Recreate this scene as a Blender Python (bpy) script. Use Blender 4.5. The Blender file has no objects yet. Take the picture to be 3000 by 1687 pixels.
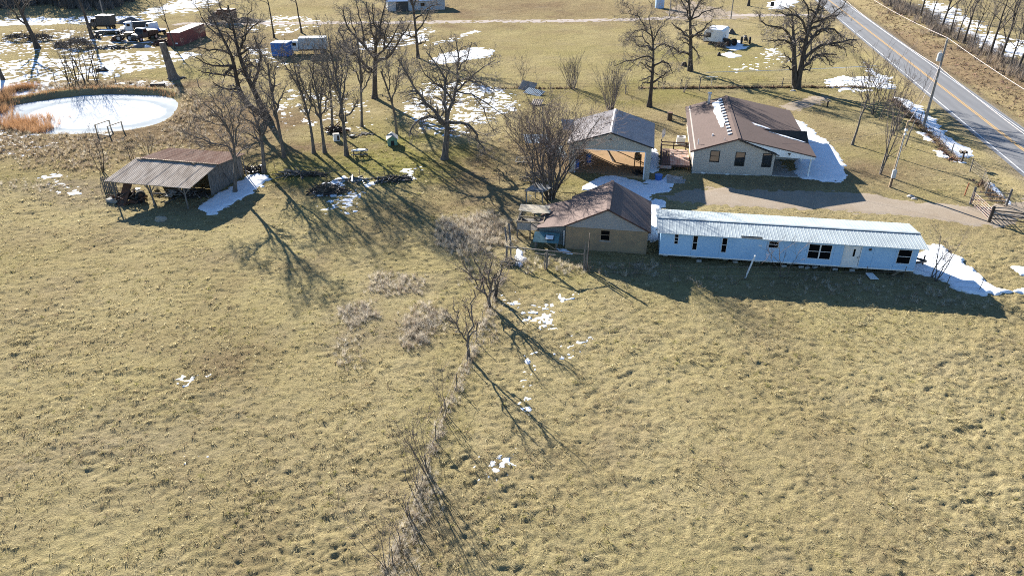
import bpy, bmesh, math, random
import numpy as np
from mathutils import Vector, Matrix

# ------------------------------------------------------------------ camera, sky, sun, exposure
scene = bpy.context.scene
COL = scene.collection
CAM_H, PITCH, FPX = 28.0, math.radians(29.0), 2154.0
cam_data = bpy.data.cameras.new('camera')
cam_data.sensor_width = 36.0
cam_data.lens = FPX / 3000.0 * 36.0
cam_data.clip_start, cam_data.clip_end = 0.5, 9000.0
cam = bpy.data.objects.new('camera', cam_data)
cam.location = (0, 0, CAM_H)
cam.rotation_euler = (math.radians(90) - PITCH, 0, 0)
COL.objects.link(cam)
scene.camera = cam

SHX, SHY = 1.30, -2.15                      # shadow of a one metre post on flat ground
SUN_EL = math.atan(1.0 / math.hypot(SHX, SHY))
SUN_AZ = math.atan2(-SHX, -SHY)             # from +Y towards +X
world = bpy.data.worlds.new('World')
scene.world = world
world.use_nodes = True
wn = world.node_tree
wn.nodes.clear()
sky = wn.nodes.new('ShaderNodeTexSky')
sky.sky_type = 'NISHITA'
sky.sun_disc = False
sky.sun_elevation = SUN_EL
sky.sun_rotation = SUN_AZ
sky.altitude = 300
sky.air_density = 1.0
sky.dust_density = 0.0
sky.ozone_density = 5.0
bg = wn.nodes.new('ShaderNodeBackground')
bg.inputs['Strength'].default_value = 0.058
wo = wn.nodes.new('ShaderNodeOutputWorld')
wn.links.new(sky.outputs[0], bg.inputs[0])
wn.links.new(bg.outputs[0], wo.inputs[0])

sun_data = bpy.data.lights.new('sun', 'SUN')
sun_data.energy = 5.0
sun_data.angle = math.radians(0.53)
sun_data.color = (1.0, 0.95, 0.86)
sun = bpy.data.objects.new('sun', sun_data)
sun.rotation_euler = Vector((SHX, SHY, -1.0)).to_track_quat('-Z', 'Y').to_euler()
sun.location = (-60, 120, 80)
COL.objects.link(sun)

vs = scene.view_settings
vs.view_transform = 'Standard'
vs.look = 'None'
vs.gamma = 1.0
vs.use_curve_mapping = False
vs.exposure = 1.78
scene.render.engine = 'CYCLES'
scene.cycles.use_denoising = False
scene.cycles.denoiser = 'OPENIMAGEDENOISE'
scene.cycles.denoising_input_passes = 'RGB_ALBEDO_NORMAL'
scene.cycles.denoising_prefilter = 'ACCURATE'
scene.cycles.filter_width = 1.0
scene.cycles.max_bounces = 5
scene.cycles.diffuse_bounces = 2
scene.cycles.glossy_bounces = 2
scene.cycles.transmission_bounces = 3
scene.cycles.transparent_max_bounces = 6
scene.cycles.volume_bounces = 0
scene.cycles.use_adaptive_sampling = False

rnd = random.Random(11)

# ------------------------------------------------------------------ surveying helpers: photograph point -> place on the land
VIEWS = dict(A=(0, 0, 3.4347), B=(700, 0, 3.4347), C=(1400, 0, 3.4347), R=(2100, 0, 2.862), E=(0, 380, 3.22),
             F=(1480, 450, 3.813), G=(1900, 250, 4.262), H=(1850, 560, 2.7116), I=(2500, 350, 4.14),
             J=(1480, 300, 4.528), K=(700, 300, 3.4347), L=(1250, 650, 3.623), M=(1000, 1050, 2.275),
             N=(2550, 650, 4.831), O=(200, 50, 5.152), D=(0, 0, 2576 / 3000.0),
             P=(540, 0, 3.019), Q=(1700, 0, 4.39), S=(2200, 0, 5.175), T=(1150, 80, 3.449), U=(960, 0, 4.83),
             V=(300, 480, 5.152))
CP, SP = math.cos(PITCH), math.sin(PITCH)


def ray(z, x, y):
    o = VIEWS[z]
    u, v = o[0] + x / o[2] - 1500.0, o[1] + y / o[2] - 843.5
    return u, FPX * CP - v * SP, -FPX * SP - v * CP


def gp(z, x, y, h=0.0):
    a, b, c = ray(z, x, y)
    t = (h - CAM_H) / c
    return a * t, b * t


def at(z, x, y, Y):
    a, b, c = ray(z, x, y)
    t = Y / b
    return np.array((a * t, Y, CAM_H + c * t))


def poly(z, *pts):
    return [gp(z, *p) for p in pts]


# ------------------------------------------------------------------ noise on the land
def _hash(ix, iy, s):
    h = (ix.astype(np.int64) * 374761393 + iy.astype(np.int64) * 668265263 + s * 974634777) & 0xffffffff
    h = ((h ^ (h >> 13)) * 1274126177) & 0xffffffff
    h = h ^ (h >> 16)
    return (h & 0xffff) / 65535.0


def vnoise(x, y, s=0):
    ix, iy = np.floor(x), np.floor(y)
    fx, fy = x - ix, y - iy
    fx, fy = fx * fx * (3 - 2 * fx), fy * fy * (3 - 2 * fy)
    a, b = _hash(ix, iy, s), _hash(ix + 1, iy, s)
    c, d = _hash(ix, iy + 1, s), _hash(ix + 1, iy + 1, s)
    return (a * (1 - fx) + b * fx) * (1 - fy) + (c * (1 - fx) + d * fx) * fy


def fbm(x, y, wl, octs=3, s=0, gain=0.5):
    t, a, n = 0.0, 1.0, 0.0
    for k in range(octs):
        t = t + a * vnoise(x / wl + 17.3 * k, y / wl - 9.1 * k, s + k)
        n += a
        a *= gain
        wl *= 0.5
    return t / n


def sstep(a, b, x):
    t = np.clip((x - a) / (b - a), 0, 1)
    return t * t * (3 - 2 * t)


def poly_sd(x, y, P):
    """signed distance to polygon, positive inside"""
    d = np.full(x.shape, 1e9)
    inside = np.zeros(x.shape, bool)
    n = len(P)
    for i in range(n):
        x1, y1 = P[i]
        x2, y2 = P[(i + 1) % n]
        ex, ey = x2 - x1, y2 - y1
        t = np.clip(((x - x1) * ex + (y - y1) * ey) / (ex * ex + ey * ey + 1e-9), 0, 1)
        d = np.minimum(d, np.hypot(x - x1 - t * ex, y - y1 - t * ey))
        if abs(ey) > 1e-9:
            c = ((y1 > y) != (y2 > y)) & (x < ex * (y - y1) / ey + x1)
            inside ^= c
    return np.where(inside, d, -d)


# ------------------------------------------------------------------ the lie of the land
R0 = np.array((56.4, 78.8))
RD = np.array((74.5 - 56.4, 173.6 - 78.8)); RD /= np.linalg.norm(RD)
RN = np.array((RD[1], -RD[0]))
ROADW = 6.3
PC = np.array((-58.6, 101.2)); PRX, PRY, PROT = 12.6, 9.6, math.radians(-12)


def road_off(x, y):
    return (x - R0[0]) * RN[0] + (y - R0[1]) * RN[1]


def pond_r(x, y):
    dx, dy = x - PC[0], y - PC[1]
    c, s_ = math.cos(PROT), math.sin(PROT)
    a = dx * c + dy * s_
    b = -dx * s_ + dy * c
    r = np.hypot(a / PRX, b / PRY)
    th = np.arctan2(b, a)
    return r * (1 + 0.05 * np.sin(3 * th + 1) + 0.03 * np.sin(5 * th))


DRIVE = poly('D', (2576, 496), (2500, 520), (2420, 518), (2330, 512), (2250, 502), (2190, 494), (2100, 488), (1950, 480), (1800, 474), (1720, 482),
             (1672, 492), (1690, 506), (1800, 514), (1950, 524), (2100, 530), (2250, 541), (2370, 556), (2450, 566), (2520, 560), (2576, 545))
APRON_ROAD = [tuple(R0 + RD * -18 + RN * -0.5), tuple(R0 + RD * -6 + RN * -0.5), gp('D', 2576, 496), gp('D', 2540, 510), gp('D', 2540, 560), gp('D', 2576, 545)]
FARROAD_C = [(-75, 172.0), (-40, 173.0), gp('C', 0, 222), gp('C', 1000, 210), gp('C', 1700, 192), gp('C', 2100, 172), (58, 184.0), (74, 184.0)]
YARD = poly('D', (1330, 200), (2000, 215), (2290, 300), (2480, 430), (2480, 620), (2340, 610), (1660, 500), (1600, 460), (1420, 440), (1330, 380), (1280, 300))
FARFIELD = poly('D', (1095, 60), (2050, 45), (2140, 150), (2060, 215), (1600, 215), (1330, 215), (1150, 160))


def base(x, y):
    x = np.asarray(x, float); y = np.asarray(y, float)
    z = 0.16 * (fbm(x, y, 38, 2, 5) - 0.5)
    z = z + 0.38 * np.exp(-(((x - 33) ** 2 + (y - 78) ** 2) / (2 * 5.0 ** 2)))
    z = z - 0.38 * np.exp(-(((x - 14.6) ** 2 + (y - 74.4) ** 2) / (2 * 2.6 ** 2)))
    far = sstep(190, 600, y)
    z = z + far * 10 * (fbm(x, y, 260, 2, 9) - 0.45)
    ro = road_off(x, y)
    w = 1 - sstep(0.0, 4.0, np.maximum(-ro - 1.0, ro - ROADW - 1.0))
    ditch = -0.28 * np.exp(-((ro + 3.6) / 1.3) ** 2) + 0.75 * sstep(ROADW + 2.0, ROADW + 8, ro) - 0.15 * np.exp(-((ro - ROADW - 2.2) / 1.0) ** 2)
    z = z * (1 - w) + ditch
    r = pond_r(x, y)
    back = 0.5 + 0.5 * np.clip((y - PC[1]) / 9.0, -1, 1)
    z = z + np.where(r < 1.0, -0.32, -0.32 * (1 - sstep(1.0, 1.12, r))) + (0.1 + 0.9 * back) * 0.48 * np.exp(-((r - 1.17) / 0.09) ** 2)
    return z


def b1(x, y):
    return float(base(np.array([x]), np.array([y]))[0])


def relief_amp(x, y):
    ro = road_off(x, y)
    a = sstep(1.2, 4.0, np.maximum(-ro, ro - ROADW))
    yd = poly_sd(x, y, YARD)
    a = a * (1 - 0.45 * sstep(-2, 1.5, yd))
    ff = poly_sd(x, y, FARFIELD)
    a = a * (1 - 0.15 * sstep(-3, 3, ff))
    d = poly_sd(x, y, DRIVE)
    a = a * (1 - 0.93 * sstep(-1.2, 0.6, d))
    a = a * np.where(pond_r(x, y) < 1.03, 0.0, 1.0)
    return a


def relief(x, y):
    # hummocky winter grass: tussocks with pits between them
    q = 0.82 + 1.1 * (fbm(x, y, 9, 2, 21) - 0.5) + 0.8 * (fbm(x, y, 2.6, 2, 27) - 0.5)
    sx = x + 0.5 * (vnoise(x / 1.7, y / 1.7, 3) - 0.5)
    sy = y + 0.4 * (vnoise(x / 1.3, y / 1.3, 4) - 0.5)
    n1 = vnoise(sx / 0.38, sy / 0.30, 31)
    n2 = vnoise(sx / 0.24 + 7, sy / 0.20, 32)
    n3 = vnoise(sx / 1.25, sy / 0.9 + 3, 33)
    h = 0.085 * n1 * (2 - n1) + 0.115 * n2 + 0.08 * n3
    return (h - 0.155) * np.clip(q, 0.5, 1.1)


def land(x, y):
    return base(x, y) + relief(x, y) * relief_amp(x, y)


# ------------------------------------------------------------------ materials
def node_mat(name):
    m = bpy.data.materials.new(name)
    m.use_nodes = True
    nt = m.node_tree
    nt.nodes.clear()
    out = nt.nodes.new('ShaderNodeOutputMaterial')
    p = nt.nodes.new('ShaderNodeBsdfPrincipled')
    nt.links.new(p.outputs[0], out.inputs[0])
    return m, nt, p, out


def nd(nt, t, **kw):
    n = nt.nodes.new('ShaderNode' + t)
    for k, v in kw.items():
        if k.startswith('i_'):
            n.inputs[k[2:].replace('_', ' ')].default_value = v
        else:
            setattr(n, k, v)
    return n


def rgb(c):
    return (c[0], c[1], c[2], 1.0)


def mixc(nt, fac, a, b):
    m = nt.nodes.new('ShaderNodeMix')
    m.data_type = 'RGBA'
    for sock, v in ((m.inputs[0], fac), (m.inputs[6], a), (m.inputs[7], b)):
        if hasattr(v, 'is_linked'):
            nt.links.new(v, sock)
        elif isinstance(v, (int, float)):
            sock.default_value = v
        else:
            sock.default_value = rgb(v)
    return m.outputs[2]


def ramp(nt, src, stops):
    r = nt.nodes.new('ShaderNodeValToRGB')
    e = r.color_ramp.elements
    e[0].position, e[0].color = stops[0][0], rgb((stops[0][1],) * 3)
    e[1].position, e[1].color = stops[-1][0], rgb((stops[-1][1],) * 3)
    for pos, v in stops[1:-1]:
        q = e.new(pos)
        q.color = rgb((v,) * 3)
    nt.links.new(src, r.inputs[0])
    return r.outputs[0]


def coords(nt, kind='Object', scale=(1, 1, 1)):
    mp = nd(nt, 'Mapping')
    mp.inputs['Scale'].default_value = scale
    if kind == 'World':
        nt.links.new(nd(nt, 'NewGeometry').outputs['Position'], mp.inputs[0])
    else:
        nt.links.new(nd(nt, 'TexCoord').outputs[kind], mp.inputs[0])
    return mp.outputs[0]


def noise(nt, vec, sc, det=3.0, rough=0.55):
    n = nd(nt, 'TexNoise')
    n.inputs['Scale'].default_value = sc
    n.inputs['Detail'].default_value = det
    n.inputs['Roughness'].default_value = rough
    nt.links.new(vec, n.inputs['Vector'])
    return n.outputs[0]


def bump(nt, p, h, strength=0.4, dist=0.02):
    b = nd(nt, 'Bump')
    b.inputs['Strength'].default_value = strength
    b.inputs['Distance'].default_value = dist
    nt.links.new(h, b.inputs['Height'])
    nt.links.new(b.outputs[0], p.inputs['Normal'])


def plain(name, c1, c2=None, sc=2.0, rough=0.8, metal=0.0, stretch=(1, 1, 1), bs=0.3, bd=0.01, spec=0.3, kind='Object', lo=0.38, hi=0.62):
    """a surface whose colour wanders between two tones, with fine relief"""
    m, nt, p, out = node_mat(name)
    v = coords(nt, kind, stretch)
    c2 = c2 or tuple(min(1, q * 0.72) for q in c1)
    f = ramp(nt, noise(nt, v, sc, 5, 0.65), [(lo, 0), (hi, 1)])
    col = mixc(nt, f, c1, c2)
    nt.links.new(col, p.inputs['Base Color'])
    p.inputs['Roughness'].default_value = rough
    p.inputs['Metallic'].default_value = metal
    p.inputs['Specular IOR Level'].default_value = spec
    bump(nt, p, noise(nt, v, sc * 6, 4, 0.7), bs, bd)
    return m


M = {}
M['bark'] = plain('bark', (0.105, 0.088, 0.072), (0.045, 0.038, 0.032), 5, 0.95, stretch=(1, 1, 0.25), bs=0.8, bd=0.03)
M['bark_grey'] = plain('bark_grey', (0.19, 0.165, 0.14), (0.09, 0.075, 0.063), 5, 0.95, stretch=(1, 1, 0.25), bs=0.7, bd=0.02)
M['twig'] = plain('twig', (0.22, 0.19, 0.17), (0.13, 0.112, 0.098), 3, 0.95, bs=0)
M['twig_red'] = plain('twig_red', (0.24, 0.185, 0.16), (0.14, 0.11, 0.095), 2, 0.95, bs=0)
M['wood_grey'] = plain('weathered_wood', (0.23, 0.21, 0.19), (0.10, 0.09, 0.08), 4, 0.9, stretch=(3, 3, 0.35), bs=0.5)
M['wood_tan'] = plain('tan_wood', (0.40, 0.31, 0.20), (0.26, 0.19, 0.12), 3, 0.85, stretch=(3, 3, 0.5), bs=0.4)
M['wood_dark'] = plain('dark_wood', (0.075, 0.06, 0.05), (0.035, 0.03, 0.026), 4, 0.9, bs=0.5)
M['deck'] = plain('red_deck_boards', (0.30, 0.13, 0.085), (0.42, 0.36, 0.31), 1.6, 0.8, stretch=(1, 3, 1), bs=0.3)
M['deck_dark'] = plain('stained_rail', (0.12, 0.06, 0.045), (0.06, 0.04, 0.035), 3, 0.85)
M['rust'] = plain('rusty_metal', (0.17, 0.085, 0.05), (0.08, 0.05, 0.04), 4, 0.8, metal=0.2)
M['dark_metal'] = plain('dark_greasy_metal', (0.045, 0.042, 0.04), (0.10, 0.075, 0.055), 5, 0.6, metal=0.3)
M['white_paint'] = plain('white_paint', (0.78, 0.79, 0.79), (0.68, 0.69, 0.68), 1.5, 0.55, bs=0.05)
M['white_roof'] = plain('white_ribbed_steel', (0.39, 0.435, 0.45), (0.33, 0.37, 0.385), 0.8, 0.6, metal=0.0, bs=0.04, spec=0.03, kind='World')
M['trailer_wall'] = plain('shade_blue_siding', (0.38, 0.60, 0.84), (0.33, 0.54, 0.78), 0.5, 0.45, bs=0.05, kind='World')  # white siding tinted blue: the sky-blue shade is put into its colour
M['concrete'] = plain('concrete', (0.38, 0.36, 0.33), (0.27, 0.255, 0.235), 2, 0.9)
M['block'] = plain('concrete_block', (0.48, 0.46, 0.43), (0.35, 0.33, 0.31), 5, 0.9)
M['stone'] = plain('field_stone', (0.50, 0.47, 0.44), (0.36, 0.33, 0.30), 5, 0.9)
M['teal'] = plain('teal_painted_board', (0.12, 0.23, 0.24), (0.07, 0.14, 0.15), 3, 0.85)
M['mint'] = plain('mint_green_paint', (0.20, 0.36, 0.27), (0.13, 0.26, 0.19), 3, 0.8)
M['blue_paint'] = plain('faded_blue_paint', (0.03, 0.13, 0.46), (0.05, 0.17, 0.42), 2, 0.6)
M['blue_plastic'] = plain('blue_plastic', (0.05, 0.14, 0.42), (0.04, 0.11, 0.34), 2, 0.4)
M['tank_blue'] = plain('pale_blue_tank', (0.30, 0.45, 0.68), (0.40, 0.53, 0.70), 2, 0.5)
M['red_box'] = plain('oxide_red_steel', (0.23, 0.065, 0.055), (0.17, 0.06, 0.055), 1.2, 0.7)
M['cont_roof'] = plain('sunlit_toned_steel', (0.42, 0.34, 0.28), (0.33, 0.25, 0.20), 1.0, 0.7)  # container roof paler than its walls: sunlight put into the colour
M['tan_machine'] = plain('tan_machine_paint', (0.34, 0.23, 0.11), (0.16, 0.11, 0.065), 4, 0.7)
M['dark_truck'] = plain('dark_truck_paint', (0.05, 0.055, 0.06), (0.09, 0.075, 0.06), 4, 0.6)
M['tyre'] = plain('tyre_rubber', (0.022, 0.022, 0.023), (0.035, 0.034, 0.033), 5, 0.9)
M['galv'] = plain('galvanised_steel', (0.48, 0.49, 0.50), (0.36, 0.37, 0.38), 3, 0.5, metal=0.5)
M['grey_box'] = plain('grey_meter_box', (0.45, 0.47, 0.49), (0.40, 0.42, 0.44), 3, 0.5)
M['pole'] = plain('utility_pole_wood', (0.30, 0.275, 0.25), (0.20, 0.18, 0.16), 4, 0.9, stretch=(2, 2, 0.2))
M['pole_tan'] = plain('new_pole_wood', (0.44, 0.33, 0.21), (0.33, 0.24, 0.15), 4, 0.9, stretch=(2, 2, 0.2))
M['wire'] = plain('sunlit_cable', (0.55, 0.47, 0.44), (0.50, 0.42, 0.40), 1, 0.5, bs=0)
M['fence_wire'] = plain('fence_wire', (0.24, 0.21, 0.19), (0.17, 0.14, 0.12), 1, 0.7, bs=0)
M['tpost'] = plain('green_steel_post', (0.10, 0.105, 0.09), (0.15, 0.11, 0.085), 3, 0.8)
M['gate'] = plain('rusty_red_gate', (0.28, 0.15, 0.11), (0.36, 0.30, 0.27), 3, 0.7)
M['orange_post'] = plain('orange_steel_post', (0.42, 0.15, 0.07), (0.30, 0.11, 0.06), 3, 0.8)
M['black'] = plain('black_plastic', (0.015, 0.015, 0.017), (0.03, 0.03, 0.03), 4, 0.5)
M['ply'] = plain('sun_bleached_plywood', (0.52, 0.45, 0.34), (0.38, 0.32, 0.23), 2, 0.9)
M['grey_ply'] = plain('grey_plywood', (0.36, 0.35, 0.33), (0.25, 0.24, 0.22), 2, 0.9)
M['straw_pile'] = plain('dead_brush', (0.22, 0.17, 0.12), (0.10, 0.075, 0.055), 3, 1.0)
M['litter'] = plain('brown_leaf_litter', (0.30, 0.18, 0.12), (0.17, 0.10, 0.075), 3, 1.0, bs=0)


def glass_mat():
    m, nt, p, out = node_mat('window_glass')
    p.inputs['Base Color'].default_value = (0.012, 0.013, 0.015, 1)
    p.inputs['Roughness'].default_value = 0.03
    p.inputs['IOR'].default_value = 2.3
    return m


M['glass'] = glass_mat()


def dark_glass():
    m, nt, p, out = node_mat('dim_window_glass')
    p.inputs['Base Color'].default_value = (0.006, 0.006, 0.007, 1)
    p.inputs['Roughness'].default_value = 0.08
    p.inputs['IOR'].default_value = 1.3
    return m


M['dark_glass'] = dark_glass()


def siding(name, c1, c2, pitch=0.2, axis='Z', depth=0.02, strength=0.9):
    """lapped boards: a saw-tooth profile"""
    m, nt, p, out = node_mat(name)
    v = coords(nt)
    sep = nd(nt, 'SeparateXYZ')
    nt.links.new(v, sep.inputs[0])
    mod = nd(nt, 'Math', operation='FRACT')
    mul = nd(nt, 'Math', operation='MULTIPLY')
    mul.inputs[1].default_value = 1.0 / pitch
    nt.links.new(sep.outputs[axis], mul.inputs[0])
    nt.links.new(mul.outputs[0], mod.inputs[0])
    f = ramp(nt, noise(nt, v, 0.9, 5, 0.7), [(0.35, 0), (0.65, 1)])
    col = mixc(nt, f, c1, c2)
    line = ramp(nt, mod.outputs[0], [(0.0, 1), (0.06, 0), (0.12, 0)])
    col = mixc(nt, line, col, tuple(q * 0.6 for q in c2))
    nt.links.new(col, p.inputs['Base Color'])
    p.inputs['Roughness'].default_value = 0.7
    p.inputs['Specular IOR Level'].default_value = 0.25
    bump(nt, p, mod.outputs[0], strength, depth)
    return m


M['tan_siding'] = siding('tan_lap_siding', (0.50, 0.445, 0.385), (0.45, 0.40, 0.345), 0.2)
M['grey_siding'] = siding('grey_lap_siding', (0.36, 0.36, 0.36), (0.31, 0.31, 0.315), 0.14)
M['garage_siding'] = siding('tan_steel_panel', (0.43, 0.41, 0.35), (0.38, 0.36, 0.31), 0.23, 'X', 0.015)
M['garage_side'] = siding('tan_steel_side_panel', (0.43, 0.41, 0.35), (0.38, 0.36, 0.31), 0.23, 'Y', 0.015)
M['tin_wall'] = siding('corrugated_grey_tin', (0.22, 0.26, 0.27), (0.15, 0.19, 0.20), 0.16, 'X', 0.03)


def block_wall():
    m, nt, p, out = node_mat('tan_painted_block')
    v = coords(nt, 'Object', (1, 1, 1))
    sep = nd(nt, 'SeparateXYZ'); nt.links.new(v, sep.inputs[0])
    cmb = nd(nt, 'CombineXYZ')
    add = nd(nt, 'Math', operation='ADD')
    nt.links.new(sep.outputs[0], add.inputs[0]); nt.links.new(sep.outputs[1], add.inputs[1])
    nt.links.new(add.outputs[0], cmb.inputs[0]); nt.links.new(sep.outputs[2], cmb.inputs[1])
    b = nd(nt, 'TexBrick')
    b.inputs['Scale'].default_value = 1.0
    b.inputs['Mortar Size'].default_value = 0.008
    b.inputs['Brick Width'].default_value = 0.41
    b.inputs['Row Height'].default_value = 0.205
    b.inputs['Color1'].default_value = (0.34, 0.245, 0.145, 1)
    b.inputs['Color2'].default_value = (0.31, 0.225, 0.135, 1)
    b.inputs['Mortar'].default_value = (0.25, 0.185, 0.12, 1)
    nt.links.new(cmb.outputs[0], b.inputs['Vector'])
    f = ramp(nt, noise(nt, v, 1.2, 6, 0.7), [(0.4, 0), (0.75, 1)])
    nt.links.new(mixc(nt, f, b.outputs[0], (0.20, 0.155, 0.11)), p.inputs['Base Color'])
    p.inputs['Roughness'].default_value = 0.9
    bump(nt, p, b.outputs['Fac'], -0.4, 0.012)
    return m


M['block_wall'] = block_wall()


def shingle(name, c1, c2, c3, row=0.15, w=0.32):
    m, nt, p, out = node_mat(name)
    tc = nd(nt, 'TexCoord')
    mp = nd(nt, 'Mapping')
    mp.inputs['Rotation'].default_value = (0, 0, math.radians(90))
    nt.links.new(tc.outputs['Object'], mp.inputs[0])
    b = nd(nt, 'TexBrick')
    b.inputs['Scale'].default_value = 1.0
    b.inputs['Mortar Size'].default_value = 0.012
    b.inputs['Mortar Smooth'].default_value = 0.3
    b.inputs['Brick Width'].default_value = w
    b.inputs['Row Height'].default_value = row
    b.inputs['Bias'].default_value = -0.2
    b.inputs['Color1'].default_value = rgb(c1)
    b.inputs['Color2'].default_value = rgb(c2)
    b.inputs['Mortar'].default_value = rgb(c3)
    nt.links.new(mp.outputs[0], b.inputs['Vector'])
    f = ramp(nt, noise(nt, tc.outputs['Object'], 0.55, 6, 0.7), [(0.35, 0), (0.7, 1)])
    col = mixc(nt, f, b.outputs[0], tuple(q * 0.75 for q in c2))
    g_ = ramp(nt, noise(nt, tc.outputs['Object'], 9, 3, 0.7), [(0.3, 0), (0.75, 1)])
    col = mixc(nt, g_, col, tuple(q * 1.25 for q in c1))
    nt.links.new(col, p.inputs['Base Color'])
    p.inputs['Roughness'].default_value = 0.9
    p.inputs['Specular IOR Level'].default_value = 0.2
    bump(nt, p, b.outputs['Fac'], -0.5, 0.015)
    return m


M['house_shingle'] = shingle('brown_shingle', (0.118, 0.082, 0.070), (0.094, 0.066, 0.057), (0.055, 0.040, 0.035))
M['cottage_shingle'] = shingle('red_brown_shingle', (0.165, 0.118, 0.102), (0.13, 0.092, 0.080), (0.06, 0.044, 0.038), 0.17, 0.33)
M['dark_shingle'] = shingle('shade_dark_shingle', (0.07, 0.058, 0.048), (0.035, 0.03, 0.027), (0.015, 0.014, 0.013))  # darker shingle; the cross gable slope's shade is painted into its colour
M['garage_roof'] = plain('bronze_steel_roof', (0.40, 0.36, 0.345), (0.34, 0.305, 0.29), 1.0, 0.5, metal=0.85, bs=0.05, spec=0.6, kind='World')
M['shed_tin'] = plain('aged_galvanised_tin', (0.47, 0.405, 0.34), (0.30, 0.25, 0.205), 0.6, 0.9, metal=0.0, stretch=(2.2, 0.6, 1), spec=0.0, kind='World')
M['shed_rust'] = plain('brown_rusted_tin', (0.19, 0.125, 0.10), (0.26, 0.19, 0.155), 0.6, 0.9, metal=0.0, stretch=(2.5, 0.4, 1), spec=0.0, kind='World')


def snow_mat():
    m, nt, p, out = node_mat('old_snow')
    v = coords(nt)
    f = ramp(nt, noise(nt, v, 1.3, 6, 0.7), [(0.4, 0), (0.8, 1)])
    nt.links.new(mixc(nt, f, (0.84, 0.86, 0.89), (0.70, 0.72, 0.75)), p.inputs['Base Color'])
    p.inputs['Roughness'].default_value = 0.9
    p.inputs['Specular IOR Level'].default_value = 0.0
    bump(nt, p, noise(nt, v, 5, 5, 0.7), 0.5, 0.04)
    return m


M['snow'] = snow_mat()


def ice_mat():
    m, nt, p, out = node_mat('snowy_pond_ice')
    v = coords(nt)
    ln = nd(nt, 'VectorMath', operation='LENGTH')
    mp = nd(nt, 'Mapping')
    mp.inputs['Location'].default_value = (-0.12, 0.04, 0)
    mp.inputs['Scale'].default_value = (1 / (PRX * 0.84), 1 / (PRY * 0.80), 1)
    nt.links.new(v, mp.inputs[0])
    n0 = noise(nt, v, 0.28, 4, 0.6)
    nt.links.new(mp.outputs[0], ln.inputs[0])
    ad = nd(nt, 'Math', operation='MULTIPLY_ADD')
    ad.inputs[1].default_value = 0.22
    nt.links.new(n0, ad.inputs[0])
    nt.links.new(ln.outputs['Value'], ad.inputs[2])
    hv = nd(nt, 'Math', operation='MULTIPLY'); hv.inputs[1].default_value = 0.6
    nt.links.new(ad.outputs[0], hv.inputs[0])
    ring = ramp(nt, hv.outputs[0], [(0.60, 0), (0.62, .9), (0.665, .9), (0.71, 0.45)])
    patch = ramp(nt, noise(nt, v, 0.22, 5, 0.6), [(0.45, 0), (0.62, 1)])
    col = mixc(nt, patch, (0.62, 0.635, 0.65), (0.47, 0.49, 0.51))
    col = mixc(nt, ring, col, (0.33, 0.365, 0.385))
    crack = ramp(nt, noise(nt, coords(nt, 'Object', (1, 3, 1)), 0.5, 6, 0.7), [(0.485, 0), (0.5, 1), (0.515, 0)])
    cm = nd(nt, 'Math', operation='MULTIPLY'); cm.inputs[1].default_value = 0.6
    nt.links.new(crack, cm.inputs[0])
    col = mixc(nt, cm.outputs[0], col, (0.36, 0.39, 0.41))
    nt.links.new(col, p.inputs['Base Color'])
    p.inputs['Roughness'].default_value = 0.85
    p.inputs['Specular IOR Level'].default_value = 0.0
    bump(nt, p, noise(nt, v, 2, 5, 0.7), 0.25, 0.03)
    return m


M['ice'] = ice_mat()


def gravel_mat(name, c1, c2, c3):
    m, nt, p, out = node_mat(name)
    v = coords(nt)
    f = ramp(nt, noise(nt, v, 0.35, 5, 0.7), [(0.4, 0), (0.65, 1)])
    col = mixc(nt, f, c1, c2)
    f2 = ramp(nt, noise(nt, v, 9, 4, 0.8), [(0.35, 0), (0.7, 1)])
    col = mixc(nt, f2, col, c3)
    nt.links.new(col, p.inputs['Base Color'])
    p.inputs['Roughness'].default_value = 0.95
    p.inputs['Specular IOR Level'].default_value = 0.0
    bump(nt, p, noise(nt, v, 16, 4, 0.8), 0.7, 0.03)
    return m


M['gravel'] = gravel_mat('pale_gravel', (0.37, 0.31, 0.245), (0.32, 0.255, 0.185), (0.26, 0.21, 0.16))
M['gravel_far'] = gravel_mat('pinkish_gravel', (0.47, 0.41, 0.365), (0.42, 0.36, 0.32), (0.35, 0.30, 0.265))
M['gravel_pile'] = gravel_mat('grey_gravel_heap', (0.16, 0.15, 0.15), (0.12, 0.115, 0.115), (0.2, 0.19, 0.18))
M['dirt'] = gravel_mat('bare_dirt_floor', (0.33, 0.22, 0.13), (0.27, 0.18, 0.105), (0.38, 0.27, 0.17))


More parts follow.
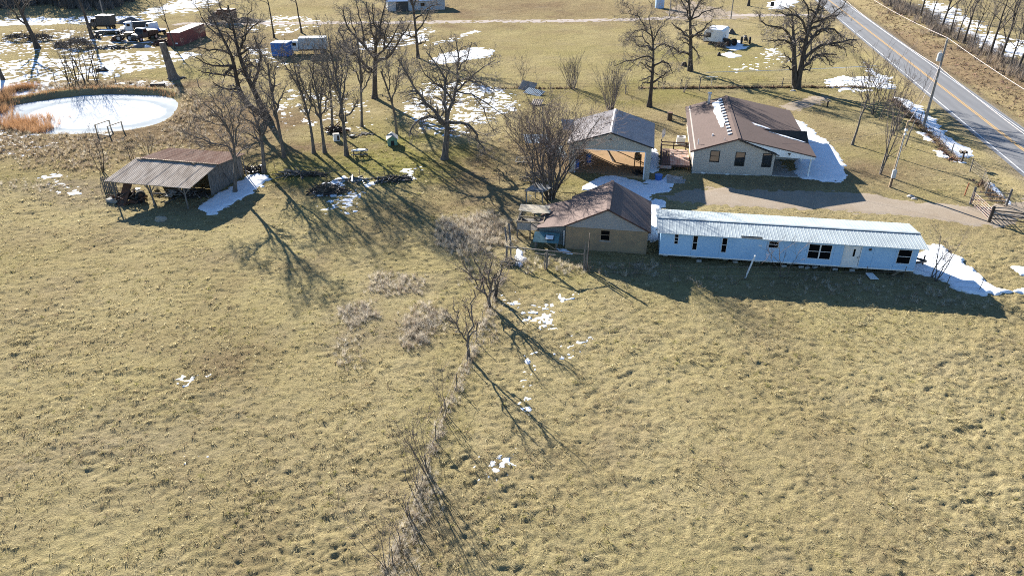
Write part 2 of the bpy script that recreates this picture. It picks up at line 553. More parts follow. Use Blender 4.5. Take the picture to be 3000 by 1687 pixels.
def asphalt_mat():
    m, nt, p, out = node_mat('worn_asphalt')
    v = coords(nt)
    sep = nd(nt, 'SeparateXYZ'); nt.links.new(v, sep.inputs[0])
    wv = nd(nt, 'Math', operation='MULTIPLY'); wv.inputs[1].default_value = 2 * math.pi / 1.6
    nt.links.new(sep.outputs[0], wv.inputs[0])
    sn = nd(nt, 'Math', operation='SINE'); nt.links.new(wv.outputs[0], sn.inputs[0])
    tr = nd(nt, 'Math', operation='MULTIPLY_ADD'); tr.inputs[1].default_value = 0.28; tr.inputs[2].default_value = 0.35
    nt.links.new(sn.outputs[0], tr.inputs[0])
    col = mixc(nt, tr.outputs[0], (0.155, 0.155, 0.16), (0.215, 0.213, 0.215))
    f = ramp(nt, noise(nt, coords(nt, 'Object', (1, 0.12, 1)), 0.9, 6, 0.7), [(0.35, 0), (0.7, 1)])
    f_ = nd(nt, 'Math', operation='MULTIPLY'); f_.inputs[1].default_value = 0.6
    nt.links.new(f, f_.inputs[0])
    col = mixc(nt, f_.outputs[0], col, (0.12, 0.12, 0.125))
    nt.links.new(col, p.inputs['Base Color'])
    p.inputs['Roughness'].default_value = 0.8
    bump(nt, p, noise(nt, v, 25, 3, 0.8), 0.4, 0.01)
    return m


M['asphalt'] = asphalt_mat()


def worn_line(name, c):
    m, nt, p, out = node_mat(name)
    v = coords(nt)
    f = ramp(nt, noise(nt, v, 2.2, 5, 0.75), [(0.5, 0), (0.75, 1)])
    nt.links.new(mixc(nt, f, c, (0.26, 0.25, 0.24)), p.inputs['Base Color'])
    p.inputs['Roughness'].default_value = 0.8
    return m


M['line_white'] = worn_line('worn_white_line', (0.62, 0.62, 0.62))
M['line_yellow'] = worn_line('worn_yellow_line', (0.60, 0.33, 0.06))


def ground_mat():
    m, nt, p, out = node_mat('winter_pasture')
    v = coords(nt)
    at_ = nd(nt, 'Attribute', attribute_name='tint')
    sep = nd(nt, 'SeparateColor'); nt.links.new(at_.outputs['Color'], sep.inputs[0])
    n_big = ramp(nt, noise(nt, v, 0.09, 4, 0.6), [(0.35, 0), (0.65, 1)])
    n_mid = ramp(nt, noise(nt, v, 0.9, 5, 0.65), [(0.38, 0), (0.64, 1)])
    n_fine = ramp(nt, noise(nt, coords(nt, 'Object', (1, 1.4, 1)), 7.5, 5, 0.8), [(0.36, 0), (0.64, 1)])
    straw = mixc(nt, n_big, (0.475, 0.400, 0.218), (0.375, 0.308, 0.160))
    green = mixc(nt, n_mid, (0.225, 0.225, 0.062), (0.30, 0.27, 0.095))
    brown = mixc(nt, n_mid, (0.265, 0.195, 0.120), (0.185, 0.135, 0.085))
    grey = mixc(nt, n_mid, (0.330, 0.275, 0.205), (0.245, 0.20, 0.15))
    g1 = nd(nt, 'Math', operation='MULTIPLY_ADD'); g1.inputs[1].default_value = 0.22; nt.links.new(n_mid, g1.inputs[0]); nt.links.new(sep.outputs[0], g1.inputs[2])
    g1.use_clamp = True
    col = mixc(nt, g1.outputs[0], straw, green)
    col = mixc(nt, sep.outputs[1], col, brown)
    col = mixc(nt, sep.outputs[2], col, grey)
    # thatch between the tussocks
    thatch = nd(nt, 'Math', operation='MULTIPLY'); thatch.inputs[1].default_value = 0.62
    nt.links.new(n_fine, thatch.inputs[0])
    col = mixc(nt, thatch.outputs[0], col, (0.17, 0.125, 0.07))
    nt.links.new(col, p.inputs['Base Color'])
    p.inputs['Roughness'].default_value = 1.0
    p.inputs['Specular IOR Level'].default_value = 0.0
    h = nd(nt, 'Math', operation='ADD')
    nt.links.new(noise(nt, coords(nt, 'Object', (1, 1.3, 1)), 4.5, 6, 0.75), h.inputs[0])
    nt.links.new(noise(nt, v, 14, 4, 0.8), h.inputs[1])
    bump(nt, p, h.outputs[0], 1.0, 0.13)
    return m


M['ground'] = ground_mat()


def grass_mat(name, c1, c2, c3, tr=0.5):
    m, nt, p, out = node_mat(name)
    oi = nd(nt, 'ObjectInfo')
    geo = nd(nt, 'NewGeometry')
    v = coords(nt, 'Object')
    f = ramp(nt, oi.outputs['Random'], [(0.0, 0), (1.0, 1)])
    f2 = ramp(nt, noise(nt, geo.outputs['Position'], 0.13, 3, 0.6), [(0.38, 0), (0.62, 1)])
    col = mixc(nt, f, c1, c2)
    fm = nd(nt, 'Math', operation='MULTIPLY'); fm.inputs[1].default_value = 0.5
    nt.links.new(f2, fm.inputs[0])
    col = mixc(nt, fm.outputs[0], col, c3)
    d = nd(nt, 'BsdfDiffuse'); t = nd(nt, 'BsdfTranslucent'); mx = nd(nt, 'MixShader')
    mx.inputs[0].default_value = tr
    nt.links.new(col, d.inputs[0]); nt.links.new(col, t.inputs[0])
    nt.links.new(d.outputs[0], mx.inputs[1]); nt.links.new(t.outputs[0], mx.inputs[2])
    nt.links.new(mx.outputs[0], out.inputs[0])
    nt.nodes.remove(p)
    return m


M['grass'] = grass_mat('dry_grass_blade', (0.66, 0.575, 0.36), (0.38, 0.315, 0.17), (0.50, 0.425, 0.24))
M['grass_green'] = grass_mat('green_grass_blade', (0.34, 0.32, 0.12), (0.41, 0.355, 0.16), (0.31, 0.295, 0.11))
M['reed'] = grass_mat('orange_dry_reed', (0.42, 0.235, 0.115), (0.31, 0.17, 0.085), (0.38, 0.25, 0.15), .4)
M['weed'] = grass_mat('bleached_dead_weed', (0.60, 0.54, 0.44), (0.46, 0.40, 0.32), (0.52, 0.46, 0.36), .4)
M['shrub_dry'] = grass_mat('dry_weed_stem', (0.36, 0.29, 0.22), (0.27, 0.21, 0.155), (0.32, 0.25, 0.185), .35)
M['grass_brown'] = grass_mat('brown_grass_blade', (0.36, 0.285, 0.18), (0.24, 0.185, 0.115), (0.40, 0.325, 0.215))


# ------------------------------------------------------------------ object helpers
def tag(o, label=None, cat=None, group=None, kind=None):
    if label: o['label'] = label
    if cat: o['category'] = cat
    if group: o['group'] = group
    if kind: o['kind'] = kind
    return o


def mesh_obj(name, me, mat, parent=None, loc=None, rz=0.0):
    o = bpy.data.objects.new(name, me)
    COL.objects.link(o)
    if mat is not None and not me.materials:
        me.materials.append(M[mat] if isinstance(mat, str) else mat)
    if parent is not None: o.parent = parent
    if loc is not None: o.location = loc
    o.rotation_euler = (0, 0, rz)
    return o


def np_mesh(name, V, F, smooth=False):
    """V (n,3) array, F (m,k) array with k = 3 or 4"""
    me = bpy.data.meshes.new(name)
    V = np.asarray(V, np.float32); F = np.asarray(F, np.int32)
    k = F.shape[1]
    me.vertices.add(len(V)); me.vertices.foreach_set('co', V.ravel())
    me.loops.add(F.size); me.loops.foreach_set('vertex_index', F.ravel())
    me.polygons.add(len(F))
    me.polygons.foreach_set('loop_start', np.arange(0, F.size, k, dtype=np.int32))
    me.polygons.foreach_set('loop_total', np.full(len(F), k, np.int32))
    if smooth: me.polygons.foreach_set('use_smooth', np.ones(len(F), bool))
    me.update(calc_edges=True)
    me.validate()
    return me


class MB:
    def __init__(self):
        self.v, self.f = [], []

    def add(self, vs_, fs):
        n = len(self.v)
        self.v += [tuple(q) for q in vs_]
        self.f += [tuple(i + n for i in q) for q in fs]
        return self

    def box(self, c, s, rz=0.0, ry=0.0, rx=0.0):
        mt = Matrix.Rotation(rz, 4, 'Z') @ Matrix.Rotation(ry, 4, 'Y') @ Matrix.Rotation(rx, 4, 'X')
        vs_ = []
        for dx in (-.5, .5):
            for dy in (-.5, .5):
                for dz in (-.5, .5):
                    q = mt @ Vector((dx * s[0], dy * s[1], dz * s[2]))
                    vs_.append((q.x + c[0], q.y + c[1], q.z + c[2]))
        return self.add(vs_, [(0, 1, 3, 2), (4, 6, 7, 5), (0, 4, 5, 1), (2, 3, 7, 6), (0, 2, 6, 4), (1, 5, 7, 3)])

    def bb(self, x0, x1, y0, y1, z0, z1):
        return self.box(((x0 + x1) / 2, (y0 + y1) / 2, (z0 + z1) / 2), (x1 - x0, y1 - y0, z1 - z0))

    def bar(self, a, b, r, n=6, r2=None):
        a, b = Vector(a), Vector(b)
        d = (b - a).normalized()
        u = d.cross(Vector((0, 0, 1)) if abs(d.z) < .9 else Vector((1, 0, 0))).normalized()
        w = d.cross(u)
        r2 = r if r2 is None else r2
        vs_ = []
        for p_, rr in ((a, r), (b, r2)):
            for k in range(n):
                t = 2 * math.pi * k / n
                q = p_ + u * (rr * math.cos(t)) + w * (rr * math.sin(t))
                vs_.append(tuple(q))
        fs = [(k, (k + 1) % n, n + (k + 1) % n, n + k) for k in range(n)]
        fs += [tuple(range(n - 1, -1, -1)), tuple(range(n, 2 * n))]
        return self.add(vs_, fs)

    def beam(self, a, b, w, h):
        """rectangular bar from a to b"""
        a, b = Vector(a), Vector(b)
        d = (b - a).normalized()
        u = d.cross(Vector((0, 0, 1)) if abs(d.z) < .95 else Vector((1, 0, 0))).normalized()
        t = d.cross(u)
        vs_ = [tuple(p_ + u * (sx * w / 2) + t * (sz * h / 2)) for p_ in (a, b) for sx, sz in ((-1, -1), (1, -1), (1, 1), (-1, 1))]
        return self.add(vs_, [(0, 1, 5, 4), (1, 2, 6, 5), (2, 3, 7, 6), (3, 0, 4, 7), (3, 2, 1, 0), (4, 5, 6, 7)])

    def slab(self, P, t):
        """polygon P (list of 3D points) thickened straight down by t"""
        n = len(P)
        vs_ = list(P) + [(q[0], q[1], q[2] - t) for q in P]
        fs = [tuple(range(n)), tuple(range(2 * n - 1, n - 1, -1))]
        fs += [(k, n + k, n + (k + 1) % n, (k + 1) % n) for k in range(n)]
        return self.add(vs_, fs)

    def extrude(self, P, d):
        """polygon P thickened by vector d"""
        n = len(P)
        vs_ = [tuple(q) for q in P] + [(q[0] + d[0], q[1] + d[1], q[2] + d[2]) for q in P]
        fs = [tuple(range(n)), tuple(range(2 * n - 1, n - 1, -1))]
        fs += [(k, n + k, n + (k + 1) % n, (k + 1) % n) for k in range(n)]
        return self.add(vs_, fs)

    def mesh(self, name):
        me = bpy.data.meshes.new(name)
        me.from_pydata(self.v, [], self.f)
        bm = bmesh.new(); bm.from_mesh(me)
        bmesh.ops.recalc_face_normals(bm, faces=bm.faces)
        bm.to_mesh(me); bm.free()
        return me

    def build(self, name, mat, parent=None, loc=None, rz=0.0, bevel=0.0):
        o = mesh_obj(name, self.mesh(name), mat, parent, loc, rz)
        if bevel:
            b = o.modifiers.new('bevel', 'BEVEL'); b.width = bevel; b.segments = 1; b.limit_method = 'ANGLE'
        return o


def empty(name, label, cat, loc, rz=0.0, group=None):
    o = bpy.data.objects.new(name, None)
    o.empty_display_size = 0.3
    COL.objects.link(o)
    o.location = loc
    o.rotation_euler = (0, 0, rz)
    return tag(o, label, cat, group)


def ground_pt(z, x, y):
    X, Y = gp(z, x, y)
    return (X, Y, b1(X, Y))


ORD = ['first', 'second', 'third', 'fourth', 'fifth', 'sixth', 'seventh', 'eighth', 'ninth', 'tenth', 'eleventh', 'twelfth', 'thirteenth', 'fourteenth', 'fifteenth', 'sixteenth', 'seventeenth', 'eighteenth', 'nineteenth', 'twentieth']

# ------------------------------------------------------------------ ground: one sheet to the horizon
SNOW = []          # (name, label, polygon, cover, edge)


def snow(label, cover, P, edge=0.6):
    SNOW.append((label, P, cover, edge))


snow('smooth blue-shaded snow patch beside the house porch', 1.0, poly('D', (1995, 298), (2025, 310), (2055, 343), (2078, 350), (2098, 378), (2124, 420), (2126, 462), (2085, 463), (2030, 458), (1995, 452), (2004, 400), (1990, 330)), 0.5)
snow('snow patch off the right end of the white trailer', 1.0, poly('D', (2328, 618), (2365, 620), (2422, 655), (2458, 690), (2510, 727), (2590, 732), (2590, 743), (2500, 741), (2430, 740), (2380, 714), (2350, 698), (2296, 688), (2300, 655)), 0.45)
snow('shaded snow patch along the board wall of the open shed', 0.97, poly('E', (2440, 420), (2570, 455), (2500, 505), (2400, 592), (2200, 700), (2050, 795), (1940, 805), (1870, 750), (1930, 700), (2000, 630), (2140, 570), (2300, 450)), 0.5)
snow('broken snow between the tan garage and the brown cottage', 0.93, poly('F', (810, 420), (950, 320), (1100, 245), (1250, 228), (1400, 255), (1550, 300), (1600, 255), (1700, 265), (1860, 228), (1890, 330), (1790, 425), (1650, 450), (1640, 540), (1500, 520), (1300, 420), (1000, 420)), 0.5)
snow('snow strip between the brown cottage and the white trailer', 0.97, poly('F', (1600, 500), (1780, 525), (1790, 600), (1720, 640), (1730, 980), (1585, 975), (1600, 800)), 0.4)
snow('small snow patch beside the red deck', 0.97, poly('G', (20, 780), (115, 820), (145, 1000), (70, 1085), (0, 1060)), 0.4)
snow('narrow snow streak inside the rail pen', 0.95, poly('F', (130, 1060), (195, 1090), (225, 1180), (180, 1270), (120, 1240), (100, 1150)), 0.3)
snow('snow scraps at the foot of the brown cottage wall', 0.9, poly('F', (570, 1060), (700, 1055), (760, 1090), (740, 1125), (640, 1110), (570, 1090)), 0.25)
snow('melting snow specks in the field by the fence row tree', 0.66, poly('L', (770, 700), (900, 740), (1050, 790), (1200, 850), (1430, 790), (1620, 760), (1480, 850), (1430, 1000), (1360, 1120), (1180, 1120), (1000, 1010), (860, 930), (800, 840)), 0.8)
snow('small snow specks in the open field right of the row', 0.60, poly('L', (1520, 1130), (1670, 1180), (1710, 1300), (1600, 1390), (1480, 1449), (1300, 1420), (1340, 1350), (1490, 1300)), 0.7)
snow('thin trail of snow specks down the field', 0.60, poly('M', (1205, -40), (1290, -30), (1280, 120), (1265, 300), (1280, 430), (1240, 420), (1215, 250), (1200, 100)), 0.5)
snow('snow specks low in the field below the row shadows', 0.52, poly('M', (900, 650), (1150, 560), (1190, 640), (1060, 800), (900, 870), (860, 820)), 0.8)
snow('tiny snow specks in the left field', 0.52, poly('D', (440, 955), (470, 940), (530, 930), (525, 950), (470, 968)), 0.4)
snow('tiny snow specks lower in the left field', 0.48, poly('D', (440, 1150), (520, 1125), (545, 1145), (480, 1195), (430, 1200)), 0.6)
snow('snow pocket around the brush heap by the wire fence', 0.92, poly('K', (690, 920), (820, 810), (980, 765), (1070, 740), (1070, 860), (960, 955), (750, 955)), 0.5)
snow('melting snow scatter below the brush heap', 0.62, poly('K', (740, 1040), (1000, 960), (1150, 890), (1290, 790), (1420, 790), (1260, 890), (1170, 1090), (980, 1120), (750, 1100)), 0.9)
snow('snow scraps beside the dark log heap', 0.62, poly('K', (1610, 690), (1780, 630), (1880, 680), (1750, 790), (1650, 790)), 0.7)
snow('snowy ground spread behind the big oak', 0.70, poly('D', (1035, 255), (1080, 213), (1180, 203), (1275, 223), (1298, 258), (1270, 300), (1200, 330), (1120, 348), (1060, 335), (1025, 300)), 2.2)
snow('thin snow mottling in the grove left of the oak', 0.42, poly('D', (730, 225), (900, 235), (950, 300), (900, 335), (800, 345), (700, 320), (690, 260)), 2.5)
snow('snow drift in the far field behind the oak', 0.86, poly('D', (1080, 152), (1110, 138), (1190, 120), (1248, 127), (1232, 144), (1150, 157), (1095, 168)), 1.2)
snow('streaks of snow in wheel tracks on the far field', 0.72, poly('D', (1065, 113), (1130, 98), (1200, 74), (1205, 80), (1140, 104), (1070, 120)), 0.6)
snow('snow drift under the far grove trees', 0.72, poly('D', (900, 110), (1060, 68), (1088, 75), (1060, 107), (1000, 122), (910, 128)), 2.0)
snow('wide snowy yard in front of the old trucks', 0.76, poly('D', (-30, 152), (120, 150), (300, 128), (420, 128), (490, 140), (440, 162), (330, 187), (290, 206), (200, 208), (100, 203), (-30, 216)), 3.0)
snow('patchy snow around the old trucks', 0.60, poly('D', (-30, 88), (130, 68), (400, 96), (430, 116), (300, 130), (100, 142), (-30, 142)), 3.0)
snow('long bright snow drift along the far wood', 0.80, poly('D', (-30, 44), (180, 44), (330, 38), (460, -5), (580, -5), (480, 30), (330, 60), (150, 66), (-30, 66)), 3.5)
snow('snow patch between the dead trunk and the pond bank', 0.74, poly('D', (300, 207), (430, 203), (455, 214), (420, 222), (290, 218)), 1.2)
snow('snow apron on the left bank of the pond', 0.84, poly('D', (-30, 205), (110, 209), (180, 211), (100, 236), (20, 247), (-30, 262)), 1.4)
snow('thin snow among weeds below the pond', 0.50, poly('D', (-30, 330), (120, 335), (160, 370), (60, 400), (-30, 395)), 2.0)
snow('snow scraps in the grass left of the open shed', 0.60, poly('E', (400, 420), (520, 380), (640, 400), (760, 540), (700, 620), (580, 620), (430, 520)), 0.9)
snow('far pale snow behind the blue bin', 0.66, poly('D', (600, 58), (720, 38), (840, 60), (720, 84), (620, 76)), 3.0)
snow('snow strips around the blue bin', 0.62, poly('D', (615, 108), (665, 118), (705, 150), (760, 165), (700, 172), (620, 152)), 1.5)
snow('snow along the yard fence beside the highway', 0.85, poly('R', (1225, 515), (1290, 555), (1400, 615), (1495, 690), (1560, 722), (1400, 752), (1290, 772), (1000, 772), (870, 692), (1000, 650), (1290, 640)), 1.0)
snow('snow bank in the highway ditch', 0.95, poly('R', (1485, 818), (1590, 815), (1705, 885), (1785, 945), (1905, 1065), (1915, 1105), (2035, 1188), (2185, 1280), (2060, 1330), (2110, 1372), (2035, 1365), (1850, 1205), (1700, 1060), (1590, 930)), 0.6)
snow('small snow patch inside the roadside fence', 0.95, poly('R', (1680, 1108), (1765, 1118), (1860, 1222), (1750, 1175)), 0.5)
snow('second small snow patch inside the roadside fence', 0.95, poly('R', (1815, 1268), (1900, 1258), (1980, 1352), (1865, 1315)), 0.5)
snow('snow strip behind the rusty gate', 0.95, poly('I', (1585, 750), (1700, 768), (1810, 870), (1925, 980), (1905, 1045), (1800, 945), (1645, 825)), 0.4)
snow('snow scrap at the right edge above the field', 0.95, poly('N', (1990, 632), (2300, 640), (2300, 790), (2140, 750)), 0.4)
snow('blue shaded snow in front of the camper', 0.93, poly('R', (130, 338), (200, 348), (272, 410), (150, 428), (60, 402)), 0.8)
snow('snow drift below the camper', 0.9, poly('R', (20, 462), (100, 438), (215, 470), (120, 492)), 0.8)
snow('snow specks on the far lawn', 0.50, poly('R', (0, 590), (150, 555), (300, 535), (420, 380), (520, 400), (560, 500), (350, 600), (200, 625), (20, 612)), 2.0)
snow('bright snow patch at the far field entrance', 0.92, poly('R', (415, 35), (520, -10), (700, 10), (640, 60), (560, 82), (450, 75)), 1.5)
snow('wide snow field beyond the highway trees', 0.80, poly('R', (1720, 20), (1900, 60), (2150, 180), (2320, 290), (2650, 420), (2650, 520), (2340, 505), (2080, 385), (1850, 235), (1700, 130)), 2.5)


def build_ground():
    ys, y = [], 12.0
    while y < 300:
        ys.append(y)
        y += (0.05 + 0.0022 * y) if y < 70 else (0.0045 * y - 0.11)
    while y < 6000:
        ys.append(y)
        y *= 1.12
    ys = [-5000, -1500, -400, -100, -30, -8, 2, 8] + ys
    ys = np.array(ys)
    n = 600
    s = np.linspace(-1, 1, n)
    off = np.array([3, 10, 30, 90, 300, 1000, 3500, 6000.])
    hw = np.clip(ys, 12, 420) * 0.84 + 14
    X = np.concatenate([-(hw[:, None] + off[::-1][None]), s[None] * hw[:, None], hw[:, None] + off[None]], 1)
    Y = np.repeat(ys[:, None], X.shape[1], 1)
    # jitter the tessellation
    rng = np.random.default_rng(3)
    jx = (rng.random(X.shape) - .5) * 0.05 * np.clip(Y, 0, 60) / 60
    X = X + jx
    Z = land(X, Y)
    nr, nc = X.shape
    V = np.stack([X, Y, Z], -1).reshape(-1, 3)
    i = np.arange(nr * nc).reshape(nr, nc)
    F = np.stack([i[:-1, :-1], i[:-1, 1:], i[1:, 1:], i[1:, :-1]], -1).reshape(-1, 4)
    me = np_mesh('ground', V, F, True)
    x, y = V[:, 0].astype(float), V[:, 1].astype(float)
    T = tints(x, y)
    a = me.color_attributes.new('tint', 'FLOAT_COLOR', 'POINT')
    a.data.foreach_set('color', np.concatenate([T, np.ones((len(T), 1))], 1).astype(np.float32).ravel())
    o = mesh_obj('ground', me, 'ground')
    tag(o, kind='structure')


BLOBS = [  # view, x, y, radius x, radius y (m), channel, amount
    ('D', 920, 400, 15, 8, 0, 1.0), ('D', 1060, 420, 11, 6, 0, .8), ('D', 740, 440, 7, 5, 0, .7), ('D', 880, 330, 12, 8, 0, .5), ('D', 1290, 120, 60, 40, 0, .22),
    ('D', 1500, 235, 18, 6, 0, .5), ('D', 1850, 150, 25, 18, 0, .40), ('D', 2220, 390, 6, 7, 0, .45), ('D', 2320, 480, 6, 4, 0, .35),
    ('D', 1400, 460, 5, 4, 0, .8), ('D', 1130, 960, 2.5, 12, 0, .35), ('D', 1480, 700, 10, 4, 0, .30), ('D', 60, 440, 8, 6, 0, .4),
    ('D', 1080, 520, 12, 8, 0, .35), ('D', 1750, 250, 16, 6, 0, .35), ('D', 2250, 260, 8, 20, 0, .3), ('D', 2100, 220, 14, 6, 0, .3),
    ('D', 350, 150, 20, 12, 0, .35), ('D', 500, 180, 10, 8, 0, .35),
    ('D', 330, 390, 26, 7, 1, .7), ('D', 600, 330, 12, 12, 1, .6), ('D', 560, 250, 10, 12, 1, .5), ('D', 800, 290, 14, 10, 1, .35), ('D', 1250, 450, 8, 6, 1, .5), ('D', 1150, 500, 10, 5, 1, .3),
    ('D', 200, 345, 26, 6, 1, .75), ('D', 60, 310, 8, 14, 1, .5), ('D', 480, 300, 9, 10, 1, .65), ('D', 250, 215, 22, 4, 1, .9),
    ('D', 1390, 370, 7, 9, 1, .75), ('D', 1330, 420, 8, 6, 1, .45), ('D', 2380, 160, 7, 60, 1, .35), ('D', 2480, 180, 6, 40, 1, .6),
    ('D', 1250, 20, 40, 30, 1, .35), ('D', 1400, 25, 40, 22, 1, .3), ('D', 2200, 440, 8, 5, 1, .45), ('D', 1980, 470, 12, 3, 1, .25),
    ('D', 2120, 340, 5, 8, 1, .4), ('D', 1800, 260, 10, 5, 1, .25), ('D', 1680, 300, 6, 6, 1, .3),
    ('D', 950, 110, 25, 20, 1, .35), ('D', 400, 95, 40, 20, 1, .35), ('D', 1250, 1200, 4, 6, 1, .2),
    ('D', 1200, 590, 5, 4, 2, .7), ('D', 1060, 830, 3, 3, 2, .6), ('D', 890, 790, 3, 2.5, 2, .5), ('D', 1000, 720, 4, 2, 2, .5), ('D', 880, 860, 2.5, 2, 2, .5),
    ('D', 560, 920, 3, 3, 1, .45), ('D', 300, 1100, 8, 5, 2, .25), ('D', 700, 1200, 8, 5, 2, .2), ('D', 2300, 800, 12, 3, 0, .2), ('D', 330, 500, 9, 5, 2, .35),
    ('D', 1560, 1050, 3, 3, 1, .25), ('D', 1000, 1350, 3, 4, 1, .25), ('D', 120, 470, 7, 3, 2, .5),
]


def tints(x, y):
    T = np.zeros((len(x), 3))
    wob = (fbm(x, y, 5.0, 3, 61) - .5)
    for z, px_, py_, rx, ry, ch, am in BLOBS:
        cx, cy = gp(z, px_, py_)
        d = np.sqrt(((x - cx) / rx) ** 2 + ((y - cy) / ry) ** 2) + wob * 1.1
        T[:, ch] += am * np.clip(1.25 - d, 0, 1)
    ro = road_off(x, y)
    T[:, 1] += 0.3 * sstep(ROADW + .3, ROADW + 1.5, ro) * (1 - sstep(ROADW + 9, ROADW + 14, ro))
    T[:, 2] += 0.5 * np.exp(-((ro + .9) / .7) ** 2) + 0.6 * np.exp(-((ro - ROADW - .9) / .6) ** 2)
    yd = poly_sd(x, y, YARD)
    T[:, 0] += 0.12 * sstep(-2, 2, yd)
    T[:, 1] += 0.16 * sstep(-2, 2, yd) + 0.14 * sstep(90, 150, y)
    T[:, 0] += 0.45 * (fbm(x, y, 11, 3, 71) - 0.47)
    T[:, 1] += 0.55 * np.clip(fbm(x, y, 6, 3, 75) - 0.52, 0, 1) * 2
    T[:, 2] += 0.5 * np.clip(fbm(x, y, 4, 3, 79) - 0.56, 0, 1) * 2
    far = sstep(230, 400, y)
    T[:, 1] += far * .6
    return np.clip(T, 0, 1)


build_ground()


def sheet(name, P, mat, cover=1.0, edge=0.5, res=None, seed=0, kind='stuff', label=None, cat=None, solid=False):
    P = np.array(P)
    x0, y0 = P.min(0) - edge * 1.5
    x1, y1 = P.max(0) + edge * 1.5
    cy = max(25, (y0 + y1) / 2)
    res = res or (0.065 if cy < 60 else 0.02 + 0.0024 * cy)
    nx, ny = int((x1 - x0) / res) + 2, int((y1 - y0) / res) + 2
    X, Y = np.meshgrid(x0 + np.arange(nx) * res, y0 + np.arange(ny) * res)
    sd = poly_sd(X, Y, [tuple(q) for q in P])
    nz = fbm(X, Y, edge * 2.2, 3, 100 + seed) - .5
    soft = sstep(-edge, edge, sd + nz * edge * 1.8 + (fbm(X, Y, max(.5, 2 * res), 2, 120 + seed) - .5) * edge * 1.5)
    if solid:
        Z = base(X, Y) + 0.05 * (soft - 0.45)
        keep = soft > 0.30
    else:
        amp = np.maximum(relief_amp(X, Y), 0.10)
        Lc = float(np.interp(cover, (.4, .6, .75, .9, .97, 1.0), (-.07, -.03, .002, .05, .11, .16)))
        nf = max(0.0, min(1.0, (1.0 - cover) / .25))
        wl = max(.26, 2.0 * res)
        L = -0.22 + sstep(0, .9, soft) * (0.22 + Lc) + (fbm(X, Y, wl, 2, 140 + seed) - .5) * 0.34 * nf + (fbm(X, Y, 1.8, 2, 145 + seed) - .5) * 0.16 * nf + (fbm(X, Y, 7.0, 2, 150 + seed) - .5) * 0.12 * nf
        if cover < .9: L = np.minimum(L, -.01 + .05 * sstep(.6, .9, np.full_like(L, cover)) + .02 * (fbm(X, Y, .6, 2, 160 + seed) - .5))
        Z = base(X, Y) + amp * L + 0.012
        keep = (L > -0.14) & (soft > 0.04)
    i = np.arange(nx * ny).reshape(ny, nx)
    F = np.stack([i[:-1, :-1], i[:-1, 1:], i[1:, 1:], i[1:, :-1]], -1).reshape(-1, 4)
    k = keep.ravel()
    F = F[k[F].any(1)]
    used = np.unique(F)
    mp = np.zeros(nx * ny, int); mp[used] = np.arange(len(used))
    V = np.stack([X, Y, Z], -1).reshape(-1, 3)[used]
    me = np_mesh(name, V, mp[F], True)
    o = mesh_obj(name, me, mat)
    return tag(o, label, cat, kind=kind)


for k, (lab, P, cov, ed) in enumerate(SNOW):
    sheet('snow', P, 'snow', cov, ed, seed=k, label=lab, cat='snow')

sheet('driveway', DRIVE, 'gravel', edge=0.7, solid=True, res=0.25, kind='structure')
sheet('driveway_apron', APRON_ROAD, 'gravel', edge=0.5, solid=True, res=0.3, kind='structure')
fr = np.array(FARROAD_C)
FAR_P = [tuple(q) for q in fr + np.array((0, 1.7))] + [tuple(q) for q in (fr - np.array((0, 1.7)))[::-1]]
sheet('farm_track', FAR_P, 'gravel_far', edge=0.5, solid=True, res=0.5, kind='structure')
sheet('gravel_yard', poly('C', (1900, 200), (2000, 60), (2150, 20), (2576, 120), (2700, 190), (2300, 195)), 'gravel', edge=2.0, solid=True, res=0.6, kind='structure')
sheet('dirt_path', poly('R', (520, 900), (700, 840), (900, 800), (960, 830), (800, 880), (640, 930)), 'gravel', edge=0.9, solid=True, res=0.3, kind='structure')


def strip(name, mat, o0, o1, z, t0=-260.0, t1=900.0, kind='structure', n=90):
    """a band along the highway"""
    V, F = [], []
    for k in range(n + 1):
        t = t0 + (t1 - t0) * k / n
        for o in (o0, o1):
            V.append((o, t, z))
    for k in range(n):
        F.append((2 * k, 2 * k + 1, 2 * k + 3, 2 * k + 2))
    me = np_mesh(name, V, F)
    ob = mesh_obj(name, me, mat, None, (R0[0], R0[1], 0), -math.atan2(RD[0], RD[1]))
    return tag(ob, kind=kind) if kind else ob


road = strip('road', 'asphalt', -0.55, ROADW + 0.55, 0.045)
for nm, mt, a, b in (('edge_line', 'line_white', -0.06, 0.10), ('edge_line', 'line_white', ROADW - 0.10, ROADW + 0.06),
                     ('centre_line', 'line_yellow', ROADW / 2 - 0.20, ROADW / 2 - 0.07), ('centre_line', 'line_yellow', ROADW / 2 + 0.07, ROADW / 2 + 0.20)):
    o = strip(nm, mt, a, b, 0.006, kind=None)
    o.location = (0, 0, 0.045); o.rotation_euler = (0, 0, 0)
    o.parent = road


def build_pond():
    n, rings = 96, 24
    V, F = [], []
    c, s_ = math.cos(PROT), math.sin(PROT)
    for r in range(rings + 1):
        for k in range(n):
            th = 2 * math.pi * k / n
            sc = 1.06 * r / rings / (1 + 0.05 * math.sin(3 * th + 1) + 0.03 * math.sin(5 * th))
            a, b = PRX * sc * math.cos(th), PRY * sc * math.sin(th)
            V.append((a, b, 0.02 * math.sin(a * 1.3) * math.sin(b * 1.7)))
    for r in range(rings):
        for k in range(n):
            F.append((r * n + k, r * n + (k + 1) % n, (r + 1) * n + (k + 1) % n, (r + 1) * n + k))
    o = mesh_obj('pond_ice', np_mesh('pond_ice', V, F, True), 'ice', None, (PC[0], PC[1], -0.24), PROT)
    tag(o, kind='structure')


build_pond()


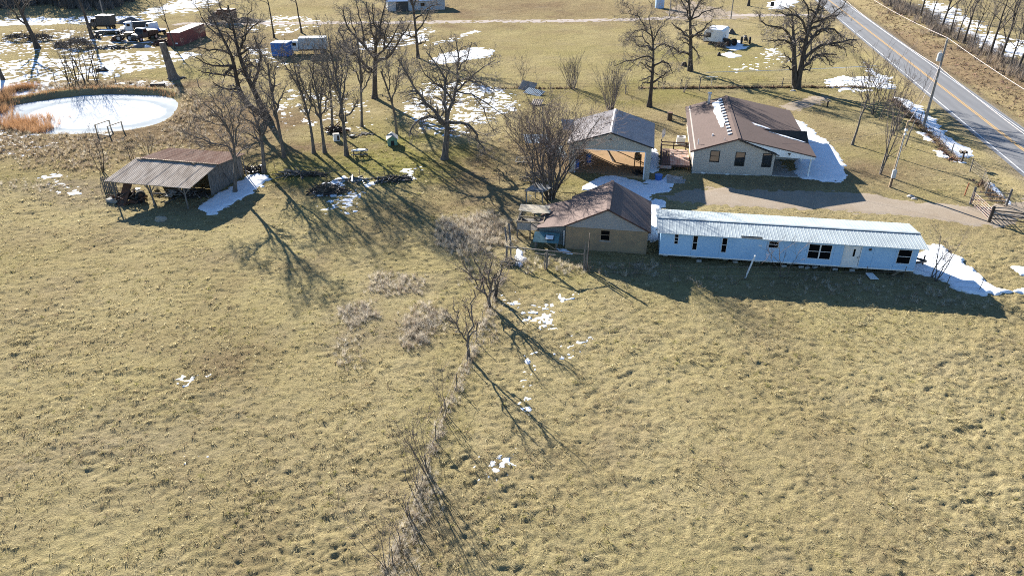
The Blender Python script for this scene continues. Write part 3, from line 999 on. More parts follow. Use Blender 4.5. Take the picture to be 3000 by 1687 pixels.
# ------------------------------------------------------------------ buildings
def wall_cells(mb, x0, x1, z0, z1, y0, y1, holes):
    xs = sorted({x0, x1, *[q for h in holes for q in h[:2] if x0 < q < x1]})
    zs = sorted({z0, z1, *[q for h in holes for q in h[2:4] if z0 < q < z1]})
    for a, b in zip(xs, xs[1:]):
        for c, d in zip(zs, zs[1:]):
            mx, mz = (a + b) / 2, (c + d) / 2
            if any(h[0] < mx < h[1] and h[2] < mz < h[3] for h in holes):
                continue
            mb.bb(a, b, y0, y1, c, d)
    return mb


def window(parent, x0, x1, z0, z1, y, frame='black', pane='glass', w=0.07, bars=1, vbar=0, sill=None, proud=0.03):
    mb = MB()
    mb.bb(x0 - w, x0, y - proud, y + .05, z0 - w, z1 + w).bb(x1, x1 + w, y - proud, y + .05, z0 - w, z1 + w)
    mb.bb(x0, x1, y - proud, y + .05, z1, z1 + w).bb(x0, x1, y - proud, y + .05, z0 - w, z0)
    f = mb.build('window', frame, parent)
    MB().bb(x0, x1, y + .06, y + .075, z0, z1).build('pane', pane, f)
    for k in range(bars):
        zz = z0 + (z1 - z0) * (k + 1) / (bars + 1)
        MB().bb(x0, x1, y + .02, y + .055, zz - .02, zz + .02).build('sash_bar', frame, f)
    for k in range(vbar):
        xx = x0 + (x1 - x0) * (k + 1) / (vbar + 1)
        MB().bb(xx - .05, xx + .05, y + .0, y + .057, z0, z1).build('mullion', frame, f)
    if sill:
        MB().bb(x0 - .12, x1 + .12, y - .1, y + .04, z0 - w - .08, z0 - w).build('sill', sill, f)
    return f


def ribbed_panel(width, length, ribs, rh=0.03, rw=0.05, th=0.02, trapez=True):
    """a sheet of ribbed steel lying in x (width) and y (length), ribs along y"""
    xs, zs = [0.0], [0.0]
    step = width / ribs
    for k in range(ribs):
        c = step * (k + .5)
        xs += [c - rw, c - rw * .45, c + rw * .45, c + rw]
        zs += [0, rh, rh, 0]
    xs.append(width); zs.append(0.0)
    V, F = [], []
    for x, z in zip(xs, zs):
        V += [(x, 0, z), (x, length, z)]
    n = len(xs)
    for k in range(n - 1):
        F.append((2 * k, 2 * k + 2, 2 * k + 3, 2 * k + 1))
    m0 = len(V)
    V += [(0, 0, -th), (0, length, -th), (width, 0, -th), (width, length, -th)]
    F += [(m0, m0 + 1, m0 + 3, m0 + 2)]
    F.append(tuple([m0] + [m0 + 2] + [2 * k for k in range(n - 1, -1, -1)]))
    F.append(tuple([m0 + 3] + [m0 + 1] + [2 * k + 1 for k in range(n)]))
    F.append((m0 + 1, m0, 0, 1)); F.append((m0 + 2, m0 + 3, 2 * n - 1, 2 * n - 2))
    me = bpy.data.meshes.new('roof_panel')
    me.from_pydata(V, [], F)
    bm = bmesh.new(); bm.from_mesh(me); bmesh.ops.recalc_face_normals(bm, faces=bm.faces); bm.to_mesh(me); bm.free()
    return me


def place_panel(me, mat, parent, origin, xdir, ydir, name='roof_panel'):
    o = bpy.data.objects.new(name, me)
    if not me.materials: me.materials.append(M[mat])
    COL.objects.link(o)
    o.parent = parent
    X, Y = Vector(xdir).normalized(), Vector(ydir).normalized()
    Z = X.cross(Y).normalized()
    mt = Matrix((X, Y, Z)).transposed().to_4x4()
    mt.translation = Vector(origin)
    o.matrix_local = mt
    return o


A99 = math.radians(-9.9)


def build_house():
    t = empty('house', 'tan ranch house with brown shingle roof and corner porch', 'house', (19.6, 76.31, 0), A99)
    W1, D1, PK, PX = 8.4, 17.2, 4.12, 4.45
    holes = [(1.79, 2.65, 1.5, 2.62), (4.43, 5.29, 1.2, 2.62), (7.22, 8.05, 1.25, 2.62)]
    mb = MB(); wall_cells(mb, 0, W1, .3, 2.74, 0, .14, holes)
    mb.extrude([(0, 0, 2.74), (W1, 0, 2.74), (PX, 0, PK)], (0, .14, 0))
    mb.build('front_wall', 'tan_siding', t)
    MB().bb(0, .14, .14, D1, .3, 2.78).build('side_wall', 'tan_siding', t)
    MB().bb(W1 - .14, W1, .14, 5.5, .3, 3.2).build('porch_wall', 'tan_siding', t)
    MB().bb(W1, 12.0, 5.4, 5.54, .3, 2.75).bb(11.86, 12.0, 5.54, D1, .3, 2.75).bb(.14, 11.86, D1 - .14, D1, .3, 2.75).build('rear_wall', 'tan_siding', t)
    MB().bb(.03, W1 - .03, .03, .13, -.5, .3).bb(.03, .13, .13, D1, -.5, .3).bb(11.8, 11.95, 5.5, D1, -.5, .3).build('foundation', 'block', t)
    for k, x in enumerate((1.0, 3.6, 5.6)):
        MB().bb(x, x + .4, .0, .05, .03, .2).build('foundation_vent', 'white_paint', t)
    for h in holes:
        window(t, *h, 0, 'black', 'glass', .08, 1)
    # door on the porch wall
    d = MB().bb(W1, W1 + .04, 2.2, 3.1, .36, 2.4).build('porch_door', 'white_paint', t)
    MB().bb(W1 + .04, W1 + .09, 2.28, 2.33, 1.3, 1.42).build('handle', 'dark_metal', d)
    zl = lambda w: 4.24 - (PX - w) * .338
    zr = lambda w: 4.24 - (w - PX) * .188
    y0, y1 = -.38, D1 + .35
    r = MB().slab([(PX, y0, 4.24), (PX, y1, 4.24), (-.4, y1, zl(-.4)), (-.4, y0, zl(-.4))], .12).build('roof', 'house_shingle', t)
    MB().slab([(PX, y0, 4.24), (12.45, y0, zr(12.45)), (12.45, y1, zr(12.45)), (PX, y1, 4.24)], .12).build('porch_side_roof', 'house_shingle', t)
    MB().beam((PX, y0, 4.245), (PX, y1, 4.245), .36, .05).build('ridge_cap', 'house_shingle', t)
    MB().slab([(PX + .05, y0 - .02, 4.10), (8.75, y0 - .02, 2.66), (8.75, .3, 2.66), (PX + .05, .3, 4.10)], .1).build('rake_roof', 'dark_shingle', t)
    MB().beam((-.4, y0 - .012, zl(-.4) - .06), (PX, y0 - .012, 4.18), .03, .16).build('fascia', 'deck_dark', t)
    MB().extrude([(PX + .5, -.3, 4.0), (12.4, -.3, 2.62), (12.4, -.3, 2.36), (8.45, -.3, 2.50), (8.45, -.3, 2.86)], (0, .1, 0)).build('pediment', 'white_paint', t)
    MB().bb(12.3, 12.42, -.2, 5.3, 2.36, 2.6).build('porch_beam', 'white_paint', t)
    MB().bb(9.6, 9.85, -.38, -.3, 2.84, 2.96).bb(9.7, 9.76, -.38, -.3, 2.68, 2.84).build('light_fixture', 'black', t)
    MB().bb(W1, 12.35, -.1, 5.4, -.3, .34).build('porch_floor', 'concrete', t)
    for y in (.12, 4.7):
        p = MB().bb(12.02, 12.16, y - .07, y + .07, .34, 2.5).build('porch_post', 'white_paint', t)
    # cross gable over the porch door
    A, B, C, Dd = (7.6, 5.6, zr(7.6) + .015), (12.35, 5.7, 3.62), (12.45, 4.3, zr(12.45) + .03), (12.45, 8.6, zr(12.45) + .03)
    mb = MB(); mb.add([A, B, C, Dd], [(0, 2, 1), (0, 1, 3), (1, 2, 3), (0, 3, 2)])
    mb.build('cross_gable_roof', 'dark_shingle', t)
    n = 13
    for k in range(n):
        y = 1.9 + (16.2 - 1.9) * k / (n - 1)
        o = MB().box((0, 0, .08), (.40, .34, .13)).build('ridge_vent', 'white_paint', t, (3.68, y, zl(3.68)))
        o.rotation_euler = (0, -.32, 0)
    mb = MB().bar((2.3, 16.1, 3.2), (2.3, 16.1, 4.75), .16, 10).bar((2.3, 16.1, 4.75), (2.3, 16.1, 4.9), .26, 10)
    mb.build('chimney_flue', 'galv', t)
    MB().bar((.42, 1.3, 2.7), (.42, 1.3, 3.45), .05, 8).build('vent_pipe', 'white_paint', t)
    MB().bar((3.05, .35, 3.5), (3.05, .35, 4.02), .05, 8).build('vent_pipe', 'galv', t)
    MB().bar((2.0, 2.9, 3.3), (2.0, 2.9, 3.62), .09, 8).build('vent_pipe', 'white_paint', t)
    # snow lying on the roof
    def roof_snow(label, pts, zf, th):
        mb = MB()
        rr = random.Random(len(label))
        P = []
        for i in range(len(pts)):
            (xa, ya), (xb, yb) = pts[i], pts[(i + 1) % len(pts)]
            for q in range(4):
                f = q / 4
                P.append((xa + (xb - xa) * f + rr.uniform(-.08, .08), ya + (yb - ya) * f + rr.uniform(-.1, .1)))
        mb.slab([(x, y, zf(x) + th) for x, y in P], th + .01)
        o = mb.build('roof_snow', 'snow', None, (19.6, 76.31, 0), A99)
        tag(o, label, 'snow')
    roof_snow('white snow strip along the house ridge vents', [(2.75, 15.9), (3.45, 16.1), (3.45, 11), (3.45, 6.2), (3.25, 4.9), (2.95, 5.2), (2.85, 8), (2.7, 12)], zl, .07)
    roof_snow('thin snow streak above the dark cross gable', [(6.6, 7.3), (8.4, 6.5), (8.5, 6.2), (7.0, 6.5)], zr, .05)
    roof_snow('thin snow wedge below the dark cross gable', [(8.2, 5.2), (11.9, 4.45), (12.1, 4.1), (10.0, 4.4)], zr, .05)
    return t


build_house()


def build_deck():
    t = empty('deck', 'weathered red wooden deck with rail on the left of the house', 'deck', (19.6, 76.31, 0), A99)
    X0, X1, Y0, Y1, Z = -3.4, -.2, .7, 6.2, .62
    n = 12
    for k in range(n):
        a = X0 + (X1 - X0) * k / n
        MB().bb(a + .01, a + (X1 - X0) / n - .01, Y0, Y1, Z - .04, Z + rnd.uniform(-.004, .004)).build('plank', 'deck' if k > 3 else 'deck_dark', t)
    MB().bb(X0, X1, Y0 + .02, Y0 + .07, Z - .25, Z - .05).bb(X0 + .02, X0 + .07, Y0 + .1, Y1, Z - .25, Z - .05).build('rim_joist', 'deck_dark', t)
    for x, y, h in ((X0 + .06, Y0 + .06, 1.5), (X0 + .06, 2.6, 1.5), (X0 + .06, 4.4, 1.5), (X0 + .06, Y1 - .06, 1.75), (-1.9, Y1 - .06, 1.5), (-.5, Y1 - .06, 1.5), (X1 - .1, Y0 + .06, .6), (-1.8, Y0 + .06, .6)):
        MB().bb(x - .06, x + .06, y - .06, y + .06, -.3, h).build('post', 'wood_dark', t)
    for z in (1.05, 1.42):
        MB().bb(X0 + .02, X0 + .1, Y0, Y1, z - .06, z + .06).build('rail', 'deck_dark', t)
        MB().bb(X0 + .1, X1, Y1 - .09, Y1 - .01, z - .06, z + .06).build('rail', 'deck_dark', t)
    MB().bb(X0 - .05, -2.2, Y0 - .55, Y0 - .02, .30, .52).build('step', 'deck', t)


build_deck()


def build_garage():
    t = empty('garage', 'tan steel garage with open front and bronze ribbed roof', 'garage', (6.19, 76.6, 0), A99)
    W1, D1, EV, PK, PX, OH = 8.72, 8.8, 3.28, 4.66, 4.36, 2.72
    mb = MB()
    mb.bb(0, .72, 0, .15, -.4, OH).bb(8.05, W1, 0, .15, -.55, OH)
    mb.extrude([(0, 0, OH), (W1, 0, OH), (W1, 0, EV), (PX, 0, PK), (0, 0, EV)], (0, .15, 0))
    mb.build('front_wall', 'garage_siding', t)
    MB().bb(.6, .72, -.03, 0, -.3, OH).bb(8.05, 8.17, -.03, 0, -.55, OH).bb(.72, 8.05, -.03, 0, OH - .0, OH + .1).build('door_trim', 'white_paint', t)
    MB().bb(0, .12, .15, D1 * .96, -.3, EV).build('side_wall', 'garage_side', t)
    MB().bb(W1 - .12, W1, .15, D1, -.5, EV).build('side_wall', 'garage_side', t)
    mb = MB(); mb.extrude([(0, D1 - .1, 2.9), (W1, D1 - .1, 2.9), (W1, D1 - .1, EV), (PX, D1 - .1, PK), (0, D1 - .1, EV)], (0, .1, 0))
    mb.build('rear_gable', 'garage_siding', t)
    for x in (.15, 4.3, W1 - .25):
        MB().bb(x, x + .14, D1 - .3, D1 - .12, -.3, 2.9).build('post', 'wood_tan', t)
    for y in (2.2, 4.4, 6.6):
        mb = MB().beam((.15, y, 2.95), (W1 - .15, y, 2.95), .06, .14)
        mb.beam((.15, y, 3.1), (PX, y, 4.4), .06, .12).beam((W1 - .15, y, 3.1), (PX, y, 4.4), .06, .12)
        mb.build('truss', 'wood_tan', t)
    MB().bar((PX, -.02, 3.95), (PX, -.12, 3.95), .1, 8).build('lamp', 'dark_metal', t)
    # floor follows the lower front corner
    MB().slab([(.12, .1, .06), (W1 - .12, .1, -.06), (W1 - .12, D1 + .2, .06), (.12, D1 + .2, .06)], .3).build('dirt_floor', 'dirt', t)
    n = 10
    L = math.hypot(PX + .25, PK - EV + .08)
    pw = (D1 + .5) / n
    me = ribbed_panel(pw, L, 4, .028, .035)
    dz = (PK + .06 - (EV - .02)) / (PX + .25)
    for k in range(n):
        y = -.25 + pw * k
        place_panel(me, 'garage_roof', t, (-.25, y + pw, EV - .02 + .05), (0, -1, 0), (1, 0, dz))
        place_panel(me, 'garage_roof', t, (W1 + .25, y, EV - .02 + .05), (0, 1, 0), (-1, 0, dz))
    mb = MB()
    mb.slab([(PX - .18, -.27, PK + .09), (PX, -.27, PK + .15), (PX, D1 + .27, PK + .15), (PX - .18, D1 + .27, PK + .09)], .02)
    mb.slab([(PX, -.27, PK + .15), (PX + .18, -.27, PK + .09), (PX + .18, D1 + .27, PK + .09), (PX, D1 + .27, PK + .15)], .02)
    mb.build('ridge_cap', 'garage_roof', t)
    MB().beam((-.25, -.27, EV + .0), (PX, -.27, PK + .07), .03, .14).beam((PX, -.27, PK + .07), (W1 + .25, -.27, EV + .0), .03, .14).build('fascia', 'black', t)


build_garage()


def build_cottage():
    t = empty('cottage', 'small tan block cottage with red-brown gable roof and lean-to', 'cottage', (4.62, 57.59, 0), A99)
    W1, D1, EV, PK, PX = 6.95, 6.4, 2.2, 3.92, 3.48
    hole = (3.02, 3.74, 1.08, 1.95)
    MBw = MB(); wall_cells(MBw, 0, W1, -.3, 2.12, 0, .2, [hole]); MBw.build('front_wall', 'block_wall', t)
    MB().bb(0, .2, .2, D1, -.3, 2.12).bb(W1 - .2, W1, .2, D1, -.3, 2.12).bb(.2, W1 - .2, D1 - .2, D1, -.3, 2.12).build('side_wall', 'block_wall', t)
    MB().extrude([(-.03, -.03, 2.12), (W1 + .03, -.03, 2.12), (PX, -.03, PK - .05)], (0, .12, 0)).build('gable_wall', 'grey_siding', t)
    MB().extrude([(0, D1 - .1, 2.12), (W1, D1 - .1, 2.12), (PX, D1 - .1, PK - .05)], (0, .1, 0)).build('gable_wall', 'grey_siding', t)
    window(t, *hole, 0.05, 'wood_tan', 'dark_glass', .06, 1, sill='concrete')
    s_ = (PK - EV) / PX
    y0, y1 = -.22, D1 + .15
    MB().slab([(PX, y0, PK + .1), (PX, y1, PK + .1), (-.12, y1, PK + .1 - s_ * (PX + .12)), (-.12, y0, PK + .1 - s_ * (PX + .12))], .1).build('roof', 'cottage_shingle', t)
    MB().slab([(PX, y0, PK + .1), (W1 + .22, y0, PK + .1 - s_ * (W1 + .22 - PX)), (W1 + .22, y1, PK + .1 - s_ * (W1 + .22 - PX)), (PX, y1, PK + .1)], .1).build('roof', 'cottage_shingle', t)
    MB().beam((PX, y0, PK + .11), (PX, y1, PK + .11), .3, .05).build('ridge_cap', 'cottage_shingle', t)
    MB().slab([(-.10, y0 + .05, 2.21), (-.10, 5.9, 2.21), (-2.55, 5.7, 1.58), (-2.6, .5, 1.55)], .08).build('lean_to_roof', 'cottage_shingle', t)
    MB().extrude([(-2.4, .75, -.3), (0, .75, -.3), (0, .75, 2.06), (-2.4, .75, 1.50)], (0, .06, 0)).build('lean_to_wall', 'tin_wall', t)
    MB().extrude([(-2.4, .8, -.3), (-2.4, 5.5, -.3), (-2.4, 5.5, 1.5), (-2.4, .8, 1.5)], (.06, 0, 0)).build('lean_to_wall', 'tin_wall', t)
    MB().bb(-.25, -.12, .45, .6, -.3, 1.5).build('downpipe', 'white_paint', t)
    MB().beam((-.12, y0 - .014, EV + .0), (PX, y0 - .014, PK + .04), .03, .12).beam((PX, y0 - .014, PK + .04), (W1 + .22, y0 - .014, PK + .04 - s_ * (W1 + .22 - PX)), .03, .12).build('fascia', 'deck_dark', t)


build_cottage()


def build_trailer():
    t = empty('mobile_home', 'long white mobile home with ribbed white metal roof on blocks', 'mobile home', (12.32, 55.28, 0), math.radians(-8.8))
    Lx, D1, Z0, Z1 = 20.1, 4.3, .62, 2.64
    hx = lambda x: (x - 218) / 2017.0 * Lx
    wins = [(330, 363, 1.62, 2.52), (480, 520, 1.2, 2.5), (715, 758, 1.14, 2.46), (1085, 1163, 1.83, 2.44), (1400, 1580, 1.12, 2.42), (2083, 2187, 1.18, 2.43)]
    door = (1675, 1803, .66, 2.46)
    holes = [(hx(a), hx(b), c, d) for a, b, c, d in wins]
    dh = (hx(door[0]), hx(door[1]), door[2], door[3])
    seams = [218, 475, 700, 1075, 1388, 1600, 1900, 2068, 2235]
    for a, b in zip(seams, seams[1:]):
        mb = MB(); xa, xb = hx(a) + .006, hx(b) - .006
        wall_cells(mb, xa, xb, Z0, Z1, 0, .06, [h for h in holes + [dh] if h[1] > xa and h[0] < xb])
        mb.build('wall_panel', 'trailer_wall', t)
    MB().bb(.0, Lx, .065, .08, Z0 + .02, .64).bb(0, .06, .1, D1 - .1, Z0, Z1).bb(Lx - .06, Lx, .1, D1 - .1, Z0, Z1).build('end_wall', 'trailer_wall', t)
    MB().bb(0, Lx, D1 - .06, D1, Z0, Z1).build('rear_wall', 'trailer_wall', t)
    MB().bb(.05, Lx - .05, .08, D1 - .08, Z0 - .03, Z0 + .04).build('floor', 'wood_tan', t)
    MB().bb(-.02, Lx + .02, -.03, .0, Z0 - .06, Z0 + .05).build('skirt_rail', 'white_paint', t)
    for i, h in enumerate(holes):
        window(t, h[0] + .03, h[1] - .03, h[2] + .03, h[3] - .03, 0.0, 'white_paint', 'dark_glass', .03, 1 if i else 2, vbar=1 if i == 4 else 0, proud=.02)
    d = MB().bb(dh[0] + .02, dh[1] - .02, .02, .06, dh[2], dh[3]).build('door', 'white_paint', t)
    MB().bb(dh[0] + .72, dh[0] + .86, .0, .03, 1.55, 2.2).build('door_light', 'dark_glass', d)
    MB().bb(dh[1] - .16, dh[1] - .1, -.04, .03, 1.45, 1.53).build('handle', 'dark_metal', d)
    for xa_ in (dh[0] - .05, dh[1]):
        MB().bb(xa_, xa_ + .05, -.02, .0, dh[2], dh[3] + .05).build('door_trim', 'white_paint', t)
    MB().bb(hx(1860), hx(1876), -.1, 0, 2.18, 2.36).build('porch_light', 'dark_metal', t)
    MB().bb(hx(1008), hx(1034), -.02, 0, 1.9, 2.05).build('wall_vent', 'white_paint', t)
    MB().bb(.2, Lx - .2, .9, 1.05, .36, .6).bb(.2, Lx - .2, 3.2, 3.35, .36, .6).build('chassis_beam', 'dark_metal', t)
    # roof of ribbed steel panels, one short pair over the bare eave
    xa, xb, n = -.36, Lx + .55, 25
    pw = (xb - xa) / n
    yR, zR, zE = 2.15, 2.98, 2.72
    def panel(y0, z0, y1, z1, k, back):
        Ln = math.hypot(y1 - y0, z1 - z0)
        key = round(Ln, 3)
        if key not in cache: cache[key] = ribbed_panel(pw, Ln, 3, .015, .022)
        if back: place_panel(cache[key], 'white_roof', t, (xa + pw * (k + 1), y0, z0), (-1, 0, 0), (0, y1 - y0, z1 - z0))
        else: place_panel(cache[key], 'white_roof', t, (xa + pw * k, y0, z0), (1, 0, 0), (0, y1 - y0, z1 - z0))
    cache = {}
    for k in range(n):
        ye = -.42 if not (8 <= k <= 9) else -.02
        panel(ye, zE + (ye + .42) * .1, yR, zR, k, False)
        panel(D1 + .42, zE, yR, zR, k, True)
    mb = MB()
    for s_ in (-1, 1):
        mb.slab([(xa, yR, zR + .07), (xb, yR, zR + .07), (xb, yR + s_ * .17, zR + .045), (xa, yR + s_ * .17, zR + .045)][::s_], .02)
    mb.build('ridge_cap', 'white_roof', t)
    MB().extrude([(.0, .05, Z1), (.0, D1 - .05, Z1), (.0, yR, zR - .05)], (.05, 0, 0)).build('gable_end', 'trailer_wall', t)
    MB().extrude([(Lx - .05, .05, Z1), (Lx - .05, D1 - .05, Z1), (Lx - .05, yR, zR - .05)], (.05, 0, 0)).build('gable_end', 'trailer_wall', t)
    MB().bb(-.1, Lx + .1, -.06, -.005, Z1 - .1, Z1 + .04).build('eave_trim', 'galv', t)
    # block piers
    for k, x in enumerate((.6, 3.0, 5.6, 8.2, 10.8, 13.4, 16.0, 19.4)):
        for y in (.98, 3.28):
            MB().box((x, y, .03), (.42, .22, .66), rnd.uniform(-.1, .1)).build('pier', 'block', t)
    # loose blocks lying in the shade in front
    for k, (x, y) in enumerate(((535, 560), (822, 572), (1208, 604), (1345, 610), (1395, 617), (1455, 612), (1615, 628), (1750, 636))):
        X, Y = gp('H', x, y)
        o = MB().box((0, 0, .1), (.40, .20, .19), rnd.uniform(-.6, .6), 0, rnd.uniform(-.2, .2)).build('concrete_block', 'block', None, (X, Y, b1(X, Y)), bevel=.01)
        tag(o, 'grey concrete block under the trailer, %s from the left' % ORD[k], 'concrete block', 'blocks lying under the trailer')


build_trailer()


def build_shed():
    rz = math.radians(-12.5)
    t = empty('open_shed', 'weathered open-front pole shed with tin lean-to roof', 'shed', (-30.38, 69.61, 0), rz)
    xl, xr = -8.95, .42
    yr, zr_, yf, zf, yb, zb = 1.35, 2.92, -3.7, 2.28, 6.2, 2.42
    rr = random.Random(4)
    # board wall on the right
    y, k = 0.0, 0
    while y < 6.0:
        w = rr.uniform(.19, .30)
        z = zr_ - .08 - (yr - y) * .127 if y < yr else zr_ - .05 - (y - yr) * .103
        z -= rr.uniform(0, .12)
        MB().box((0 + rr.uniform(-.015, .015), y + w / 2, z / 2 - .1), (.03, w - .012, z + .2), rr.uniform(-.02, .02), 0, rr.uniform(-.02, .02)).build('board', 'wood_grey', t)
        y += w; k += 1
    # back boards and middle partition
    x = -.15
    while x > -8.5:
        w = rr.uniform(.22, .34)
        MB().box((x - w / 2, 5.95, 1.1), (w - .015, .03, 2.4 + rr.uniform(-.1, .05))).build('board', 'wood_grey', t)
        x -= w
    x = -4.6
    while x > -6.6:
        w = rr.uniform(.25, .34)
        MB().box((x - w / 2, 1.35, 1.3), (w - .015, .03, 2.6)).build('board', 'wood_dark', t)
        x -= w
    for px_ in (-8.35, -4.15, -.45):
        p = MB().bar((px_, -3.4, -.2), (px_ + .03, -3.42, 2.2), .085, 7, .07).build('post', 'wood_grey', t)
        MB().bar((px_, -3.42, 1.45), (px_ - .62, -3.42, 2.18), .05, 6).bar((px_, -3.42, 1.45), (px_ + .62, -3.42, 2.18), .05, 6).build('brace', 'wood_grey', p)
    for px_ in (-8.5, -4.3, -.1):
        MB().bar((px_, 1.35, -.2), (px_, 1.35, 2.8), .09, 7).build('post', 'wood_grey', t)
        MB().bar((px_, 5.8, -.2), (px_, 5.8, 2.3), .09, 7).build('post', 'wood_grey', t)
    MB().beam((xl + .1, -3.42, 2.2), (xr - .1, -3.42, 2.2), .08, .16).beam((xl + .1, 1.35, 2.78), (xr - .1, 1.35, 2.78), .08, .16).build('header_beam', 'wood_grey', t)
    n = 14
    pw = (xr - xl) / n
    L = math.hypot(yr - yf, zr_ - zf)
    me = ribbed_panel(pw + .01, L, 3, .018, .05)
    for k in range(n):
        dz = rr.uniform(-.012, .012)
        place_panel(me, 'shed_tin', t, (xl + pw * k, yf + rr.uniform(-.05, .05), zf + dz + .004 * (k % 2)), (1, 0, 0), (0, yr - yf, zr_ - zf))
    L2 = math.hypot(yb - yr + .25, zr_ - zb)
    me2 = ribbed_panel(pw + .01, L2, 3, .022, .05)
    for k in range(n):
        place_panel(me2, 'shed_rust', t, (xl + .6 + pw * (k + 1) * .965, yb + rr.uniform(-.08, .08), zb + .1 + rr.uniform(-.01, .01)), (-1, 0, 0), (0, yr - .25 - yb, zr_ + .03 - zb))
    MB().beam((xl + .2, yr - .14, zr_ + .10), (xr + .1, yr - .14, zr_ + .10), .16, .05).build('ridge_board', 'wood_tan', t)
    MB().bar((-1.9, .9, 2.93), (-2.2, 1.0, 2.95), .12, 6).build('roof_leaf_clump', 'straw_pile', t)


build_shed()


# ------------------------------------------------------------------ trees
class Wood:
    """branches as tapered polylines, turned into two meshes: trunk with limbs, and the crown of finer wood"""

    def __init__(self, seed):
        self.rng = np.random.default_rng(seed)
        self.br = {0: [], 1: []}          # 0 = heavy wood, 1 = crown

    def add(self, pts, rad, heavy):
        self.br[0 if heavy else 1].append((np.asarray(pts, float), np.asarray(rad, float)))

    def shoot(self, p, d, L, r, lev, maxlev, prm):
        rg = self.rng
        n = 6 if lev <= 1 else (4 if lev <= 3 else 2)
        pts = [np.array(p, float)]
        d = np.array(d, float) / (np.linalg.norm(d) + 1e-9)
        g, up = prm['gnarl'] * (1 + .25 * lev), prm['up']
        tans = []
        for k in range(n):
            d = d + rg.normal(0, g, 3) + np.array((0, 0, up))
            d /= np.linalg.norm(d)
            pts.append(pts[-1] + d * (L / n))
            tans.append(d)
        tip = max(prm['rmin'], r * .30)
        rad = np.linspace(r, tip, n + 1)
        self.add(pts, rad, lev <= prm.get('heavy', 1))
        if lev < maxlev:
            self.sprout(pts, rad, L, lev, maxlev, prm, .22)

    def sprout(self, pts, rad, L, lev, maxlev, prm, t0, count=None):
        rg = self.rng
        n = len(pts) - 1
        m = count if count is not None else prm['n'][min(lev, len(prm['n']) - 1)]
        m = max(1, int(round(m * rg.uniform(.8, 1.2))))
        for j in range(m):
            t = t0 + (1 - t0) * (j + rg.uniform(0, 1)) / m
            t = min(t, .999) * n
            k = int(t); f = t - k
            p = pts[k] * (1 - f) + pts[k + 1] * f
            tan = pts[k + 1] - pts[k]
            tan = tan / (np.linalg.norm(tan) + 1e-9)
            rl = rad[k] * (1 - f) + rad[k + 1] * f
            q = rg.normal(0, 1, 3)
            q -= tan * q.dot(tan)
            q /= np.linalg.norm(q) + 1e-9
            an = math.radians(rg.uniform(*prm['angle']))
            d = tan * math.cos(an) + q * math.sin(an)
            self.shoot(p, d, L * prm['ratio'] * rg.uniform(.7, 1.25) * (1.1 - .35 * t / n), max(prm['rmin'], rl * rg.uniform(.45, .7)), lev + 1, maxlev, prm)

    def meshes(self, sides=(7, 3)):
        out = []
        for h in (0, 1):
            groups = {}
            for pts, rad in self.br[h]:
                groups.setdefault(len(pts), []).append((pts, rad))
            Vs, Fs, off = [], [], 0
            for n, lst in groups.items():
                P = np.stack([q[0] for q in lst]); R = np.stack([q[1] for q in lst])
                T = np.empty_like(P)
                T[:, 1:-1] = P[:, 2:] - P[:, :-2]; T[:, 0] = P[:, 1] - P[:, 0]; T[:, -1] = P[:, -1] - P[:, -2]
                T /= np.linalg.norm(T, axis=2, keepdims=True) + 1e-9
                ref = np.where(np.abs(T[:, :1, 2:3]) < .8, np.array([[[0, 0, 1.]]]), np.array([[[1., 0, 0]]]))
                U = np.cross(T, np.broadcast_to(ref, T.shape)); U /= np.linalg.norm(U, axis=2, keepdims=True) + 1e-9
                W = np.cross(T, U)
                k = sides[h]
                a = 2 * np.pi * np.arange(k) / k
                ring = P[:, :, None] + R[:, :, None, None] * (np.cos(a)[None, None, :, None] * U[:, :, None] + np.sin(a)[None, None, :, None] * W[:, :, None])
                m = len(lst)
                idx = off + np.arange(m * n * k).reshape(m, n, k)
                nx = np.roll(idx, -1, 2)
                F = np.stack([idx[:, :-1], nx[:, :-1], nx[:, 1:], idx[:, 1:]], -1).reshape(-1, 4)
                Vs.append(ring.reshape(-1, 3)); Fs.append(F); off += m * n * k
            out.append((np.concatenate(Vs), np.concatenate(Fs)) if Vs else None)
        return out


OAK = dict(gnarl=.26, up=.04, n=[8, 6, 6, 5], ratio=.52, angle=(35, 75), rmin=.0105)
SLIM = dict(gnarl=.10, up=.10, n=[9, 6, 5, 3], ratio=.50, angle=(22, 50), rmin=.015)
TALL = dict(gnarl=.14, up=.08, n=[10, 7, 6, 4], ratio=.52, angle=(28, 58), rmin=.0105)
SAP = dict(gnarl=.10, up=.10, n=[7, 5, 3], ratio=.50, angle=(25, 50), rmin=.010)
BUSH = dict(gnarl=.07, up=.07, n=[6, 5, 3], ratio=.48, angle=(14, 34), rmin=.010)


def finish_tree(name, label, cat, wood, base_xy, trunk_mat, crown_mat, group=None, sides=(7, 3)):
    z = b1(*base_xy)
    o = empty(name, label, cat, (base_xy[0], base_xy[1], z), 0, group)
    m = wood.meshes(sides)
    for k, (nm, mt) in enumerate((('trunk', trunk_mat), ('crown', crown_mat))):
        if m[k] is None: continue
        V, F = m[k]
        V = V - np.array((base_xy[0], base_xy[1], z))
        mesh_obj(nm, np_mesh(nm, V, F, k == 0), mt, o)
    return o


def resample(P, n):
    P = np.asarray(P, float)
    d = np.r_[0, np.cumsum(np.linalg.norm(np.diff(P, axis=0), axis=1))]
    t = np.linspace(0, d[-1], n)
    # smooth through the points
    out = np.stack([np.interp(t, d, P[:, k]) for k in range(3)], 1)
    for _ in range(2):
        out[1:-1] = (out[:-2] + 2 * out[1:-1] + out[2:]) / 4
    return out, d[-1]


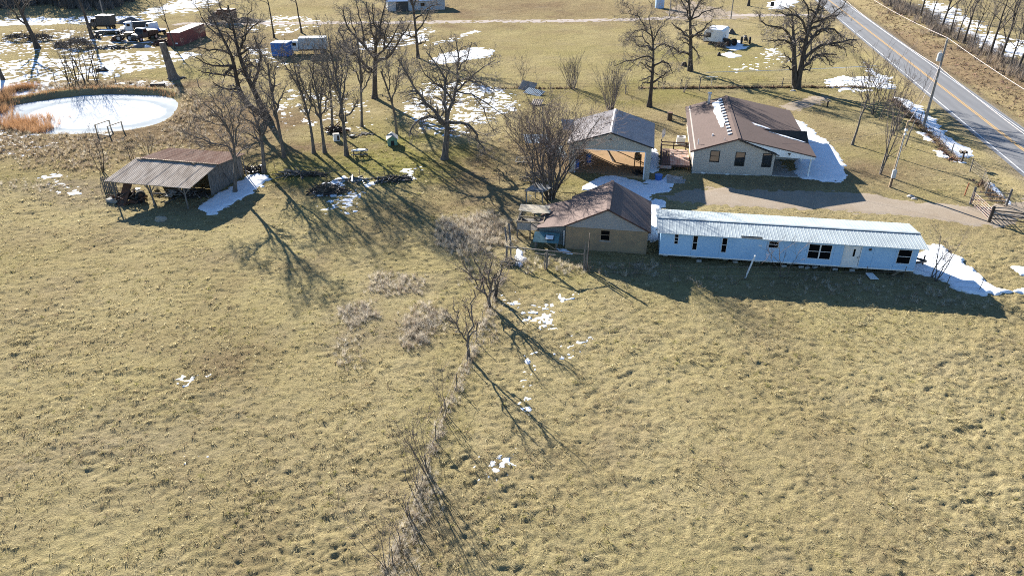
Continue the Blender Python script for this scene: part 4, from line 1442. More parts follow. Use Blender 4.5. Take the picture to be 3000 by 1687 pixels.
def limb_tree(name, label, z, limbs, r0, seed, prm=OAK, lev=4, trunks=1, trunk_mat='bark', crown_mat='twig', depth=.7, r1=.30, flare=1.5):
    """a tree whose main limbs are drawn as they stand in the photograph, with depth given to each limb"""
    w = Wood(seed)
    rg = w.rng
    bx, by = gp(z, *limbs[0][0])
    known = []                            # (x, y in view, point, radius)
    for i, lm in enumerate(limbs):
        n = 11 if i < trunks else 9
        first = lm[0]
        if known and i >= trunks:
            q = min(known, key=lambda k: (k[0] - first[0]) ** 2 + (k[1] - first[1]) ** 2)
            Y0, rs = q[2][1], q[3]
        else:
            Y0, rs = by, r0
        slope = 0 if i < trunks else rg.uniform(.25, 1) * depth * rg.choice((-1, 1))
        run, pts = 0.0, []
        for j, (x, y) in enumerate(lm):
            if j: run += abs(pts[-1][0] - at(z, x, y, Y0)[0]) * .8 + .15 * abs(pts[-1][2] - at(z, x, y, Y0)[2])
            pts.append(at(z, x, y, Y0 + slope * run))
        if i < trunks:
            pts[0][2] = b1(bx, by) - .1 if i == 0 else pts[0][2]
        elif known:
            pts[0] = q[2].copy()
        P, L = resample(pts, n)
        if i >= trunks: P[1:-1] += rg.normal(0, .11, (n - 2, 3))
        if i < trunks:
            rad = np.linspace(rs, rs * (.62 if len(lm) <= 5 else .22), n)
            if flare and i == 0: rad[0] *= flare; rad[1] *= 1.08
        else:
            ra = min(rs * .80, .06 + L * .032)
            rad = np.linspace(ra, max(.03, ra * .28), n)
        w.add(P, rad, True)
        for a in range(n):
            f = a / (n - 1) * (len(lm) - 1)
            k = min(int(f), len(lm) - 2); f -= k
            known.append((lm[k][0] * (1 - f) + lm[k + 1][0] * f, lm[k][1] * (1 - f) + lm[k + 1][1] * f, P[a], rad[a]))
        cnt = max(4, int(L * 2.3))
        sub = dict(prm)
        w.sprout(list(P), rad, min(L, 4.5) * .95 if i >= trunks else min(L * .5, 4.0), 1, lev, sub, (.72 if len(lm) <= 5 else .35) if i < trunks else .18, cnt if i >= trunks else (4 if len(lm) <= 5 else int(L * 1.6)))
    return finish_tree(name, label, 'tree', w, (bx, by), trunk_mat, crown_mat)


def grown_tree(name, label, xy, h, r, seed, prm=SLIM, lev=3, lean=(0, 0), fork=.45, nlimb=9, spread=35, trunk_mat='bark_grey', crown_mat='twig', group=None, cat='tree', clear=.35, sides=(7, 3), llen=.5):
    """a tree grown freely: leaning leader, limbs from the clear height upwards"""
    w = Wood(seed)
    rg = w.rng
    x, y = xy
    z = b1(x, y)
    n = 10
    pts = []
    for k in range(n + 1):
        f = k / n
        wob = rg.normal(0, .03 * h * f * .3, 2)
        pts.append(np.array((x + lean[0] * h * f ** 1.2 + wob[0], y + lean[1] * h * f ** 1.2 + wob[1], z - .1 + h * f * .92)))
    rad = r * (1 - np.linspace(0, 1, n + 1) ** .9 * .86)
    rad[0] *= 1.45
    w.add(np.array(pts), rad, True)
    P = [np.array(q) for q in pts]
    for j in range(nlimb):
        t = clear + (1 - clear) * (j + rg.uniform(0, 1)) / nlimb
        t = min(t, .97) * n
        k = int(t); f = t - k
        p = P[k] * (1 - f) + P[k + 1] * f
        az = rg.uniform(0, 2 * math.pi) + j * 2.4
        an = math.radians(spread + rg.uniform(-12, 14))
        d = np.array((math.cos(az) * math.sin(an), math.sin(az) * math.sin(an), math.cos(an)))
        L = h * llen * (1.05 - .6 * (t / n)) * rg.uniform(.75, 1.2)
        w.shoot(p, d, L, max(.03, (rad[k] * .55)), 1, lev, prm)
    return finish_tree(name, label, cat, w, (x, y), trunk_mat, crown_mat, group, sides)


def bush(name, label, xy, h, spread, stems, seed, r=.05, lev=3, prm=BUSH, trunk_mat='twig', crown_mat='twig_red', group=None, cat='bush', foot=.25, lean=(0, 0), sides=(5, 3)):
    w = Wood(seed)
    rg = w.rng
    x, y = xy
    z = b1(x, y)
    for j in range(stems):
        az = 2 * math.pi * j / stems + rg.uniform(-.3, .3)
        an = math.radians(spread * math.sqrt(rg.uniform(.02, 1)))
        fr = foot * math.sqrt(rg.uniform(0, 1))
        d = (math.cos(az) * math.sin(an) + lean[0], math.sin(az) * math.sin(an) + lean[1], math.cos(an))
        w.shoot((x + fr * math.cos(az), y + fr * math.sin(az), z - .05), d, h * rg.uniform(.62, .95), r * rg.uniform(.6, 1.2), 1, lev, prm)
    return finish_tree(name, label, cat, w, (x, y), trunk_mat, crown_mat, group, sides)


# the limbed oaks, drawn from their limbs
limb_tree('oak_tree', 'gnarled spreading oak with thick pale trunk in mid-yard', 'T', [
    [(527, 1335), (540, 1180), (552, 1060), (550, 960)],
    [(550, 980), (430, 880), (330, 740), (240, 640), (180, 520), (110, 400), (60, 330)],
    [(540, 990), (430, 900), (300, 910), (210, 980), (170, 1100)],
    [(550, 960), (600, 760), (625, 690), (640, 560), (680, 420), (670, 240), (640, 130)],
    [(545, 940), (515, 740), (540, 560), (530, 470), (430, 360), (340, 250)],
    [(600, 740), (490, 590), (380, 540), (300, 430), (270, 350)],
    [(625, 690), (760, 540), (870, 440), (960, 400), (1040, 330)],
    [(640, 690), (780, 680), (930, 730), (1000, 830), (1100, 880), (1200, 950)],
    [(780, 680), (880, 750), (920, 880), (990, 1020), (1100, 1070)],
    [(560, 960), (720, 970), (820, 980), (860, 1060), (860, 1180), (940, 1280)],
    [(640, 560), (760, 520), (900, 560), (1050, 660)],
    [(540, 560), (560, 400), (500, 250), (470, 180)],
    [(680, 420), (760, 300), (800, 150)]], .42, 101, trunk_mat='bark_grey')
limb_tree('oak_tree', 'tall crooked oak standing behind the tan garage', 'Q', [
    [(885, 1375), (915, 1120), (935, 850), (945, 620), (925, 390), (900, 340)],
    [(915, 390), (820, 290), (700, 190), (640, 140), (540, 190)],
    [(905, 350), (870, 260), (920, 200), (930, 80), (880, 10)],
    [(930, 380), (1050, 300), (1160, 220), (1250, 150)],
    [(820, 290), (750, 360), (660, 440), (570, 540)],
    [(930, 450), (780, 430), (700, 490), (600, 530)],
    [(940, 545), (840, 550), (760, 620), (700, 600), (690, 500)],
    [(935, 640), (800, 720), (700, 770), (560, 790), (430, 850)],
    [(700, 770), (660, 870), (600, 910)],
    [(945, 545), (1060, 520), (1130, 580), (1160, 650), (1280, 820)],
    [(945, 780), (1080, 770), (1160, 840), (1190, 950)],
    [(945, 990), (1040, 970), (1160, 900)], [(1040, 970), (1100, 1070), (1150, 1110)],
    [(930, 800), (850, 850), (750, 800)],
    [(905, 1040), (810, 1060), (750, 1140)], [(640, 140), (600, 60), (560, 30)], [(700, 190), (680, 90), (650, 60)]], .32, 102, depth=.6)
limb_tree('oak_tree', 'straight dark oak standing left of the white camper', 'Q', [
    [(1412, 915), (1420, 700), (1420, 430), (1410, 200), (1395, 0), (1385, -190)],
    [(1405, 180), (1330, 60), (1250, -80), (1200, -180)],
    [(1412, 200), (1500, 80), (1600, -60), (1640, -180)],
    [(1415, 210), (1560, 170), (1700, 120), (1850, 80)],
    [(1420, 430), (1560, 400), (1640, 300), (1700, 270)],
    [(1410, 690), (1250, 660), (1130, 600), (1080, 560)],
    [(1425, 440), (1560, 450), (1640, 500)],
    [(1430, 570), (1500, 650), (1530, 770)],
    [(1400, 430), (1280, 390), (1180, 300)],
    [(1400, 0), (1300, -100), (1250, -230)], [(1395, -20), (1480, -150), (1500, -260)],
    [(1415, 600), (1320, 540), (1240, 480)]], .40, 103, depth=.6)
limb_tree('oak_tree', 'massive twin-trunk oak between the house and the highway', 'S', [
    [(690, 1345), (740, 1100), (790, 850), (830, 650), (850, 500), (880, 350), (1000, 250), (1035, 100), (1060, -60)],
    [(665, 1290), (655, 1000), (655, 800), (645, 560), (640, 400), (620, 230)],
    [(635, 560), (540, 430), (440, 370), (240, 400), (160, 360), (120, 200)],
    [(640, 610), (480, 620), (340, 590), (260, 620)],
    [(640, 900), (560, 870), (500, 800)],
    [(640, 970), (560, 1000), (470, 1040)],
    [(860, 600), (1000, 440), (1120, 400), (1280, 440), (1380, 500), (1390, 580)],
    [(1000, 440), (1200, 380), (1250, 320)],
    [(850, 780), (1000, 700), (1270, 650), (1460, 590), (1600, 610)],
    [(830, 1000), (920, 880), (1020, 810), (1300, 830)],
    [(830, 1000), (880, 1050), (945, 1000), (940, 930)],
    [(890, 340), (760, 230), (680, 220), (530, 230), (370, 180)],
    [(880, 340), (890, 150), (770, -10)],
    [(950, 310), (1200, 270), (1400, 170)],
    [(1010, 200), (870, 130), (780, 0)],
    [(1035, 180), (1130, 80), (1160, -60)],
    [(940, 400), (1120, 300), (1380, 140), (1450, 0)],
    [(1460, 590), (1550, 690), (1620, 750)], [(1270, 650), (1420, 720), (1450, 860)],
    [(1020, 810), (1180, 930), (1250, 1020)], [(620, 230), (560, 120), (430, 90)]], .50, 104, trunks=2, depth=.7)
limb_tree('oak_tree', 'large oak with fan of upright limbs at back of the grove', 'U', [
    [(668, 1395), (668, 1250), (668, 1100), (670, 900), (675, 760)],
    [(670, 800), (540, 650), (420, 540), (300, 500), (240, 330), (230, 100)],
    [(655, 990), (520, 920), (400, 780), (250, 640), (150, 430)],
    [(665, 780), (640, 500), (560, 200), (540, 30)],
    [(685, 760), (740, 560), (730, 350), (800, 150), (820, 0)],
    [(690, 790), (850, 650), (920, 560), (1000, 400), (1060, 250)],
    [(690, 900), (850, 840), (950, 650), (1080, 480), (1150, 350)],
    [(540, 650), (480, 300), (420, 150), (400, -20)],
    [(675, 770), (680, 500), (650, 300), (640, 50)],
    [(640, 1040), (540, 1030), (460, 900), (380, 850)],
    [(850, 650), (830, 400), (900, 250)], [(420, 540), (330, 350), (320, 150)],
    [(400, 780), (280, 780), (180, 650), (90, 500)]], .42, 105, depth=.8)
limb_tree('oak_tree', 'leaning oak at the far grove edge by the farm track', 'U', [
    [(1280, 825), (1255, 500), (1225, 250), (1205, 50), (1180, -100)],
    [(1240, 470), (1080, 470), (980, 500)],
    [(1255, 380), (1400, 240), (1440, 100)],
    [(1220, 200), (1330, 190), (1449, 90), (1600, 60)],
    [(1250, 540), (1390, 560), (1470, 530)],
    [(1205, 50), (1300, -40), (1380, -140)], [(1200, 20), (1120, -60), (1060, -160)]], .27, 106, depth=.6)
limb_tree('oak_tree', 'huge leaning twin-stem oak in the left of the grove', 'P', [
    [(745, 1065), (660, 900), (570, 700), (490, 560), (480, 430), (430, 250), (385, 50)],
    [(735, 1060), (640, 985), (540, 920), (480, 850), (455, 650), (430, 480), (330, 340), (270, 200)],
    [(570, 700), (640, 640), (700, 500), (640, 400), (620, 330)],
    [(500, 500), (500, 350), (600, 250), (690, 180)],
    [(430, 460), (330, 430), (200, 460), (100, 420)],
    [(430, 560), (300, 600), (200, 560), (80, 500)],
    [(455, 640), (350, 680), (220, 650), (120, 620)],
    [(480, 430), (560, 300), (540, 150), (600, 30)],
    [(430, 250), (330, 130), (300, 0)], [(330, 340), (200, 250), (120, 100), (60, 20)],
    [(270, 200), (220, 90), (190, -40)], [(480, 420), (420, 330), (330, 270), (150, 190)],
    [(500, 480), (620, 420), (720, 330)], [(480, 840), (360, 800), (250, 720)]], .42, 107, trunks=2, depth=.7)
limb_tree('yard_tree', 'slim grey tree growing through the snow beside the open shed', 'P', [
    [(448, 1705), (450, 1560), (445, 1300), (430, 1180), (330, 1060), (260, 960), (180, 920)],
    [(442, 1310), (400, 1290), (240, 1280), (100, 1220)],
    [(430, 1150), (500, 1010), (490, 900)],
    [(330, 1060), (300, 930), (220, 830)], [(240, 1280), (130, 1200), (20, 1170)],
    [(400, 1130), (390, 980), (360, 860)], [(330, 1070), (250, 1090), (120, 1040)]], .19, 108, prm=TALL, trunk_mat='bark_grey')
limb_tree('yard_tree', 'rough tree at the back corner of the open shed', 'P', [
    [(706, 1530), (700, 1400), (690, 1250), (650, 1100), (590, 960), (560, 880)],
    [(690, 1200), (740, 1100), (730, 950), (740, 850)],
    [(655, 1110), (560, 1050), (480, 1000)], [(640, 1080), (650, 950), (620, 820)],
    [(590, 960), (500, 900), (430, 840)], [(690, 1270), (600, 1200), (520, 1180)]], .24, 109, prm=TALL, trunk_mat='bark_grey')
limb_tree('yard_tree', 'slender tree in the grove just right of the shed tree', 'P', [
    [(885, 1395), (840, 1150), (800, 950), (750, 700), (740, 560)],
    [(800, 950), (860, 850), (900, 760)], [(790, 900), (700, 830), (660, 720)], [(760, 740), (800, 620), (830, 540)],
    [(820, 1040), (760, 960), (740, 850)], [(750, 700), (690, 600), (680, 480)]], .19, 110, prm=TALL, trunk_mat='bark_grey')
limb_tree('grove_tree', 'forked slim tree, left of the pair mid-grove', 'B', [
    [(755, 1545), (730, 1300), (680, 1080), (620, 900), (560, 700), (530, 560)],
    [(640, 930), (540, 780), (420, 600)], [(620, 900), (600, 700), (640, 520)], [(680, 1080), (740, 960), (700, 760)], [(560, 700), (470, 560), (430, 470)]], .19, 111, prm=TALL, trunk_mat='bark_grey')
limb_tree('grove_tree', 'forked tree with flared foot, right of the pair mid-grove', 'B', [
    [(866, 1545), (835, 1300), (815, 1130), (790, 950), (760, 800), (700, 640)],
    [(805, 1150), (720, 1020), (660, 880), (600, 760)], [(815, 1130), (820, 900), (870, 740), (900, 560)], [(825, 1130), (890, 960), (920, 850)], [(790, 950), (720, 780), (760, 600), (740, 450)]], .21, 112, prm=TALL, trunk_mat='bark_grey')
limb_tree('grove_tree', 'tall bare tree beside the snowy picnic table', 'B', [
    [(1085, 1570), (1060, 1330), (1040, 1100), (1010, 900), (960, 700), (920, 500), (900, 380)],
    [(1070, 1180), (1160, 1100), (1210, 1000)], [(1030, 1050), (1060, 860), (1110, 700), (1080, 560)], [(1000, 860), (930, 760), (880, 620)], [(1025, 1150), (1010, 980), (1040, 760), (1050, 560)], [(960, 700), (1010, 540), (980, 380)], [(920, 500), (840, 400), (800, 280)]], .23, 113, prm=TALL, trunk_mat='bark_grey')
limb_tree('grove_tree', 'straight thin tree behind the picnic table', 'B', [
    [(1238, 1275), (1232, 1000), (1225, 750), (1215, 560), (1190, 400)],
    [(1230, 850), (1330, 720), (1400, 640)], [(1228, 780), (1140, 660), (1080, 560)], [(1235, 760), (1290, 620), (1300, 480)], [(1225, 620), (1150, 500), (1120, 380)]], .17, 114, prm=TALL, trunk_mat='bark_grey')
limb_tree('grove_tree', 'reddish trunk rising behind the scrap heap', 'B', [
    [(942, 1320), (930, 1000), (900, 760), (880, 560)],
    [(910, 830), (980, 700), (1000, 560)], [(905, 780), (840, 640), (800, 500)], [(925, 980), (840, 930), (780, 840)]], .17, 115, prm=TALL, trunk_mat='bark_grey')
limb_tree('grove_tree', 'slender V-forked tree behind the mint green doghouse', 'B', [
    [(1590, 1362), (1570, 1150), (1540, 1030), (1480, 850), (1430, 720)],
    [(1550, 1040), (1590, 850), (1600, 700), (1640, 560)], [(1540, 1030), (1470, 960), (1400, 960)], [(1500, 900), (1530, 760), (1500, 640)], [(1590, 850), (1660, 720), (1700, 600)]], .16, 116, prm=TALL, trunk_mat='bark_grey')

# background and roadside trees
GX = lambda *a: gp(*a)
grown_tree('far_tree', 'thick old tree at left behind the frozen pond', GX('A', 380, 490), 15, .48, 201, OAK, 3, (-.18, 0), nlimb=9, spread=50, trunk_mat='bark', clear=.3)
grown_tree('far_tree', 'tall branchless trunk among the old trucks', GX('A', 932, 385), 17, .36, 202, OAK, 3, (-.10, 0), nlimb=7, spread=45, trunk_mat='bark', clear=.62)
grown_tree('edge_tree', 'tree at the left edge above the reeds', GX('A', 32, 812), 12, .28, 203, OAK, 3, (-.06, 0), nlimb=9, spread=48, trunk_mat='bark', clear=.3)
grown_tree('far_tree', 'thin tree in front of the red container', GX('A', 1760, 495), 11, .15, 204, TALL, 3, (-.10, 0), nlimb=8, trunk_mat='bark', clear=.3)
grown_tree('far_tree', 'thin dark tree just left above the blue bin', GX('B', 355, 382), 14, .2, 205, OAK, 3, (-.02, 0), nlimb=7, spread=55, trunk_mat='bark', clear=.45)
grown_tree('far_tree', 'thin dark tree just right above the blue bin', GX('B', 632, 335), 14, .2, 206, OAK, 3, (-.05, 0), nlimb=7, spread=55, trunk_mat='bark', clear=.45)
grown_tree('far_tree', 'dark tree at the top edge above the twin oak', GX('R', 265, 52), 13, .35, 207, OAK, 2, (0, 0), nlimb=6, spread=50, trunk_mat='bark')
grown_tree('roadside_tree', 'slim ornamental tree on the lawn near the utility pole', GX('R', 1135, 1220), 9.5, .15, 211, SLIM, 3, (.10, .02), nlimb=10, spread=30, clear=.38, crown_mat='twig_red')
bush('roadside_tree', 'double-stem slim tree left of the meter pole', GX('I', 322, 682), 8.5, 9, 3, 212, .10, 3, dict(SLIM, gnarl=.05), trunk_mat='bark_grey', cat='tree', foot=.1, lean=(.10, 0))
bush('roadside_tree', 'thin red-twigged tree behind the meter pole', GX('R', 1480, 1140), 7.5, 16, 4, 213, .07, 3, SLIM, trunk_mat='bark_grey', cat='tree', foot=.1, lean=(.12, 0))
bush('roadside_shrub', 'red-twigged shrub by the yard fence corner', GX('R', 1310, 960), 8, 22, 6, 214, .07, 3, SLIM, trunk_mat='bark_grey', foot=.4)
bush('roadside_shrub', 'thin scrubby tree along the roadside fence', GX('R', 1370, 1010), 6, 18, 4, 215, .06, 3, SLIM, trunk_mat='bark_grey', foot=.3, lean=(.1, 0))
bush('lilac_bush', 'big tangled grey bush left of the garage', GX('F', 495, 505), 10.4, 23, 20, 220, .12, 4, dict(BUSH, n=[6, 7, 6, 4], gnarl=.13, angle=(20, 50)), trunk_mat='bark_grey', foot=.5)
bush('vase_bush', 'upright vase-shaped bush directly behind the garage', GX('C', 1330, 1105), 6.0, 26, 26, 221, .05, 3, BUSH, foot=.45, crown_mat='twig')
bush('vase_bush', 'smaller vase-shaped bush left behind the garage', GX('C', 950, 892), 5.0, 24, 20, 222, .045, 3, BUSH, foot=.4, crown_mat='twig')
bush('sapling', 'lone sapling by the fallen tin sheets', GX('C', 450, 858), 5.2, 17, 5, 223, .04, 3, SAP, foot=.12, crown_mat='twig', cat='sapling')
bush('sapling', 'little yard tree on the lawn behind the house', GX('Q', 1332, 1195), 3.2, 22, 4, 224, .05, 3, SAP, foot=.06, crown_mat='twig', cat='sapling')
bush('sapling', 'wispy grey shrub behind the vase-shaped bush', GX('Q', 585, 1215), 4.2, 13, 6, 225, .035, 2, SAP, foot=.2, crown_mat='twig', cat='sapling')
bush('bush', 'low red-brown thicket left of the garage wall', GX('J', 480, 330), 3.2, 50, 26, 226, .035, 3, BUSH, foot=1.6)
bush('bush', 'low thicket behind the tangled grey bush', GX('J', 180, 420), 2.6, 55, 22, 227, .03, 3, BUSH, foot=1.6)

# fence-row saplings running down the field
ROWP = dict(SAP, n=[7, 5, 4, 3], rmin=.009, gnarl=.15, up=.06, ratio=.5, angle=(25, 55))
limb_tree('row_tree', 'airy bare tree at the top of the field row', 'L', [
    [(668, 892), (660, 840), (645, 795)],
    [(645, 800), (590, 700), (500, 600), (400, 540), (300, 500)], [(645, 795), (600, 620), (540, 480), (500, 380)], [(655, 810), (680, 680), (670, 500), (680, 380)],
    [(648, 800), (640, 640), (600, 540), (620, 420)], [(660, 830), (720, 700), (770, 560), (780, 440)], [(590, 700), (480, 540), (380, 420)], [(680, 680), (740, 560), (830, 480)]], .15, 231, ROWP, 3, trunk_mat='bark_grey', crown_mat='twig_red', depth=.9)
limb_tree('row_tree', 'second airy bare tree down the field row', 'L', [
    [(440, 1442), (445, 1360), (432, 1300)],
    [(432, 1300), (390, 1200), (320, 1100), (250, 1000)], [(440, 1310), (460, 1200), (470, 1050), (490, 900), (500, 720)], [(440, 1300), (480, 1180), (540, 1120), (580, 1060)],
    [(320, 1100), (330, 1000), (300, 880)], [(390, 1200), (300, 1120), (220, 1040)], [(470, 1050), (440, 920), (400, 850)]], .13, 232, ROWP, 3, trunk_mat='bark_grey', crown_mat='twig_red', depth=.9)
bush('row_tree', 'stubby leafless double trunk behind the top row tree', GX('L', 722, 800), 2.9, 9, 3, 233, .12, 2, dict(SAP, n=[3, 2]), 'bark', 'twig', cat='tree', foot=.15, lean=(.15, 0))
for k, (z, x, y, h, st) in enumerate((('M', 692, 392, 4.2, 3), ('M', 640, 590, 2.4, 2), ('M', 575, 768, 4.4, 6), ('M', 510, 860, 3.4, 4), ('M', 485, 900, 2.4, 2), ('M', 445, 1042, 1.9, 3), ('M', 382, 1240, 2.0, 2), ('M', 297, 1388, 3.8, 4))):
    bush('row_sapling', 'bare sapling in the lower field row, %s from the top' % ORD[k], GX(z, x, y), h, 16, st, 240 + k, .028, 3, dict(SAP, n=[5, 4, 3], rmin=.006), 'bark_grey', 'twig_red', 'saplings down the field row', 'sapling', .10, (-.10, 0))
bush('sapling', 'pale thin sapling in front of the trailer', GX('H', 1182, 682), 4.4, 20, 3, 250, .045, 3, dict(SAP, n=[6, 4, 3], rmin=.009), 'bark_grey', 'twig_red', cat='sapling', foot=.05, lean=(.06, 0))
bush('sapling', 'forked sapling at the trailer right corner', GX('N', 868, 782), 3.6, 26, 3, 251, .04, 3, dict(SAP, rmin=.009), 'bark_grey', 'twig_red', cat='sapling', foot=.05)
bush('sapling', 'leaning sapling in the trailer corner snow', GX('N', 922, 832), 4.4, 24, 3, 252, .05, 3, dict(SAP, rmin=.009), 'bark_grey', 'twig_red', cat='sapling', foot=.05, lean=(.22, 0))
bush('sapling', 'dark scrubby sapling left of the open shed', GX('E', 968, 400), 4.8, 20, 5, 253, .05, 3, SAP, 'bark', 'twig', cat='sapling', foot=.2)
bush('sapling', 'small scrub behind the shed, left one', GX('E', 1250, 305), 3.0, 24, 5, 254, .03, 3, SAP, 'bark', 'twig', cat='sapling', foot=.2)
bush('sapling', 'small scrub behind the shed, right one', GX('E', 1400, 235), 2.8, 28, 6, 255, .03, 3, SAP, 'bark', 'twig', cat='sapling', foot=.3)
for k, (x, y, h) in enumerate(((690, 822, 6), (770, 824, 8), (862, 822, 8.5), (978, 826, 9.5))):
    bush('bank_sapling', 'bare sapling on the far pond bank, %s from the left' % ORD[k], GX('A', x, y), h, 14, 5, 260 + k, .07, 3, SAP, 'bark', 'twig', 'saplings on the far pond bank', 'sapling', .35)

# the row beyond the highway
ROW = [(1385, 25), (1440, 62), (1510, 92), (1600, 130), (1700, 165), (1780, 225), (1870, 285), (1940, 330), (2000, 372), (2058, 402), (2130, 425), (2200, 480), (2270, 522), (2360, 560), (2440, 610), (2500, 655), (2545, 695)]
for k, (x, y) in enumerate(ROW):
    big = k in (1, 4, 6, 9, 12, 13, 15)
    grown_tree('row_tree', 'bare tree beyond the highway, %s from the far end' % ORD[k], GX('R', x, y), 14 if big else 11 + rnd.uniform(-1, 1.5), .26 if big else .16, 270 + k, TALL, 3, (.06 + rnd.uniform(-.05, .05), 0), nlimb=9, spread=32,
               trunk_mat='bark', group='trees in a row beyond the highway', clear=.25, sides=(5, 3), crown_mat='twig')


# ------------------------------------------------------------------ fences, gate, poles, wires
def fence(name, label, pts, spacing, h, wires, post='tpost', wire='fence_wire', r=.03, wr=.012, jitter=.08, seed=1, wood=None):
    rr = random.Random(seed)
    x0, y0 = pts[0]
    o = empty(name, label, 'fence', (x0, y0, b1(x0, y0)))
    me = MB().bar((0, 0, -.2), (0, 0, h), r, 6, r * .85).mesh('post')
    mw = MB().bar((0, 0, -.2), (0.03, 0.02, h * 1.12), r * 2.3, 7, r * 1.9).mesh('post')
    tops = []
    for (xa, ya), (xb, yb) in zip(pts, pts[1:]):
        L = math.hypot(xb - xa, yb - ya)
        n = max(1, int(round(L / spacing)))
        for k in range(n + (1 if (xb, yb) == pts[-1] else 0)):
            f = k / n
            x, y = xa + (xb - xa) * f + rr.uniform(-jitter, jitter), ya + (yb - ya) * f + rr.uniform(-jitter, jitter)
            z = b1(x, y)
            isw = wood and len(tops) % wood == 0
            p = mesh_obj('post', mw if isw else me, 'wood_grey' if isw else post, o, (x - x0, y - y0, z - o.location.z))
            p.rotation_euler = (rr.uniform(-.06, .06), rr.uniform(-.06, .06), rr.uniform(0, 3))
            tops.append((x - x0, y - y0, z - o.location.z))
    for w in range(wires):
        zz = h * (.25 + .68 * w / max(1, wires - 1))
        mb = MB()
        for a, b in zip(tops, tops[1:]):
            m = tuple((p + q) / 2 for p, q in zip(a, b))
            mb.bar((a[0], a[1], a[2] + zz), (m[0], m[1], m[2] + zz - .03), wr, 3).bar((m[0], m[1], m[2] + zz - .03), (b[0], b[1], b[2] + zz), wr, 3)
        mb.build('wire', wire, o)
    return o


fence('wire_fence', 'sagging wire fence across the grove below the trees', poly('K', (360, 705), (620, 745), (920, 765), (1210, 760), (1480, 775), (1770, 790), (2060, 805), (2370, 815), (2620, 830)), 4.2, 1.2, 4, seed=2)
fence('yard_fence', 'low wire fence behind the house lawn', poly('R', (-300, 745), (340, 738), (740, 735), (1065, 735), (1250, 738)), 3.4, 1.3, 4, seed=3, wood=4)
fence('back_fence', 'thin wire fence line left behind the garage bushes', poly('C', (230, 892), (590, 888), (1000, 893), (1400, 895), (1620, 892)), 5.0, 1.2, 3, seed=4)
fence('roadside_fence', 'wire fence along the highway ditch', poly('R', (1480, 830), (1700, 1030), (1800, 1140), (1960, 1300), (2080, 1365)), 2.6, 1.25, 4, seed=5, wood=5)
fence('corner_fence', 'wire fence from the mailboxes to the gate', poly('I', (1410, 640), (1556, 748), (1608, 918)), 3.2, 1.4, 5, seed=6, wood=2)
fence('pond_fence', 'old wire fence behind the frozen pond', poly('A', (0, 830), (560, 826), (1168, 848), (1650, 862), (2000, 880)), 5.5, 1.2, 2, seed=7, wood=2)
fence('trailer_fence', 'wire fence in front of the white trailer', poly('H', (-330, 660), (300, 690), (900, 697), (1560, 705), (2150, 705), (2480, 775), (2760, 800)), 3.4, 1.2, 3, seed=8, wr=.008)
fence('row_fence', 'old wire fence buried in the field row', poly('D', (1262, 690), (1235, 770), (1178, 915), (1120, 1040), (1075, 1180), (1035, 1300), (985, 1420)), 3.0, 1.1, 2, seed=9, wr=.006)
fence('highway_fence', 'wire fence at the foot of the trees beyond the highway', [tuple(R0 + RD * t + RN * (ROADW + 12.0)) for t in (-5, 30, 60, 95, 130)], 6, 1.2, 3, seed=10)


def build_gate():
    H0 = ground_pt('I', 1415, 1028)
    H1 = ground_pt('I', 1642, 1248)
    a, b = Vector(H0), Vector(H1)
    t = empty('farm_gate', 'rusty red tube farm gate across the driveway', 'gate', H0)
    d = b - a
    rel = lambda f, z: (d.x * f, d.y * f, d.z * f + z)
    for k in range(6):
        z = .25 + 1.05 * k / 5
        MB().bar(rel(.03, z), rel(.97, z), .03, 6).build('tube', 'gate', t)
    for f in (.03, .35, .66, .97):
        MB().bar(rel(f, .2), rel(f, 1.33), .035 if f in (.03, .97) else .022, 6).build('upright', 'gate', t)
    posts = ((H0, 1.75, 'wood_grey', .13, 'pale wooden gate post on the lawn side'), (H1, 1.55, 'wood_dark', .14, 'dark wooden gate post on the trailer side'),
             (ground_pt('I', 1852, 1042), 1.7, 'wood_grey', .12, 'leaning wooden post behind the gate'))
    for p, h, m, r, lab in posts:
        o = MB().bar((0, 0, -.3), (.05, 0, h), r, 9, r * .9).bar((.05, 0, h), (.055, 0, h + .03), r * .7, 9).build('gate_post', m, None, p)
        tag(o, lab, 'post')
    def rails(label, P, Q, zs, m):
        t2 = empty('rail_fence', label, 'fence', P)
        e = Vector(Q) - Vector(P)
        for z in zs:
            MB().bar((0, 0, z), (e.x, e.y, e.z + z), .05, 6).build('rail', m, t2)
    rails('grey pipe rails between the gate posts', H0, ground_pt('I', 1852, 1042), (.45, .85, 1.25), 'wood_grey')
    rails('dark pipe rails right of the gate', H1, ground_pt('I', 2300, 1290), (.4, .8, 1.2), 'wood_dark')
    P = ground_pt('I', 1345, 928)
    o = MB().bar((0, 0, -.2), (.08, 0, 1.35), .06, 8).build('steel_post', 'orange_steel' if 'orange_steel' in M else 'orange_post', None, P)
    tag(o, 'short orange steel post beside the gate', 'post')


build_gate()


